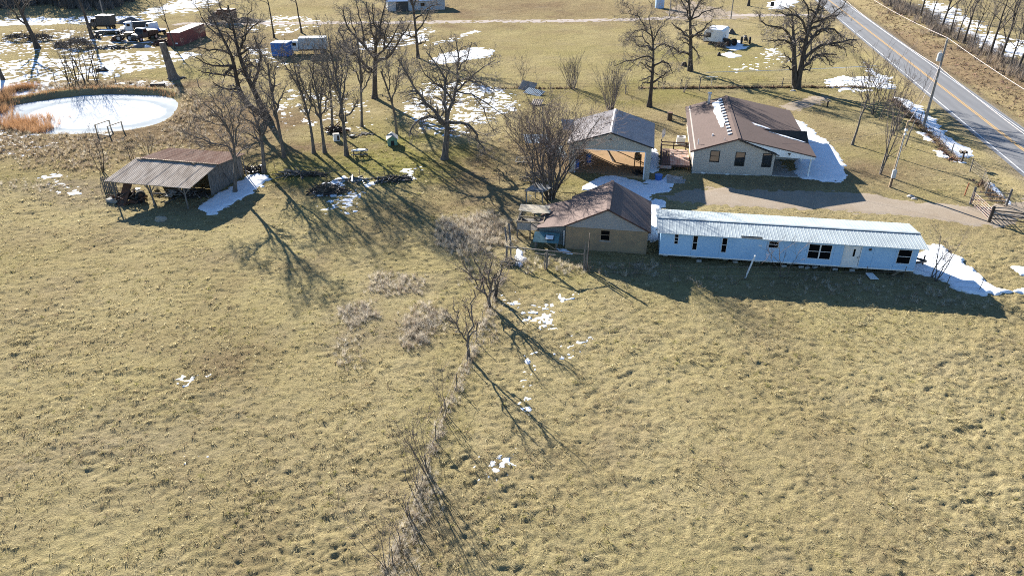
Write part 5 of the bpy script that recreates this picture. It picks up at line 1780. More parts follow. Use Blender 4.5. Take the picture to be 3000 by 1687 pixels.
def build_poles():
    P = ground_pt('R', 1730, 1070)
    t = empty('utility_pole', 'tall grey utility pole with transformer by the highway', 'utility pole', P)
    MB().bar((0, 0, -.4), (0, 0, 10.9), .19, 10, .12).build('pole', 'pole', t)
    tr = MB().bar((-.42, -.05, 8.35), (-.42, -.05, 9.25), .27, 12).bar((-.42, -.05, 9.25), (-.42, -.05, 9.33), .22, 12).build('transformer', 'grey_box', t)
    MB().bar((-.5, -.05, 9.3), (-.5, -.05, 9.6), .04, 6).bar((-.36, -.05, 9.3), (-.36, -.05, 9.6), .04, 6).build('bushing', 'grey_box', tr)
    MB().bb(-.2, .0, -.08, .02, 8.5, 8.6).bb(-.2, 0, -.08, .02, 9.0, 9.1).build('bracket', 'galv', t)
    MB().bar((0, 0, 10.9), (0, 0, 11.15), .05, 8).build('insulator', 'grey_box', t)
    for z in (7.6, 6.2):
        MB().box((0, -.16, z), (.12, .1, .25)).build('cable_clamp', 'galv', t)
    top = Vector(P) + Vector((0, 0, 11.1))

    def wire(name, label, a, b, sag, r, mat='wire'):
        mb = MB(); a, b = Vector(a), Vector(b); n = 14
        pts = [a.lerp(b, k / n) - Vector((0, 0, 4 * sag * (k / n) * (1 - k / n))) for k in range(n + 1)]
        for p, q in zip(pts, pts[1:]): mb.bar(p - a, q - a, r, 4)
        o = mb.build(name, mat, None, tuple(a)); tag(o, label, 'cable')
    w3 = lambda off, t_, z: Vector((*(R0 + RD * t_ + RN * off), z))
    wire('power_line', 'pinkish sunlit power line running to the far highway', top, w3(-3.0, 115, 11.0), 1.2, .022)
    wire('power_line', 'sunlit power line running off to the right', top, w3(-4.0, -60, 11.0), 1.0, .022)
    wire('telephone_line', 'lower cable from the utility pole to the right', Vector(P) + Vector((0, 0, 7.6)), w3(-4.0, -60, 7.4), 1.0, .025)
    wire('telephone_line', 'lower cable from the utility pole to the far highway', Vector(P) + Vector((0, 0, 7.6)), w3(-3.0, 115, 7.6), 1.0, .025)
    # meter pole
    Q = ground_pt('I', 437, 832)
    t = empty('meter_pole', 'tan wooden pole with grey electric meter box by the driveway', 'utility pole', Q)
    MB().bar((0, 0, -.3), (.12, 0, 7.0), .15, 9, .10).build('pole', 'pole_tan', t)
    MB().bb(-.22, .18, -.32, -.14, 1.1, 1.95).build('meter_box', 'grey_box', t)
    MB().bar((.0, -.22, 1.95), (.09, -.12, 6.2), .03, 6).build('conduit', 'grey_box', t)
    MB().bb(-.02, .22, -.2, .0, 6.0, 6.2).bb(-.0, .2, -.2, .0, 5.6, 5.75).build('insulator', 'white_paint', t)
    MB().bar((.0, -.16, .0), (.02, -.16, 1.1), .05, 6).build('ground_conduit', 'rust', t)
    wire('service_cable', 'service cable from the utility pole to the meter pole', Vector(P) + Vector((0, 0, 7.9)), Vector(Q) + Vector((.1, 0, 6.6)), .5, .018)
    wire('service_cable', 'service cable from the meter pole to the house', Vector(Q) + Vector((.1, 0, 6.4)), (28.6, 76.5, 3.3), .5, .012, 'fence_wire')
    # bright cable over the yard fence
    wire('overhead_cable', 'white cable strung above the yard fence', (*gp('R', -100, 690), 1.5), (*gp('R', 1320, 632), 1.5), .1, .045, 'white_paint')
    # sapling post by the meter pole
    S = ground_pt('I', 628, 330)
    o = MB().bar((0, 0, -.2), (.12, .0, 1.6), .09, 8, .08).bar((.12, 0, 1.6), (.38, 0, 3.2), .08, 8, .06).build('wooden_stub', 'wood_grey', None, S)
    tag(o, 'crooked wooden stub pole behind the meter pole', 'post')
    for k, (z, x, y, h, lab) in enumerate((('C', 2545, 192, 9, 'thin far utility pole left of the twin oak'), ('A', 1058, 222, 10, 'thin far utility pole above the old trucks'), ('C', 1928, 160, 8, 'pale thin post beside the blue tank'))):
        p = ground_pt(z, x, y)
        t = empty('far_utility_pole', lab, 'utility pole', p)
        MB().bar((0, 0, -.3), (0, 0, h), .14, 8, .1).build('pole', 'pole', t)
        MB().bb(-.7, .7, -.05, .05, h - .6, h - .48).build('crossarm', 'pole', t)


build_poles()


def build_mailboxes():
    P = ground_pt('I', 1310, 522)
    t = empty('mailbox', 'dark mailboxes on a wooden post by the highway ditch', 'mailbox', P)
    MB().bb(-.07, .07, -.07, .07, -.2, 1.15).build('post', 'wood_dark', t)
    MB().bb(-.45, .25, -.1, .1, 1.05, 1.15).build('crossarm', 'wood_dark', t)
    for x in (-.38, .1):
        V = MB()
        V.bb(x - .11, x + .11, -.25, .25, 1.15, 1.3)
        V.bar((x, -.25, 1.3), (x, .25, 1.3), .11, 10)
        V.build('box', 'dark_metal', t)


build_mailboxes()


def simple(name, label, cat, z, x, y, parts, rz=0.0, group=None, dz=0.0):
    """a thing standing on the ground: parts = [(part name, material, MB)]"""
    P = ground_pt(z, x, y)
    t = empty(name, label, cat, (P[0], P[1], P[2] + dz), rz, group)
    for nm, m, mb in parts:
        mb.build(nm, m, t)
    return t


# ------------------------------------------------------------------ yard things round the cottage and garage
def build_coop():
    P = ground_pt('F', 330, 1075)
    t = empty('chicken_coop', 'small teal coop with sloping board roof and white hatch', 'coop', P, A99)
    for k in range(4):
        z0, z1 = .86 + k * .115, .86 + (k + 1) * .115
        y0, y1 = -.2 + k * .28, -.2 + (k + 1) * .28
        MB().slab([(-.15, y0, z0), (2.05, y0, z0), (2.05, y1 - .01, z1), (-.15, y1 - .01, z1)], .03).build('roof_board', 'teal', t)
    h = MB().slab([(.85, .05, 1.02), (1.6, .05, 1.02), (1.6, .6, 1.25), (.85, .6, 1.25)], .03).build('hatch_frame', 'wood_dark', t)
    MB().slab([(.9, .1, 1.05), (1.55, .1, 1.05), (1.55, .53, 1.23), (.9, .53, 1.23)], .02).build('hatch', 'white_paint', h)
    for x in (.05, 1.85):
        for y in (.0, .8):
            MB().bb(x - .05, x + .05, y - .05, y + .05, -.2, .9 + y * .3).build('leg', 'wood_grey', t)
    MB().bb(0, 1.9, .82, .86, .3, 1.15).build('back_wall', 'teal', t)
    MB().bb(-.02, .02, .0, .82, .35, .85).bb(1.88, 1.92, .0, .82, .35, .85).build('side_wall', 'teal', t)
    MB().beam((.9, .0, .75), (1.85, .0, .15), .05, .08).build('brace', 'wood_tan', t)


build_coop()


def build_hutch():
    P = ground_pt('F', 135, 945)
    t = empty('hutch_frame', 'open timber hutch frame with torn plywood top', 'hutch', P, A99)
    W, D1 = 2.3, 2.6
    for x in (0, 1.15, W):
        for y in (0, D1):
            MB().bb(x - .05, x + .05, y - .05, y + .05, -.2, 1.65 + .15 * y).build('leg', 'wood_grey', t)
    for y, z in ((0, 1.6), (.9, 1.72), (1.8, 1.86), (D1, 2.0)):
        MB().bb(-.08, W + .1, y - .04, y + .04, z - .05, z + .05).build('rafter', 'wood_tan', t)
    for x in (0, W):
        MB().beam((x, 0, 1.62), (x, D1, 2.0), .06, .1).build('side_rail', 'wood_tan', t)
    MB().slab([(-.2, 1.75, 1.93), (1.2, 1.55, 1.92), (2.4, 1.75, 1.95), (2.6, D1 + .3, 2.1), (-.15, D1 + .25, 2.08)], .03).build('plywood_top', 'ply', t)
    MB().slab([(1.1, 1.2, 1.97), (2.7, 1.4, 2.0), (2.75, 1.9, 2.08), (1.0, 1.75, 2.05)], .025).build('plywood_top', 'ply', t)
    MB().bb(.02, 1.2, -.07, -.03, .85, 1.5).build('panel', 'grey_ply', t)
    MB().bb(0, W, .02, D1 - .02, .8, .84).build('shelf', 'wood_grey', t)
    MB().bb(-.06, -.02, .1, D1, .9, 1.5).build('panel', 'grey_ply', t)


build_hutch()


def build_pen():
    P = ground_pt('F', 15, 1180)
    t = empty('rail_pen', 'weathered pole-rail pen in front of the coop', 'pen', P)
    o = Vector(P)
    def rel(z, x, y, h): return tuple(Vector((*gp(z, x, y), b1(*gp(z, x, y)) + h)) - o)
    for (x, y, h, r) in ((15, 1180, 1.25, .09), (60, 1160, 1.5, .07), (440, 1292, 1.5, .05), (462, 1292, 1.75, .08)):
        a = rel('F', x, y, 0)
        MB().bar((a[0], a[1], -.2), (a[0] + .02, a[1], h), r, 8).build('post', 'wood_grey', t)
    A, B, C = rel('F', 15, 1180, 1.15), rel('F', 462, 1292, 1.7), rel('F', 880, 1290, 1.35)
    MB().bar(A, B, .055, 7).build('rail', 'wood_grey', t)
    MB().bar(B, C, .06, 7, .04).build('rail', 'wood_grey', t)
    MB().bar(rel('F', 330, 1225, .9), rel('F', 560, 1250, .95), .05, 6).build('rail', 'wood_grey', t)
    for k, (x, y, h, dx, lab) in enumerate(((878, 1300, 2.5, -.02, 'tall split grey post before the cottage wall'), (898, 1296, 2.1, .05, 'shorter split post beside the tall one'))):
        p = ground_pt('F', x, y)
        o2 = MB().bar((0, 0, -.2), (dx, 0, h * .6), .09, 7, .08).bar((dx, 0, h * .6), (dx + .06, 0, h), .08, 7, .03).build('split_post', 'wood_grey', None, p)
        tag(o2, lab, 'post')
    p = ground_pt('F', 915, 1290)
    o2 = MB().beam((0, 0, 0), (.12, .5, 3.0), .26, .05).build('leaning_board', 'wood_dark', None, p)
    tag(o2, 'dark board leaning upright behind the split posts', 'board')
    p = ground_pt('F', 60, 1000)
    o2 = MB().beam((0, 0, -.1), (-.15, 1.0, 1.4), .16, .03).beam((-.3, -.2, -.1), (-.5, .7, 1.2), .14, .03).build('leaning_boards', 'wood_grey', None, p)
    tag(o2, 'grey boards leaning at the left of the hutch', 'board')


build_pen()


def build_kennel():
    P = ground_pt('F', 222, 600)
    t = empty('kennel_frame', 'dark pipe kennel frame behind the cottage lean-to', 'kennel', P, A99)
    for x in (0, 2.2, 4.9):
        MB().bar((x, 0, -.1), (x, 0, 1.75), .04, 6).build('upright', 'dark_metal', t)
    MB().bar((0, 0, 1.75), (4.9, 0, 1.75), .035, 6).bar((0, 0, .2), (4.9, 0, .2), .025, 6).build('rail', 'dark_metal', t)
    mb = MB()
    for k in range(1, 24): mb.bar((k * .2, 0, .2), (k * .2, 0, 1.75), .006, 3)
    mb.build('mesh_wire', 'fence_wire', t)
    mb = MB()
    mb.beam((.35, .1, .6), (.6, .1, 1.5), .06, .02).beam((.6, .1, .6), (.35, .1, 1.4), .06, .02).beam((.3, .1, 1.2), (.75, .1, 1.1), .05, .02)
    o = mb.build('slat_bundle', 'white_paint', None, P, A99); tag(o, 'crossed white slats tied to the kennel frame', 'slats')
    o = MB().slab([(-.3, 1.2, 1.2), (1.6, 1.0, 1.25), (2.6, 2.2, 1.5), (.6, 2.6, 1.6)], .04).bb(-.1, .0, 1.2, 1.3, -.1, 1.15).bb(2.3, 2.4, 2.1, 2.2, -.1, 1.4).bb(.6, .7, 2.4, 2.5, -.1, 1.5).bb(1.5, 1.6, 1.1, 1.2, -.1, 1.2).build('low_shelter', 'grey_ply', None, P, A99)
    tag(o, 'low grey plywood shelter under the tangled bush', 'shelter')


build_kennel()

# loose things by the garage and deck
simple('plastic_tub', 'blue plastic tub at the garage corner', 'tub', 'G', 125, 1150, [('tub', 'blue_plastic', MB().bar((0, 0, 0), (0, 0, .62), .36, 14, .42)), ('water', 'black', MB().bar((0, 0, .58), (0, 0, .6), .36, 14))])
simple('concrete_pad', 'flat square concrete pad below the deck', 'pad', 'G', 350, 1165, [('slab', 'concrete', MB().bb(-1.0, 1.0, -1.1, 1.1, -.1, .06)), ('cover', 'block', MB().bar((0, .4, .06), (0, .4, .09), .4, 14))], A99)
simple('heat_pump', 'white air conditioner unit beside the house wall', 'air conditioner', 'G', 400, 730, [('case', 'white_paint', MB().bb(-.5, .5, -.4, .4, 0, .85)), ('fan_grille', 'dark_metal', MB().bar((-.05, 0, .85), (-.05, 0, .87), .33, 16)), ('foot', 'concrete', MB().bb(-.6, .6, -.5, .5, -.15, -.0))], A99)
def dish():
    P = (19.6 + math.cos(A99) * -3.3 - math.sin(A99) * 6.1, 76.31 + math.sin(A99) * -3.3 + math.cos(A99) * 6.1, 1.75)
    t = empty('satellite_dish', 'grey satellite dish on the deck corner post', 'satellite dish', P)
    MB().bar((0, 0, 0), (0, 0, .5), .03, 6).build('mast', 'galv', t)
    V = []; F = []
    n = 14
    for r in range(4):
        for k in range(n):
            a = 2 * math.pi * k / n; rr = .1 + .13 * r
            V.append((rr * math.cos(a) * .9, .12 * (r / 3) ** 2 * -1, .75 + rr * math.sin(a) * 1.05))
    for r in range(3):
        for k in range(n): F.append((r * n + k, r * n + (k + 1) % n, (r + 1) * n + (k + 1) % n, (r + 1) * n + k))
    F.append(tuple(range(n)))
    o = MB().add(V, F).build('reflector', 'galv', t); o.rotation_euler = (0, 0, .9)
    sm = o.modifiers.new('solid', 'SOLIDIFY'); sm.thickness = .02
    MB().bar((0, 0, .5), (.35, -.5, .65), .015, 5).build('feed_arm', 'dark_metal', t)
dish()
simple('burn_barrel', 'dark square burn box on the lawn behind the garage', 'barrel', 'G', 262, 440, [('drum', 'dark_metal', MB().bar((0, 0, 0), (0, 0, 1.0), .34, 14)), ('rim', 'rust', MB().bar((0, 0, 1.0), (0, 0, 1.05), .37, 14))])
simple('short_post', 'short dark wooden post on the lawn right of the house', 'post', 'G', 2230, 272, [('stake', 'wood_dark', MB().bar((0, 0, -.1), (0, 0, .8), .12, 8)), ('cap', 'wood_grey', MB().bar((0, 0, .8), (0, 0, .84), .13, 8))])
for k, (x, y, lab) in enumerate(((1105, 800, 'blue drum inside the garage'), (945, 880, 'blue drum just inside the garage door'))):
    simple('blue_drum', lab, 'drum', 'J', x, y, [('drum', 'blue_plastic', MB().bar((0, 0, .02), (0, 0, .85), .29, 14)), ('lid', 'blue_paint', MB().bar((0, 0, .85), (0, 0, .9), .31, 14))])
simple('lumber', 'pale boards leaning inside the back of the garage', 'lumber', 'J', 1460, 800, [('board', 'wood_tan', MB().beam((0, 0, .08), (-1.6, 3.2, 1.9), .2, .04)), ('board', 'white_paint', MB().beam((-.2, .2, .08), (-1.4, 3.6, 2.1), .24, .04))], 0)
simple('workbench', 'cluttered wooden bench at the right garage wall', 'bench', 'J', 1740, 850, [('top', 'wood_tan', MB().bb(-.3, .5, -.2, 1.9, .85, .92)), ('leg', 'wood_dark', MB().bb(-.28, -.18, -.15, -.05, 0, .85)), ('leg', 'wood_dark', MB().bb(-.28, -.18, 1.7, 1.8, 0, .85)), ('leg', 'wood_dark', MB().bb(.38, .48, -.15, -.05, 0, .85)), ('leg', 'wood_dark', MB().bb(.38, .48, 1.7, 1.8, 0, .85)), ('clutter', 'wood_tan', MB().box((.1, .4, 1.05), (.5, .3, .25), .4).box((0, 1.2, 1.1), (.4, .7, .3), -.3).beam((-.2, .2, .95), (.4, 1.8, 1.7), .1, .06))], A99)
simple('tool_cart', 'dark mower parked at the right garage post', 'mower', 'J', 1760, 940, [('deck', 'dark_metal', MB().bb(-.5, .5, -.35, .35, .12, .4)), ('engine', 'black', MB().box((0, 0, .52), (.45, .4, .26))), ('wheel', 'tyre', MB().bar((-.4, -.42, .18), (-.4, -.34, .18), .18, 12)), ('wheel', 'tyre', MB().bar((.4, -.42, .18), (.4, -.34, .18), .18, 12)), ('handle', 'dark_metal', MB().bar((-.45, -.2, .4), (-1.0, -.2, 1.0), .025, 6).bar((-.45, .2, .4), (-1.0, .2, 1.0), .025, 6).bar((-1, -.2, 1), (-1, .2, 1), .025, 6))], .5)


def tin_sheet(label, z, x, y, w, l, tilt, roll, rz, mat='shed_tin', h=.25):
    X, Y, Z = ground_pt(z, x, y)
    me = ribbed_panel(w, l, max(3, int(w / .28)), .03, .06)
    o = bpy.data.objects.new('tin_sheet', me)
    me.materials.append(M[mat]); COL.objects.link(o)
    o.location = (X, Y, Z + h); o.rotation_euler = (tilt, roll, rz)
    tag(o, label, 'tin sheet')


tin_sheet('fallen tin sheets propped by the lone sapling', 'C', 400, 905, 2.6, 1.8, .62, .06, -.5, 'shed_tin', .1)
tin_sheet('pale tin sheet lying flat right of the sapling', 'C', 455, 945, 3.0, 1.6, .30, .05, -.62, 'white_roof', .15)
tin_sheet('small ribbed tin sheet lying on the grass', 'C', 530, 1065, 1.5, 1.9, .2, 0, -.25, 'shed_tin', .12)
tin_sheet('white tin sheet under the thicket by the garage', 'J', 270, 600, 3.0, 2.0, .25, .05, .15, 'white_roof', .5)
tin_sheet('crumpled pale sheet beside the tangled bush', 'J', 590, 780, 2.2, 2.2, .35, .1, .3, 'white_roof', .4)
tin_sheet('pale sheet against the garage side wall', 'J', 770, 410, 1.8, 1.9, .5, .1, .2, 'white_roof', .4)
simple('window_frame', 'old white window frame lying in the grass', 'window frame', 'J', 250, 800, [('frame', 'ply', MB().beam((-.9, -.5, .15), (.9, -.5, .25), .1, .06).beam((-.9, .5, .35), (.9, .5, .45), .1, .06).beam((-.9, -.5, .15), (-.9, .5, .35), .1, .06).beam((.9, -.5, .25), (.9, .5, .45), .1, .06)), ('muntin', 'ply', MB().beam((0, -.5, .2), (0, .5, .4), .06, .05).beam((-.45, -.5, .18), (-.45, .5, .38), .05, .04))], -.2)
# trailer surroundings
o = MB().bar((0, 0, -.1), (.55, .1, 2.0), .07, 8).build('pvc_pipe', 'white_paint', None, ground_pt('H', 900, 692)); tag(o, 'white plastic pipe stuck in the grass before the trailer', 'pipe')
o = MB().slab([(-.3, -.35, .1), (.35, -.4, .1), (.2, .5, .2), (-.4, .5, .2)], .04).build('panel_sheet', 'white_paint', None, ground_pt('H', 1912, 690)); tag(o, 'small white panel lying before the trailer', 'panel')
o = MB().beam((0, 0, .08), (1.75, .7, .75), .16, .05).build('plank', 'wood_tan', None, ground_pt('H', 2068, 678)); tag(o, 'pale plank propped against the trailer corner', 'plank')
simple('trailer_hitch', 'dark steel hitch at the right end of the trailer', 'hitch', 'N', 640, 640, [('tongue', 'dark_metal', MB().beam((-.3, .6, .6), (.75, .2, .5), .15, .15).beam((-.3, -.5, .6), (.75, .2, .5), .15, .15)), ('jack', 'black', MB().bar((.55, .2, 0), (.55, .2, 1.0), .06, 8))], math.radians(-8.8))


def rock(name, label, cat, z, x, y, s, seed, mat='stone', dz=0.0, rough=.25):
    rr = np.random.default_rng(seed)
    bm = bmesh.new()
    bmesh.ops.create_icosphere(bm, subdivisions=2, radius=1.0)
    for v in bm.verts:
        k = 1 + rr.normal(0, rough * .5)
        v.co = Vector((v.co.x * s[0] * k, v.co.y * s[1] * k, max(-.2, v.co.z * s[2] * k)))
    me = bpy.data.meshes.new(name); bm.to_mesh(me); bm.free()
    P = ground_pt(z, x, y)
    o = mesh_obj(name, me, mat, None, (P[0], P[1], P[2] + dz))
    return tag(o, label, cat)


rock('stone', 'pale stone beside the driveway', 'stone', 'I', 690, 945, (.38, .26, .22), 1)
rock('stone', 'second pale stone at the driveway edge', 'stone', 'I', 735, 970, (.3, .2, .15), 2)
rock('stone', 'white stone at the foot of the twin oak', 'stone', 'S', 640, 1382, (.4, .25, .18), 3)


# ------------------------------------------------------------------ heaps of brush, logs and scrap
def stick_heap(name, label, z, x, y, sx, sy, h, n, seed, mats=('wood_dark',), r=(.03, .09), L=(.8, 2.2), cat='brush pile', flat=.35):
    rr = random.Random(seed)
    P = ground_pt(z, x, y)
    t = empty(name, label, cat, P)
    per = {}
    for k in range(n):
        m = mats[k % len(mats)]
        mb = per.setdefault(m, MB())
        a = rr.uniform(0, math.pi); l = rr.uniform(*L)
        q = math.sqrt(rr.random()); th = rr.uniform(0, 6.28)
        cx, cy = sx * q * math.cos(th), sy * q * math.sin(th)
        cz = h * (1 - q) * rr.uniform(.3, 1) + .06
        dx, dy, dz = math.cos(a) * l / 2, math.sin(a) * l / 2, rr.uniform(-flat, flat) * l / 2
        rad = rr.uniform(*r)
        mb.bar((cx - dx, cy - dy, max(.03, cz - dz)), (cx + dx, cy + dy, max(.03, cz + dz)), rad, 5, rad * .6)
    for m, mb in per.items():
        o = mb.build('branches', m, t)
        o['kind'] = 'stuff'
    return t


stick_heap('brush_heap', 'root-ball brush heap ringed by snow near the wire fence', 'K', 900, 900, 1.6, 1.2, 1.0, 130, 1, ('wood_dark', 'straw_pile'), (.02, .07))
rock('root_ball', 'dark earthy root ball in the brush heap', 'root ball', 'K', 890, 900, (1.1, .8, .7), 4, 'straw_pile', 0, .45)
stick_heap('log_heap', 'dark log heap along the wire fence', 'K', 1550, 785, 1.7, .5, .45, 30, 2, ('wood_dark', 'wood_grey'), (.06, .12), (1.2, 2.4), 'log pile', .1)
stick_heap('branch_heap', 'low dark branch heap left on the fence line', 'K', 750, 735, 1.4, .5, .3, 34, 3, ('wood_dark', 'straw_pile'), (.03, .09))
stick_heap('pipe_heap', 'grey pipes and sheet lying on the fence line', 'K', 1140, 785, 1.3, .35, .35, 18, 5, ('galv', 'wood_grey'), (.05, .12), (1.4, 2.4), 'pipe pile', .06)
stick_heap('lumber_heap', 'grey broken boards beyond the shed snow', 'K', 540, 730, 1.3, .7, .5, 26, 6, ('wood_grey',), (.04, .08), (1.2, 2.4), 'lumber pile', .25)
stick_heap('junk_heap', 'tangled junk behind the shed corner', 'K', 130, 705, .9, .7, .8, 40, 7, ('wood_dark', 'dark_metal'), (.03, .09), (.8, 1.8), 'junk pile', .9)
stick_heap('scrap_heap', 'dark scrap metal heap between the grove trees', 'K', 985, 300, 1.2, .8, 1.1, 60, 8, ('dark_metal', 'rust'), (.05, .14), (.7, 1.6), 'scrap pile', .8)
stick_heap('board_scatter', 'loose boards on the grass beside the scrap heap', 'K', 1210, 325, 1.6, .5, .15, 12, 9, ('wood_grey',), (.04, .07), (1.2, 2.4), 'boards', .03)
stick_heap('bank_logs', 'driftwood logs on the snow before the old trucks', 'O', 640, 470, 3.4, .9, .5, 40, 10, ('wood_dark', 'wood_grey'), (.06, .14), (1.5, 3.2), 'logs', .1)
stick_heap('lumber_pile', 'brown lumber pile at the left end of the red container', 'O', 1430, 415, 1.3, 1.2, 1.5, 70, 11, ('rust', 'wood_dark'), (.06, .14), (1.2, 2.4), 'lumber pile', .15)
stick_heap('twig_heap', 'grey dead weeds heap in the pen corner', 'F', 60, 1230, .8, .6, .7, 90, 12, ('weed', 'wood_grey'), (.008, .02), (.5, 1.2), 'weeds', .9)
stick_heap('branch_tangle', 'grey branch tangle under the garage bush', 'F', 350, 300, 1.4, 1.2, 1.2, 90, 13, ('wood_grey',), (.015, .05), (.8, 1.8), 'branches', .8)

simple('scrap_drum', 'white enamel washer tub by the scrap heap', 'washer', 'K', 985, 385, [('case', 'white_paint', MB().bb(-.38, .38, -.35, .35, 0, .8)), ('lid', 'dark_metal', MB().bb(-.36, .36, -.33, .33, .8, .86)), ('side_damage', 'dark_metal', MB().bb(.05, .3, -.37, -.35, .1, .7))], .3)
simple('spare_tyre', 'old tyre lying beside the scrap heap', 'tyre', 'K', 1140, 350, [('tyre', 'tyre', MB().bar((0, 0, 0), (0, 0, .22), .36, 14)), ('rim', 'galv', MB().bar((0, 0, .2), (0, 0, .24), .18, 12))])
simple('truck_tyre', 'pale ring tyre standing by the shed tree', 'tyre', 'K', 225, 690, [('tyre', 'galv', MB().bar((0, 0, .3), (.1, .14, .32), .34, 14)), ('rim', 'tyre', MB().bar((-.01, -.02, .3), (.11, .16, .32), .2, 12))])


def build_doghouse():
    P = ground_pt('K', 1500, 445)
    t = empty('doghouse', 'mint green doghouse with grey gable roof under the trees', 'doghouse', P, .18)
    W1, D1, H1, PK = 1.15, 1.5, .85, 1.25
    MB().extrude([(0, 0, -.1), (W1, 0, -.1), (W1, 0, H1), (W1 / 2, 0, PK), (0, 0, H1)], (0, .04, 0)).build('front_wall', 'mint', t)
    MB().extrude([(0, D1, -.1), (W1, D1, -.1), (W1, D1, H1), (W1 / 2, D1, PK), (0, D1, H1)], (0, -.04, 0)).build('rear_wall', 'mint', t)
    MB().bb(0, .04, .04, D1 - .04, -.1, H1).bb(W1 - .04, W1, .04, D1 - .04, -.1, H1).build('side_wall', 'mint', t)
    MB().bb(.38, .78, -.02, .0, 0, .65).build('doorway', 'black', t)
    MB().slab([(W1 / 2, -.15, PK + .06), (W1 / 2, D1 + .12, PK + .06), (-.15, D1 + .12, H1 - .05), (-.15, -.15, H1 - .05)], .05).build('roof', 'grey_ply', t)
    MB().slab([(W1 / 2, -.15, PK + .06), (W1 + .15, -.15, H1 - .05), (W1 + .15, D1 + .12, H1 - .05), (W1 / 2, D1 + .12, PK + .06)], .05).build('roof', 'grey_ply', t)


build_doghouse()


def build_table():
    P = ground_pt('K', 1220, 545)
    t = empty('picnic_table', 'weathered picnic table with snow on top under the trees', 'table', P, .15)
    for k in range(5):
        MB().bb(-.95, .95, -.4 + k * .16, -.25 + k * .16, .70, .74).build('top_plank', 'wood_grey', t)
    for y in (-.85, .72):
        MB().bb(-.95, .95, y, y + .26, .42, .46).build('bench_plank', 'wood_grey', t)
    for x in (-.7, .7):
        MB().beam((x, -.65, 0), (x, -.15, .70), .06, .1).build('leg', 'wood_dark', t)
        MB().beam((x, .65, 0), (x, .15, .70), .06, .1).build('leg', 'wood_dark', t)
        MB().beam((x, -.85, .40), (x, .95, .40), .06, .1).build('crossbar', 'wood_dark', t)
    mb = MB(); rr = random.Random(3)
    mb.slab([(-.1 + .75 * math.cos(a) * (1 + rr.uniform(-.15, .15)) + .1, .0 + .34 * math.sin(a), .80) for a in [k * .45 for k in range(14)]], .055)
    o = mb.build('table_snow', 'snow', None, P, .15); tag(o, 'snow cap lying on the picnic table', 'snow')


build_table()

simple('stepping_log', 'dark culvert pipe lying on the pond bank', 'culvert', 'O', 1360, 1065, [('pipe', 'dark_metal', MB().bar((-1.1, 0, .3), (1.0, .1, .3), .34, 12)), ('end_ring', 'black', MB().bar((1.0, .1, .3), (1.05, .1, .3), .28, 12))])
rock('shrub_clump', 'dark round shrub in the snow behind the pond', 'shrub', 'O', 520, 820, (.95, .6, .55), 6, 'wood_dark', 0, .5)


def build_snag():
    P = ground_pt('A', 1735, 800)
    t = empty('dead_trunk', 'tall broken dead tree trunk standing by the pond', 'dead tree', P)
    w = Wood(77)
    w.add([np.array(q, float) for q in ((.35, 0, -.2), (.15, 0, .8), (-.05, .05, 2.6), (-.25, .05, 4.6), (-.4, .05, 5.6))], [1.0, .72, .58, .52, .50], True)
    for a in (0.3, 1.6, 3.0, 4.4, 5.5):
        w.add([np.array((.1, 0, .7)), np.array((.2 + .7 * math.cos(a), .7 * math.sin(a), .15)), np.array((.25 + 1.2 * math.cos(a), 1.2 * math.sin(a), -.15))], [.3, .25, .1], True)
    V, F = w.meshes((12, 3))[0]
    mesh_obj('trunk', np_mesh('trunk', V, F, True), 'bark_grey', t)
    MB().bar((-.4, .05, 5.55), (-.41, .05, 5.66), .48, 12, .42).build('broken_top', 'wood_tan', t)
    stick_heap('bark_litter', 'fallen bark and snow at the dead trunk foot', 'A', 1790, 790, 1.2, .6, .4, 26, 14, ('wood_dark', 'wood_grey'), (.04, .1), (.6, 1.4), 'bark', .2)


build_snag()


def build_dock():
    P = ground_pt('A', 1075, 1350)
    t = empty('dock', 'small grey fishing dock with rails at the pond edge', 'dock', (P[0], P[1], -.25), math.radians(-20))
    for k in range(9):
        MB().bb(-1.0, 1.0, -.6 + k * .27, -.36 + k * .27, .30, .34).build('plank', 'grey_ply', t)
    for x in (-1.0, 1.0):
        for y in (-.5, 1.7):
            MB().bb(x - .06, x + .06, y - .06, y + .06, -.5, 1.5).build('post', 'ply', t)
        MB().beam((x, -.5, 1.45), (x, 1.7, 1.45), .06, .1).build('rail', 'ply', t)
        MB().beam((x, -.5, .22), (x, 1.7, .22), .06, .12).build('joist', 'wood_dark', t)


build_dock()


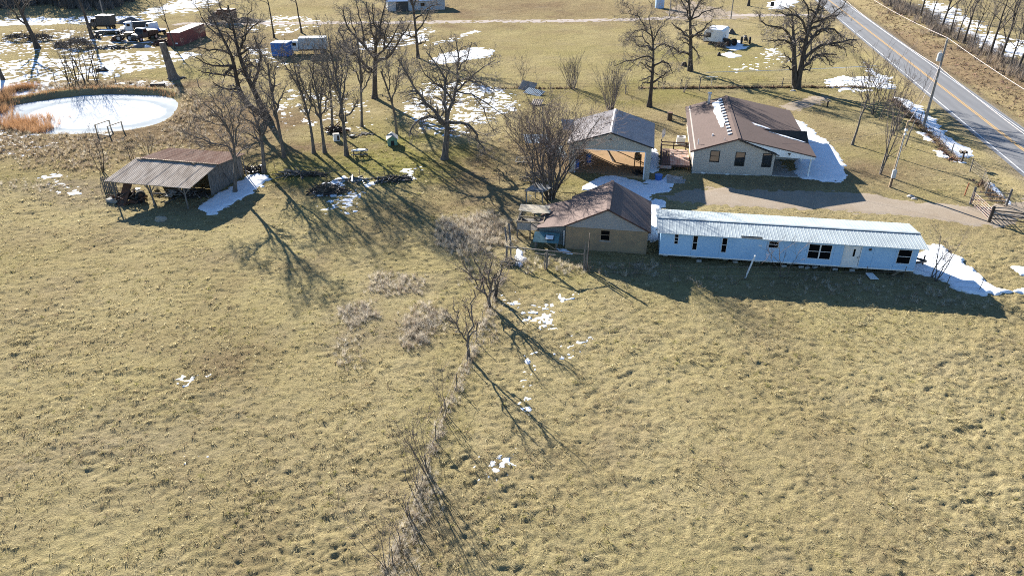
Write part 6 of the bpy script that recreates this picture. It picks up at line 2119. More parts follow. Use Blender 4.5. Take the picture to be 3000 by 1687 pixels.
# ------------------------------------------------------------------ the far yard: container, trucks, camper
def build_container():
    P = ground_pt('O', 1525, 437)
    t = empty('container', 'rust-red steel box container with roof coloured pale as if sunlit', 'container', P, math.radians(-5))
    W1, L, Hh = 2.44, 10.5, 2.45
    n = 26
    def corr(p0, p1, nm):
        d = Vector(p1) - Vector(p0); u = d.normalized(); nrm = Vector((u.y, -u.x, 0))
        V, F = [], []
        m = n if d.length > 4 else 8
        for k in range(m * 4 + 1):
            f = k / (m * 4)
            o_ = .04 if (k % 4) in (0, 1) else 0
            q = Vector(p0) + d * f + nrm * (-o_)
            V += [(q.x, q.y, .1), (q.x, q.y, Hh - .08)]
        for k in range(m * 4): F.append((2 * k, 2 * k + 2, 2 * k + 3, 2 * k + 1))
        MB().add(V, F).build(nm, 'red_box', t)
    corr((0, 0, 0), (W1, 0, 0), 'end_wall'); corr((W1, 0, 0), (W1, L, 0), 'side_wall'); corr((W1, L, 0), (0, L, 0), 'end_wall'); corr((0, L, 0), (0, 0, 0), 'side_wall')
    MB().slab([(0, 0, Hh), (W1, 0, Hh), (W1, L, Hh), (0, L, Hh)], .06).build('roof', 'cont_roof', t)
    for x in (0, W1):
        for y in (0, L):
            MB().bb(x - .06, x + .06, y - .06, y + .06, 0, Hh + .01).build('corner_post', 'red_box', t)
    MB().bb(-.05, W1 + .05, -.05, L + .05, -.05, .12).build('bottom_frame', 'red_box', t)
    MB().bb(W1 * .55, W1 * .75, -.06, -.03, .35, .6).build('placard', 'white_paint', t)


build_container()


def wheels(t, xs, ys, r, w=.25):
    for x in xs:
        for y in ys:
            a, b = (y - w / 2, y + w / 2)
            wh = MB().bar((x, a, r), (x, b, r), r, 14).build('wheel', 'tyre', t)
            MB().bar((x, a - .01, r), (x, b + .01, r), r * .55, 10).build('rim', 'galv', wh)


def truck(label, z, x, y, rz, cab, bed, length=6.0, kind='flat', snowtop=False):
    P = ground_pt(z, x, y)
    t = empty('old_truck', label, 'truck', P, rz)
    w = 1.1
    # cab at +x end; hood in front
    L = length
    cx = L / 2 - 2.4
    MB().extrude([(cx, -w, .7), (cx + 1.35, -w, .7), (cx + 1.35, -w, 1.55), (cx + 1.05, -w, 2.25), (cx + .1, -w, 2.3), (cx, -w, 1.6)], (0, 2 * w, 0)).build('cab', cab, t, bevel=.06)
    MB().extrude([(cx + 1.352, -w * .85, .7), (cx + 2.4, -w * .85, .7), (cx + 2.4, -w * .85, 1.3), (cx + 1.352, -w * .85, 1.52)], (0, 1.7 * w, 0)).build('hood', cab, t, bevel=.05)
    MB().bb(cx + .35, cx + 1.0, -w - .01, -w + .01, 1.6, 2.12).bb(cx + .35, cx + 1.0, w - .01, w + .01, 1.6, 2.12).build('side_window', 'dark_glass', t)
    MB().box((cx + 1.215, 0, 1.92), (.02, 1.7 * w, .58), 0, -.40).build('windscreen', 'dark_glass', t)
    for s_ in (-1, 1):
        MB().bar((cx + 2.4, s_ * .7, 1.0), (cx + 2.46, s_ * .7, 1.0), .12, 10).build('headlight', 'galv', t)
        MB().bb(cx + 1.45, cx + 2.35, s_ * w * .8 - .18, s_ * w * .8 + .18, .85, 1.02).build('fender', cab, t)
    MB().bb(cx + 2.42, cx + 2.55, -1.0, 1.0, .5, .72).build('bumper', 'dark_metal', t)
    MB().bb(-L / 2, cx + 2.2, -.45, -.3, .55, .72).bb(-L / 2, cx + 2.2, .3, .45, .55, .72).build('chassis', 'dark_metal', t)
    if kind == 'flat':
        MB().bb(-L / 2, cx - .1, -1.15, 1.15, .95, 1.08).build('flatbed', bed, t)
    elif kind == 'dump':
        MB().extrude([(-L / 2, -1.15, .95), (cx - .1, -1.15, .95), (cx - .1, -1.15, 1.9), (-L / 2 + .1, -1.15, 1.75)], (0, 2.3, 0)).build('dump_body', bed, t)
        for k in range(4):
            xx = -L / 2 + .3 + k * (cx + L / 2 - .7) / 3
            MB().bb(xx, xx + .1, -1.2, -1.15, .95, 1.75).bb(xx, xx + .1, 1.15, 1.2, .95, 1.75).build('side_rib', bed, t)
    elif kind == 'box':
        MB().bb(-L / 2, cx - .1, -1.15, 1.15, .95, 2.9).build('box_body', bed, t)
    elif kind == 'tank':
        MB().bar((-L / 2, 0, 1.6), (cx - .15, 0, 1.6), .75, 14).build('tank', bed, t)
    if snowtop:
        MB().bb(cx + .12, cx + 1.0, -w + .1, w - .1, 2.31, 2.37).build('snow_cap', 'snow', t)
    wheels(t, (-L / 2 + .8, cx + 1.9), (-.95, .95), .46)
    return t


truck('white-cab truck with dark tank body among the old vehicles', 'O', 1060, 245, math.radians(200), 'white_paint', 'dark_truck', 6.4, 'tank', True)
truck('dark boxy old truck left of the white-cab truck', 'O', 520, 185, math.radians(175), 'dark_truck', 'dark_truck', 5.6, 'box')
truck('dark green old truck nose-on near the container', 'O', 1175, 345, math.radians(245), 'dark_truck', 'dark_metal', 5.0, 'dump', True)
truck('white and blue pickup behind the dark green truck', 'O', 1320, 262, math.radians(150), 'white_paint', 'blue_paint', 4.8, 'flat')
truck('rusty stake truck behind the big leaning oak', 'P', 345, 200, math.radians(170), 'rust', 'rust', 6.0, 'box')
truck('snow-capped white truck behind the blue bin', 'B', 690, 540, math.radians(185), 'white_paint', 'grey_box', 7.4, 'box', True)


def build_loader():
    P = ground_pt('O', 890, 355)
    t = empty('wheel_loader', 'tan wheel loader parked in the snow', 'loader', P, math.radians(190))
    MB().bb(-1.5, .2, -.75, .75, .8, 1.55).build('engine_hood', 'tan_machine', t, bevel=.05)
    MB().bb(.25, 1.1, -.6, .6, .8, 1.2).build('frame', 'tan_machine', t)
    for x in (.22, 1.02):
        for y in (-.6, .6):
            MB().bar((x, y, 1.2), (x, y, 2.2), .04, 6).build('cab_post', 'dark_metal', t)
    MB().bb(.1, 1.15, -.7, .7, 2.2, 2.28).build('cab_roof', 'tan_machine', t)
    for y in (-.55, .55):
        MB().beam((.8, y, 1.3), (2.2, y, .6), .14, .2).build('lift_arm', 'tan_machine', t)
    MB().extrude([(2.2, -1.0, .1), (2.9, -1.0, .1), (2.35, -1.0, .9), (2.2, -1.0, .9)], (0, 2.0, 0)).build('bucket', 'rust', t)
    wheels(t, (-.9, 1.2), (-.95, .95), .62, .4)


build_loader()


def trailer_bed():
    P = ground_pt('O', 690, 250)
    t = empty('flat_trailer', 'long flat equipment trailer covered with thin snow', 'trailer', P, math.radians(8))
    for k in range(8):
        MB().bb(-2.8 + k * .7, -2.8 + k * .7 + .67, -1.1, 1.1, .62, .70).build('deck_plank', 'wood_grey', t)
    MB().bb(-2.8, 2.8, -1.15, -1.0, .5, .62).bb(-2.8, 2.8, 1.0, 1.15, .5, .62).build('side_beam', 'dark_metal', t)
    MB().beam((-2.8, 0, .55), (-4.2, 0, .5), .15, .12).build('tongue', 'dark_metal', t)
    MB().bb(-2.7, 2.6, -1.0, .95, .705, .74).build('snow_cover', 'snow', t)
    wheels(t, (.9, 1.8), (-1.1, 1.1), .35)


trailer_bed()
simple('small_cart', 'little dark engine cart at the end of the flat trailer', 'cart', 'O', 465, 312, [('frame', 'dark_metal', MB().bb(-.5, .5, -.4, .4, .3, .5)), ('engine', 'dark_truck', MB().box((-.15, 0, .85), (.5, .5, .7), .2)), ('wheel', 'tyre', MB().bar((-.3, -.5, .28), (-.3, -.4, .28), .28, 12)), ('wheel', 'tyre', MB().bar((.3, -.5, .28), (.3, -.4, .28), .28, 12)), ('pipe', 'rust', MB().bar((.3, 0, .5), (.3, 0, 1.0), .05, 6))])
simple('blue_crate', 'small dark blue crate behind the white-cab truck', 'crate', 'O', 908, 142, [('box', 'blue_paint', MB().bb(-.7, .7, -.5, .5, 0, .75)), ('lid', 'grey_box', MB().bb(-.74, .74, -.54, .54, .75, .82))])


def heap(name, label, z, x, y, sx, sy, h, seed, mat, cat='gravel heap', cone=True):
    rr = np.random.default_rng(seed)
    P = ground_pt(z, x, y)
    n, m = 22, 10
    V, F = [(0, 0, h)], []
    ph = rr.uniform(0, 6)
    for r in range(1, m + 1):
        for k in range(n):
            a = 2 * math.pi * k / n
            q = r / m * (1 + .12 * math.sin(3 * a + ph) + .06 * math.sin(7 * a))
            V.append((sx * q * math.cos(a), sy * q * math.sin(a), h * (1 - r / m) ** (1.0 if cone else 1.6) + rr.normal(0, .035 * h) - (.15 if r == m else 0)))
    for k in range(n): F.append((0, 1 + k, 1 + (k + 1) % n))
    for r in range(m - 1):
        for k in range(n): F.append((1 + r * n + k, 1 + (r + 1) * n + k, 1 + (r + 1) * n + (k + 1) % n, 1 + r * n + (k + 1) % n))
    o = MB().add(V, F).build(name, mat, None, P)
    return tag(o, label, cat)


heap('gravel_heap', 'grey gravel heap with snowy shoulder behind the trucks', 'O', 960, 92, 3.6, 1.6, 1.3, 1, 'gravel_pile')
heap('snow_heap', 'white snow mound against the gravel heap', 'O', 1090, 92, 1.5, 1.0, 1.0, 2, 'snow', 'snow')
heap('gravel_heap', 'low grey gravel heap before the dark green truck', 'O', 1080, 455, 2.0, .8, .6, 3, 'gravel_pile')
heap('snow_heap', 'small snow mound beside the low gravel heap', 'O', 1185, 455, .9, .6, .45, 4, 'snow', 'snow')
heap('earth_heap', 'dark earth berm at the far left of the grove', 'B', 60, 220, 5.5, 2.2, 1.0, 5, 'straw_pile', 'earth heap')


def brush_mound(label, z, x, y, sx, sy, h, seed, n=420, mats=('straw_pile', 'twig')):
    P = ground_pt(z, x, y)
    t = empty('brush_mound', label, 'brush pile', P)
    rr = random.Random(seed)
    per = {}
    for k in range(n):
        mb = per.setdefault(mats[k % len(mats)], MB())
        th, u = rr.uniform(0, 6.283), math.sqrt(rr.random())
        cx, cy = sx * u * math.cos(th), sy * u * math.sin(th)
        top = h * math.sqrt(max(.02, 1 - u * u))
        cz = top * rr.uniform(.5, 1)
        a, e, l = rr.uniform(0, 6.28), rr.uniform(-.4, .9), rr.uniform(.6, 1.6)
        dx, dy, dz = math.cos(a) * math.cos(e) * l / 2, math.sin(a) * math.cos(e) * l / 2, math.sin(e) * l / 2
        mb.bar((cx - dx, cy - dy, max(0, cz - dz)), (cx + dx, cy + dy, cz + dz), rr.uniform(.015, .05), 3)
    for m, mb in per.items():
        o = mb.build('twigs', m, t); o['kind'] = 'stuff'
    heap_o = MB()
    return t


brush_mound('big rounded brush mound behind the pond saplings', 'O', 160, 465, 2.4, 1.6, 2.0, 1)
brush_mound('low brush mound left of the big brush mound', 'A', 610, 475, 1.2, .8, 1.0, 2, 160)
brush_mound('dark brush mound under the old left tree', 'A', 210, 410, 3.2, 1.4, 1.4, 3, 300, ('wood_dark', 'twig'))
brush_mound('second dark brush mound right of the old left tree', 'A', 420, 405, 2.2, 1.2, 1.3, 4, 220, ('wood_dark', 'twig'))


def build_bin():
    P = ground_pt('B', 335, 573)
    t = empty('blue_bin', 'bright blue steel bin with snow on its lid', 'bin', P, math.radians(-6))
    W1, D1, Hh = 3.1, 2.6, 2.25
    MB().bb(0, W1, 0, D1, .1, Hh).build('body', 'blue_paint', t)
    for k in range(6):
        x = .1 + k * (W1 - .3) / 5
        MB().bb(x, x + .1, -.05, 0, .15, Hh - .1).build('rib', 'blue_paint', t)
    MB().bb(-.05, W1 + .05, -.08, D1 + .05, Hh, Hh + .1).build('lid', 'blue_paint', t)
    MB().bb(.05, W1 - .05, .0, D1 - .05, Hh + .1, Hh + .2).build('snow_cap', 'snow', t)
    MB().bb(.1, W1 - .1, .05, .2, -.1, .1).bb(.1, W1 - .1, D1 - .2, D1 - .05, -.1, .1).build('skid', 'dark_metal', t)


build_bin()


def build_camper():
    P = ground_pt('C', 2262, 440)
    t = empty('camper', 'white travel camper with pale blue shaded side', 'camper', P, math.radians(-28))
    prof = [(0, 0, .5), (0, 0, 2.3), (.5, 0, 2.75), (3.4, 0, 2.75), (3.7, 0, 2.4), (3.7, 0, .5)]
    MB().extrude([(x, y, z) for x, y, z in prof], (0, 5.2, 0)).build('body', 'white_paint', t, bevel=.05)
    f = window(t, .55, 1.35, 1.35, 2.05, -.06, 'black', 'dark_glass', .06, 1)
    d = MB().bb(2.2, 3.0, -.03, 0, .55, 2.3).build('door', 'white_paint', t)
    MB().bb(2.3, 2.36, -.06, -.03, 1.3, 1.42).build('handle', 'dark_metal', d)
    MB().bb(1.0, 1.9, 1.0, 1.6, 2.75, 2.95).build('roof_vent', 'galv', t)
    MB().bb(.2, 3.5, .1, 5.1, .3, .5).build('chassis', 'dark_metal', t)
    wheels(t, (.15, 3.55), (2.2, 3.1), .36, .2)
    MB().bb(.4, 3.4, .3, 4.8, 2.755, 2.80).build('snow_cap', 'snow', t)


build_camper()


def build_tractor(label, z, x, y, rz, body='dark_truck'):
    P = ground_pt(z, x, y)
    t = empty('old_tractor', label, 'tractor', P, rz)
    MB().bb(-.2, 1.5, -.28, .28, .75, 1.25).build('hood', body, t, bevel=.05)
    MB().bb(-.9, -.2, -.35, .35, .6, .85).build('transmission', 'dark_metal', t)
    MB().bb(-.85, -.35, -.22, .22, .95, 1.05).bb(-.9, -.82, -.22, .22, 1.0, 1.4).build('seat', 'dark_metal', t)
    MB().bar((-.1, 0, 1.2), (-.4, 0, 1.55), .025, 6).build('steering_column', 'dark_metal', t)
    MB().bar((-.42, 0, 1.5), (-.40, 0, 1.56), .2, 12).build('steering_wheel', 'black', t)
    MB().bar((1.0, .1, 1.25), (1.0, .1, 1.9), .04, 6).build('exhaust', 'rust', t)
    for s_ in (-1, 1):
        w_ = MB().bar((-.7, s_ * .62, .68), (-.7, s_ * .92, .68), .68, 16).build('rear_wheel', 'tyre', t)
        MB().bar((-.7, s_ * .61, .68), (-.7, s_ * .93, .68), .36, 12).build('rim', 'rust', w_)
        w_ = MB().bar((1.3, s_ * .45, .34), (1.3, s_ * .62, .34), .34, 14).build('front_wheel', 'tyre', t)
        MB().bar((1.3, s_ * .44, .34), (1.3, s_ * .63, .34), .17, 10).build('rim', 'rust', w_)


build_tractor('old dark tractor right of the camper snow', 'R', 235, 365, math.radians(80), 'dark_truck')
build_tractor('dark tractor with loader clutter beside the camper', 'R', 95, 385, math.radians(120), 'dark_metal')
heap('tarp_heap', 'dark covered heap behind the camper tractor', 'R', 122, 285, 1.0, .8, 1.1, 7, 'dark_truck', 'heap')
brush_mound('bare shrub clump in front of the camper', 'R', 25, 415, 1.0, .8, 1.4, 9, 120, ('twig', 'straw_pile'))
rock('stump', 'dark tree stump left of the camper snow drift', 'stump', 'R', 18, 468, (.4, .4, .6), 9, 'wood_dark', 0, .15)
rock('stump', 'dark stump beside the straight oak', 'stump', 'Q', 1335, 850, (.55, .45, .75), 10, 'wood_dark', 0, .2)
simple('road_sign', 'dark back of a sign on a thin post by the side road', 'sign', 'S', 280, 345, [('post', 'galv', MB().bar((0, 0, -.1), (0, 0, 3.4), .04, 6)), ('plate', 'black', MB().box((0, 0, 3.9), (.95, .04, .95), .0))], .3)
simple('clothesline', 'white T-shaped clothesline pole on the back lawn', 'clothesline', 'Q', 1680, 1128, [('post', 'galv', MB().bar((0, 0, -.1), (0, 0, 1.6), .04, 6)), ('crossbar', 'white_paint', MB().bar((-.85, 0, 1.6), (.85, 0, 1.6), .05, 6))])
simple('forked_post', 'forked wooden post on the back lawn', 'post', 'Q', 1528, 1172, [('post', 'wood_grey', MB().bar((0, 0, -.1), (0, 0, 1.9), .08, 7)), ('fork', 'wood_grey', MB().bar((0, 0, 1.85), (-.35, 0, 2.35), .06, 6).bar((0, 0, 1.85), (.35, 0, 2.35), .06, 6))])
simple('blue_tank', 'pale blue upright tank on the far field edge', 'tank', 'Q', 1018, 105, [('tank', 'tank_blue', MB().bar((0, 0, 0), (0, 0, 3.2), 1.1, 18).bar((0, 0, 3.2), (0, 0, 3.7), 1.1, 18, .4)), ('cap', 'grey_box', MB().bar((0, 0, 3.7), (0, 0, 3.85), .35, 12))])


def build_far_barn():
    P = ground_pt('B', 1500, 118)
    t = empty('far_barn', 'long low barn with pale blue metal roof at the top edge', 'barn', P, math.radians(12))
    MB().bb(0, 14, 0, 7, -.3, 2.3).build('wall', 'grey_box', t)
    MB().slab([(-.3, -.5, 2.3), (14.3, -.5, 2.3), (14.3, 3.5, 3.7), (-.3, 3.5, 3.7)], .08).build('roof', 'tank_blue', t)
    MB().slab([(-.3, 3.5, 3.7), (14.3, 3.5, 3.7), (14.3, 7.5, 2.3), (-.3, 7.5, 2.3)], .08).build('roof', 'tank_blue', t)
    MB().bb(2, 5, -.04, 0, 0, 2.1).build('door', 'dark_truck', t)
    MB().bb(8, 9, -.04, 0, .9, 1.7).build('window', 'dark_glass', t)


build_far_barn()


# ------------------------------------------------------------------ contents of the open shed
def shed_contents():
    rz = math.radians(-12.5)
    rr = random.Random(8)
    stick_heap('farm_scrap', 'dark tangle of farm machinery under the shed eave', 'V', 420, 560, 1.6, 1.0, 1.2, 90, 21, ('dark_metal', 'black', 'rust'), (.04, .14), (.5, 1.5), 'machinery', .9)
    for k, (x, y, lab) in enumerate(((415, 545, 'black tyre in the shed scrap, left one'), (600, 560, 'black tyre in the shed scrap, right one'))):
        simple('machinery_tyre', lab, 'tyre', 'V', x, y, [('tyre', 'tyre', MB().bar((0, -.1, .6), (0, .1, .62), .45, 16)), ('rim', 'rust', MB().bar((0, -.11, .6), (0, .11, .62), .22, 12))], rr.uniform(-.5, .5))
    o = MB().slab([(0, 0, .05), (.9, -.15, .05), (.5, 2.1, 1.55), (-.5, 2.1, 1.55)], .04).build('rusty_sheet', 'rust', None, ground_pt('V', 230, 640), rz)
    tag(o, 'rusty sheet leaning on the left shed post', 'metal sheet')
    o = MB().bb(0, 1.3, 0, .9, 0, .35).build('grey_trough', 'grey_ply', None, ground_pt('V', 60, 590), rz); tag(o, 'grey feed trough beside the left shed post', 'trough')
    for k, (x, y, s_, lab) in enumerate(((560, 480, .7, 'pale bucket on the shed scrap'), (800, 360, .9, 'white tub hung in the shed gloom'))):
        simple('bucket', lab, 'bucket', 'V', x, y, [('pail', 'white_paint', MB().bar((0, 0, .1), (0, 0, .1 + .45 * s_), .26 * s_, 12, .32 * s_)), ('rim', 'galv', MB().bar((0, 0, .1 + .45 * s_), (0, 0, .13 + .45 * s_), .34 * s_, 12))], 0, dz=.3)
    stick_heap('stored_lumber', 'grey lumber stacked in the shed right bay', 'V', 1250, 470, 2.4, .8, .8, 40, 22, ('wood_grey', 'wood_dark'), (.04, .09), (1.8, 3.4), 'lumber', .1)
    o = MB().slab([(0, 0, .15), (1.0, -.2, .18), (1.2, .55, .5), (.3, .75, .5)], .04).build('grey_board', 'grey_ply', None, ground_pt('V', 930, 505), rz); tag(o, 'flat grey board on the shed floor', 'board')
    o = MB().beam((0, 0, .05), (2.2, -.7, .12), .14, .05).build('loose_plank', 'wood_grey', None, ground_pt('V', 1420, 470), rz); tag(o, 'loose plank at the shed wall corner', 'plank')
    o = MB().beam((0, 0, 1.7), (2.0, -1.5, 1.0), .09, .09).build('leaning_pole', 'wood_grey', None, ground_pt('V', 1840, 330), rz); tag(o, 'pole leaning from the shed wall to the slim tree', 'pole')
    for k, (x, y, dx) in enumerate(((2110, 230, .5), (2180, 190, .3))):
        o = MB().beam((0, 0, 0), (-dx, .2, 2.3), .14, .04).build('leaning_plank', 'wood_grey', None, ground_pt('V', x, y), rz)
        tag(o, ('plank' if k else 'wide plank') + ' leaning on the shed board wall, %s' % ('far one' if k else 'near one'), 'plank')
    P = ground_pt('V', 20, 400)
    t = empty('pallet_fence', 'upright grey pallets at the left of the shed', 'pallet', P, rz)
    for k in range(8):
        MB().bb(k * .22, k * .22 + .14, 0, .03, -.1, 1.5 + rr.uniform(-.1, .1)).build('slat', 'wood_grey', t)
    MB().bb(0, 1.7, .03, .1, .3, .4).bb(0, 1.7, .03, .1, 1.1, 1.2).build('rail', 'wood_dark', t)
    rock('hay_clump', 'round dead weed clump in the shed shadow', 'weeds', 'V', 885, 850, (.62, .5, .38), 12, 'weed', 0, .3)


shed_contents()


# ------------------------------------------------------------------ grass, weeds, reeds, leaf litter
def blade_clump(name, mat, n, h, spread, wid, seed, droop=.8, seg=2):
    rr = random.Random(seed)
    V, F = [], []
    for k in range(n):
        a = rr.uniform(0, 6.283); q = spread * .35 * math.sqrt(rr.random())
        bx, by = q * math.cos(a), q * math.sin(a)
        da = a + rr.uniform(-.9, .9)
        hh = h * rr.uniform(.55, 1.15); out = spread * rr.uniform(.4, 1.1) * droop
        wx, wy = -math.sin(da) * wid / 2, math.cos(da) * wid / 2
        i0 = len(V)
        for s_ in range(seg + 1):
            f = s_ / seg
            px_, py_ = bx + math.cos(da) * out * f ** 1.6, by + math.sin(da) * out * f ** 1.6
            pz = hh * math.sin(min(1.0, f * 1.0) * 1.75) / math.sin(1.57) if droop > .6 else hh * f
            w = 1 - f * .85
            V += [(px_ - wx * w, py_ - wy * w, pz), (px_ + wx * w, py_ + wy * w, pz)]
        for s_ in range(seg):
            F.append((i0 + 2 * s_, i0 + 2 * s_ + 1, i0 + 2 * s_ + 3, i0 + 2 * s_ + 2))
    me = bpy.data.meshes.new(name)
    me.from_pydata(V, [], F)
    me.materials.append(M[mat])
    return me


def scatter(name, label, cat, P, scale, templates, which, tilt=.15, seed=0):
    """one countless mass: instances of small clumps on points"""
    rng = np.random.default_rng(seed)
    n = len(P)
    me = bpy.data.meshes.new(name)
    me.vertices.add(n)
    me.vertices.foreach_set('co', np.asarray(P, np.float32).ravel())
    rot = np.stack([rng.normal(0, tilt, n), rng.normal(0, tilt, n), rng.uniform(0, 6.283, n)], 1).astype(np.float32)
    me.attributes.new('rot', 'FLOAT_VECTOR', 'POINT').data.foreach_set('vector', rot.ravel())
    me.attributes.new('size', 'FLOAT', 'POINT').data.foreach_set('value', np.asarray(scale, np.float32))
    me.attributes.new('which', 'INT', 'POINT').data.foreach_set('value', np.asarray(which, np.int32))
    o = bpy.data.objects.new(name, me); COL.objects.link(o)
    tag(o, label, cat, kind='stuff')
    lib = bpy.data.collections.new(name + '_clumps')
    for k, t in enumerate(templates):
        q = bpy.data.objects.new('%s_%02d' % (name, k), t); lib.objects.link(q)
    ng = bpy.data.node_groups.new(name + '_scatter', 'GeometryNodeTree')
    ng.interface.new_socket('Geometry', in_out='INPUT', socket_type='NodeSocketGeometry')
    ng.interface.new_socket('Geometry', in_out='OUTPUT', socket_type='NodeSocketGeometry')
    N = ng.nodes
    gi, go = N.new('NodeGroupInput'), N.new('NodeGroupOutput')
    ci = N.new('GeometryNodeCollectionInfo'); ci.inputs[0].default_value = lib
    ci.inputs['Separate Children'].default_value = True; ci.inputs['Reset Children'].default_value = True
    io = N.new('GeometryNodeInstanceOnPoints'); io.inputs['Pick Instance'].default_value = True
    def attr(nm, ty):
        a = N.new('GeometryNodeInputNamedAttribute'); a.data_type = ty; a.inputs['Name'].default_value = nm
        return next(s for s in a.outputs if s.enabled and s.name == 'Attribute')
    er = N.new('FunctionNodeEulerToRotation')
    L = ng.links
    L.new(gi.outputs[0], io.inputs['Points']); L.new(ci.outputs[0], io.inputs['Instance'])
    L.new(attr('which', 'INT'), io.inputs['Instance Index'])
    L.new(attr('rot', 'FLOAT_VECTOR'), er.inputs[0]); L.new(er.outputs[0], io.inputs['Rotation'])
    L.new(attr('size', 'FLOAT'), io.inputs['Scale'])
    L.new(io.outputs[0], go.inputs[0])
    md = o.modifiers.new('scatter', 'NODES'); md.node_group = ng
    return o


BUILDINGS = []
def foot(ox, oy, rz, x0, x1, y0, y1):
    c, s_ = math.cos(rz), math.sin(rz)
    BUILDINGS.append([(ox + x * c - y * s_, oy + x * s_ + y * c) for x, y in ((x0, y0), (x1, y0), (x1, y1), (x0, y1))])
foot(19.6, 76.31, A99, -3.5, 12.5, -.1, 17.3); foot(6.19, 76.6, A99, 0, 8.7, -.1, 9); foot(4.62, 57.59, A99, -2.4, 7, 0, 6.4)
foot(12.32, 55.28, math.radians(-8.8), .3, 19.8, .4, 4.2); foot(-30.38, 69.61, math.radians(-12.5), -8.4, 0, 0, 6)


def grass():
    rng = np.random.default_rng(5)
    out = []
    for y0, y1, dens in ((17, 45, 26), (45, 66, 16), (66, 92, 8.0), (92, 125, 3.5)):
        hw = .84 * y1 + 8
        n = int(2 * hw * (y1 - y0) * dens)
        x, y = rng.uniform(-hw, hw, n), rng.uniform(y0, y1, n)
        k = np.abs(x) < .84 * y + 8
        out.append(np.stack([x[k], y[k], np.full(k.sum(), y0)], 1))
    A = np.concatenate(out)
    x, y, b = A[:, 0], A[:, 1], A[:, 2]
    ok = (road_off(x, y) < -.6) | (road_off(x, y) > ROADW + .6)
    ok &= pond_r(x, y) > 1.08
    ok &= poly_sd(x, y, DRIVE) < -.1
    for B in BUILDINGS: ok &= poly_sd(x, y, B) < 0
    for lab, P, cov, ed in SNOW:
        if cov > .8: ok &= (poly_sd(x, y, P) < -.1) | (rng.random(len(x)) < .03)
        elif cov > .6: ok &= (poly_sd(x, y, P) < -.2) | (rng.random(len(x)) < .45)
    x, y, b = x[ok], y[ok], b[ok]
    am = relief_amp(x, y)
    patch = fbm(x, y, 1.4, 2, 91)
    rel = relief(x, y)
    keep = rng.random(len(x)) < np.clip(.2 + .9 * patch, 0, 1) * (.35 + .65 * sstep(-.04, .04, rel))
    x, y, b, am = x[keep], y[keep], b[keep], am[keep]
    T = tints(x, y)
    u = rng.random(len(x))
    which = rng.integers(0, 4, len(x))
    which = np.where(u < T[:, 0] * .6 + .05, 4 + rng.integers(0, 2, len(x)), which)
    which = np.where(rng.random(len(x)) < np.maximum(T[:, 1] * .8, T[:, 2] * .6) * .8 + .10, 6 + rng.integers(0, 2, len(x)), which)
    sc = rng.uniform(.5, 1.5, len(x)) ** 1.3 * (.45 + .55 * am) * (.75 + .6 * fbm(x, y, 5, 2, 95)) * np.where(b > 60, 1.25, 1.0)
    z = land(x, y) - .02
    T_ = [blade_clump('tuft', 'grass', 14, .07, .17, .018, 1), blade_clump('tuft', 'grass', 12, .05, .20, .02, 2, 1.1), blade_clump('tuft', 'grass', 14, .08, .16, .016, 3, 1.0), blade_clump('tuft', 'grass', 10, .05, .21, .022, 4, 1.2),
          blade_clump('tuft', 'grass_green', 14, .055, .16, .02, 5, 1.1), blade_clump('tuft', 'grass_green', 14, .05, .18, .02, 6, 1.2),
          blade_clump('tuft', 'grass_brown', 12, .08, .17, .016, 7, 1.0), blade_clump('tuft', 'grass_brown', 10, .06, .2, .018, 8, 1.1)]
    scatter('grass', 'dry winter pasture grass covering the field', 'grass', np.stack([x, y, z], 1), sc, T_, which, .2, 6)


grass()


def mass(z, pts, n, rng):
    """random points inside a polygon"""
    P = np.array(poly(z, *pts))
    lo, hi = P.min(0), P.max(0)
    q = lo + (hi - lo) * rng.random((n * 4, 2))
    q = (lo - .4 + (hi - lo + .8) * rng.random((n * 5, 2)))
    f = min(1.5, .12 * float((hi - lo).min()))
    sd = poly_sd(q[:, 0], q[:, 1], [tuple(w) for w in P]) + (fbm(q[:, 0], q[:, 1], f * 3, 2, 77) - .5) * f * 4
    k = sd > rng.normal(0, f * .6, len(q))
    return q[k][:n]


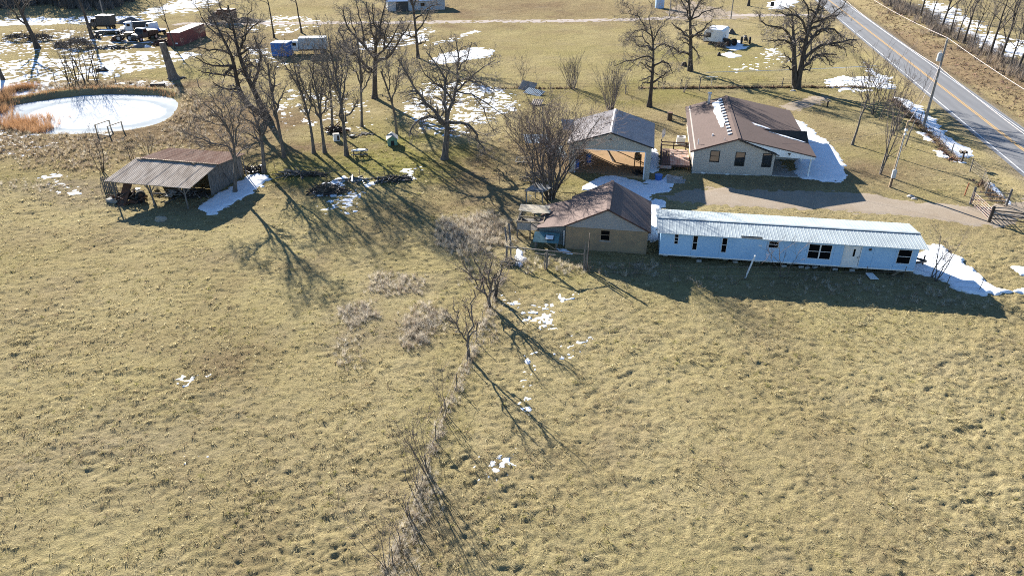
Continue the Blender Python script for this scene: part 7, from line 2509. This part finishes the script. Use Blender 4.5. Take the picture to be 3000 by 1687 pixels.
def weeds():
    rng = np.random.default_rng(9)
    zones = [('D', [(1110, 560), (1220, 540), (1290, 560), (1285, 600), (1190, 640), (1100, 600)], 700, .9), ('D', [(1000, 800), (1090, 760), (1130, 800), (1080, 870), (1010, 880)], 320, .8),
             ('D', [(850, 780), (930, 760), (950, 800), (880, 830)], 190, .7), ('D', [(920, 690), (1060, 690), (1060, 740), (930, 740)], 240, .7), ('D', [(850, 850), (900, 850), (910, 930), (850, 920)], 50, .7),
             ('D', [(1190, 830), (1260, 760), (1250, 850), (1190, 900)], 60, .7), ('D', [(960, 1449), (1010, 1320), (1090, 1180), (1130, 1180), (1060, 1330), (1010, 1449)], 90, .7),
             ('D', [(1280, 640), (1480, 665), (1650, 670), (1650, 690), (1450, 690), (1280, 680)], 120, .9), ('D', [(1700, 690), (2300, 720), (2500, 760), (2500, 775), (2200, 750), (1700, 715)], 200, .7),
             ('D', [(380, 470), (420, 470), (420, 490), (380, 490)], 10, .8), ('D', [(0, 455), (160, 450), (160, 480), (0, 480)], 60, .7), ('D', [(1160, 640), (1240, 620), (1250, 690), (1170, 720)], 60, .7)]
    P, S = [], []
    for z, pts, n, s_ in zones:
        q = mass(z, pts, n, rng)
        P.append(q); S.append(rng.uniform(.6, 1.3, len(q)) * s_)
    row = np.array(poly('D', (1262, 690), (1235, 775), (1205, 850), (1178, 915), (1150, 980), (1120, 1040), (1095, 1110), (1075, 1180), (1035, 1300), (985, 1420), (960, 1480)))
    for a, b in zip(row, row[1:]):
        m = int(11 * np.linalg.norm(b - a))
        P.append(a + (b - a) * rng.random((m, 1)) + rng.normal(0, .17, (m, 2))); S.append(rng.uniform(.4, .9, m))
    P = np.concatenate(P); S = np.concatenate(S)
    T_ = [blade_clump('weed', 'weed', 22, .42, .45, .018, 11, .7, 3), blade_clump('weed', 'weed', 18, .30, .55, .02, 12, 1.0, 3), blade_clump('weed', 'shrub_dry', 16, .5, .35, .016, 13, .5, 2)]
    scatter('dead_weeds', 'bleached dead weed clumps tangled in the field', 'weeds', np.c_[P, land(P[:, 0], P[:, 1])], S, T_, rng.integers(0, 3, len(P)), .3, 3)
    # brown weeds on the pond banks
    zones = [('D', [(0, 330), (100, 340), (250, 355), (420, 330), (470, 300), (520, 290), (500, 350), (300, 395), (100, 410), (0, 400)], 1100, .7), ('D', [(20, 232), (150, 208), (300, 205), (450, 220), (440, 232), (330, 222), (180, 222), (80, 240)], 520, .8), ('D', [(430, 300), (560, 270), (640, 330), (600, 380), (480, 380), (400, 370)], 500, .6), ('D', [(60, 390), (300, 395), (420, 385), (250, 430), (60, 425)], 320, .6),
             ('D', [(440, 230), (520, 250), (540, 290), (470, 300), (440, 260)], 260, .9)]
    P, S = [], []
    for z, pts, n, s_ in zones:
        q = mass(z, pts, n, rng); P.append(q); S.append(rng.uniform(.6, 1.5, len(q)) * s_)
    P = np.concatenate(P); S = np.concatenate(S)
    k = pond_r(P[:, 0], P[:, 1]) > 1.07
    P, S = P[k], S[k]
    T_ = [blade_clump('bank_weed', 'grass_brown', 20, .42, .5, .03, 21, .8, 2), blade_clump('bank_weed', 'shrub_dry', 16, .4, .5, .03, 22, .8, 2), blade_clump('bank_weed', 'weed', 16, .45, .4, .03, 23, .6, 2)]
    scatter('bank_weeds', 'brown weeds thick on the pond banks', 'weeds', np.c_[P, land(P[:, 0], P[:, 1])], S, T_, rng.choice(3, len(P), p=(.5, .3, .2)), .25, 4)
    # reeds
    P = np.concatenate([mass('A', [(-60, 950), (40, 960), (90, 1060), (180, 1160), (330, 1230), (450, 1300), (400, 1340), (200, 1300), (80, 1230), (-20, 1150), (-60, 1060)], 1300, rng), mass('A', [(0, 960), (150, 895), (400, 865), (400, 895), (150, 940), (60, 990)], 420, rng)])
    th = rng.uniform(math.radians(60), math.radians(215), 700); rr_ = rng.normal(1.13, .035, 700) + rng.uniform(0, .04, 700)
    c_, s2 = math.cos(PROT), math.sin(PROT)
    ea, eb = PRX * rr_ * np.cos(th), PRY * rr_ * np.sin(th)
    n_full = len(P)
    P = np.concatenate([P, np.stack([PC[0] + ea * c_ - eb * s2, PC[1] + ea * s2 + eb * c_], 1)])
    T_ = [blade_clump('reed', 'reed', 12, 1.0, .5, .022, 31, .45, 2), blade_clump('reed', 'reed', 10, .8, .6, .025, 32, .55, 2)]
    scatter('reeds', 'orange dry cattail reeds along the left pond shore', 'reeds', np.c_[P, base(P[:, 0], P[:, 1])], rng.uniform(.6, 1.2, len(P)) * np.where(np.arange(len(P)) < n_full, 1, .5), T_, rng.integers(0, 2, len(P)), .08, 5)
    # leaf litter along fences and on the highway bank
    L1 = np.array(poly('R', (-300, 742), (740, 735), (1250, 738)))
    pts = []
    def along(Q, n, w):
        Q = np.array(Q)
        for a, b in zip(Q, Q[1:]):
            m = int(n * np.linalg.norm(b - a))
            t = rng.random((m, 1))
            pts.append(a + (b - a) * t + rng.normal(0, w, (m, 2)))
    along(L1, 22, .12)
    along(poly('R', (1480, 840), (1700, 1050), (1860, 1210), (1990, 1350)), 30, .3)
    along(poly('C', (230, 892), (1000, 893)), 10, .15)
    along(poly('I', (1560, 760), (1700, 950), (1760, 1010)), 30, .4)
    along(poly('C', (1620, 892), (2600, 888)), 16, .12)
    Q = mass('R', [(1300, 0), (1500, 130), (1900, 400), (2576, 850), (2576, 990), (1900, 520), (1400, 180), (1230, 20)], 1500, rng); pts.append(Q)
    P = np.concatenate(pts)
    P = P[(road_off(P[:, 0], P[:, 1]) < -1) | (road_off(P[:, 0], P[:, 1]) > ROADW + 1.2)]
    T_ = [blade_clump('leaf', 'litter', 8, .09, .35, .09, 41, 1.2, 1), blade_clump('leaf', 'litter', 6, .12, .3, .10, 42, 1.0, 1), blade_clump('leaf', 'grass_brown', 14, .28, .3, .03, 43, .8, 2)]
    scatter('leaf_litter', 'brown leaf litter caught along fences and the road bank', 'leaves', np.c_[P, land(P[:, 0], P[:, 1]) + .01], rng.uniform(.6, 1.4, len(P)), T_, rng.integers(0, 3, len(P)), .4, 6)
    # scrub under the trees beyond the highway
    P = mass('R', [(1420, 20), (1560, 60), (1760, 150), (1950, 270), (2150, 390), (2400, 520), (2620, 660), (2620, 760), (2400, 640), (2100, 470), (1800, 290), (1500, 120), (1380, 40)], 520, rng)
    T_ = [blade_clump('scrub', 'twig', 26, 1.5, .9, .045, 51, .5, 3), blade_clump('scrub', 'shrub_dry', 22, 1.1, 1.0, .05, 52, .6, 3)]
    scatter('roadside_scrub', 'dark leafless scrub under the trees beyond the highway', 'scrub', np.c_[P, base(P[:, 0], P[:, 1])], rng.uniform(.6, 1.5, len(P)), T_, rng.integers(0, 2, len(P)), .2, 7)


weeds()


# ------------------------------------------------------------------ the far wood along the top left
def woodland():
    rng = np.random.default_rng(17)
    T_ = []
    for k in range(4):
        w = Wood(400 + k)
        w.add([np.array((0, 0, 0.)), np.array((.1, 0, 3.)), np.array((.2, .1, 6.)), np.array((.2, .1, 9.))], [.2, .16, .11, .05], True)
        for j in range(9):
            a, z0 = rng.uniform(0, 6.28), rng.uniform(1.5, 8)
            w.shoot((.15, .05, z0), (math.cos(a) * .7, math.sin(a) * .7, .7), rng.uniform(2, 4), .07, 1, 3, dict(TALL, n=[6, 5, 4], rmin=.03))
        ms = w.meshes((4, 3))
        V = np.concatenate([ms[0][0], ms[1][0]]); F = np.concatenate([ms[0][1], ms[1][1] + len(ms[0][0])])
        me = np_mesh('wood_tree', V, F); me.materials.append(M['bark'])
        T_.append(me)
    P = np.concatenate([mass('A', [(-200, 100), (0, 95), (200, 60), (520, 45), (540, -40), (-200, -60)], 70, rng), mass('A', [(560, 60), (850, 100), (1020, 110), (1250, 40), (1450, -20), (1300, -60), (560, -60)], 75, rng),
                        np.stack([rng.uniform(-260, -40, 260), rng.uniform(225, 330, 260)], 1)])
    P = P[(P[:, 1] > 150)]
    scatter('woodland', 'bare leafless wood filling the far left horizon', 'woodland', np.c_[P, base(P[:, 0], P[:, 1])], rng.uniform(.7, 1.3, len(P)), T_, rng.integers(0, 4, len(P)), .05, 8)
    T2 = [blade_clump('understory', 'twig', 30, 2.0, 1.6, .08, 61, .5, 3)]
    P = np.concatenate([mass('A', [(-200, 110), (0, 100), (200, 70), (520, 55), (540, -40), (-200, -60)], 220, rng), mass('A', [(560, 70), (850, 110), (1020, 120), (1250, 50), (1450, -10), (1300, -60), (560, -60)], 240, rng)])
    scatter('understory', 'dark scrub at the foot of the far wood', 'scrub', np.c_[P, base(P[:, 0], P[:, 1])], rng.uniform(.6, 1.4, len(P)), T2, np.zeros(len(P), int), .15, 9)


woodland()
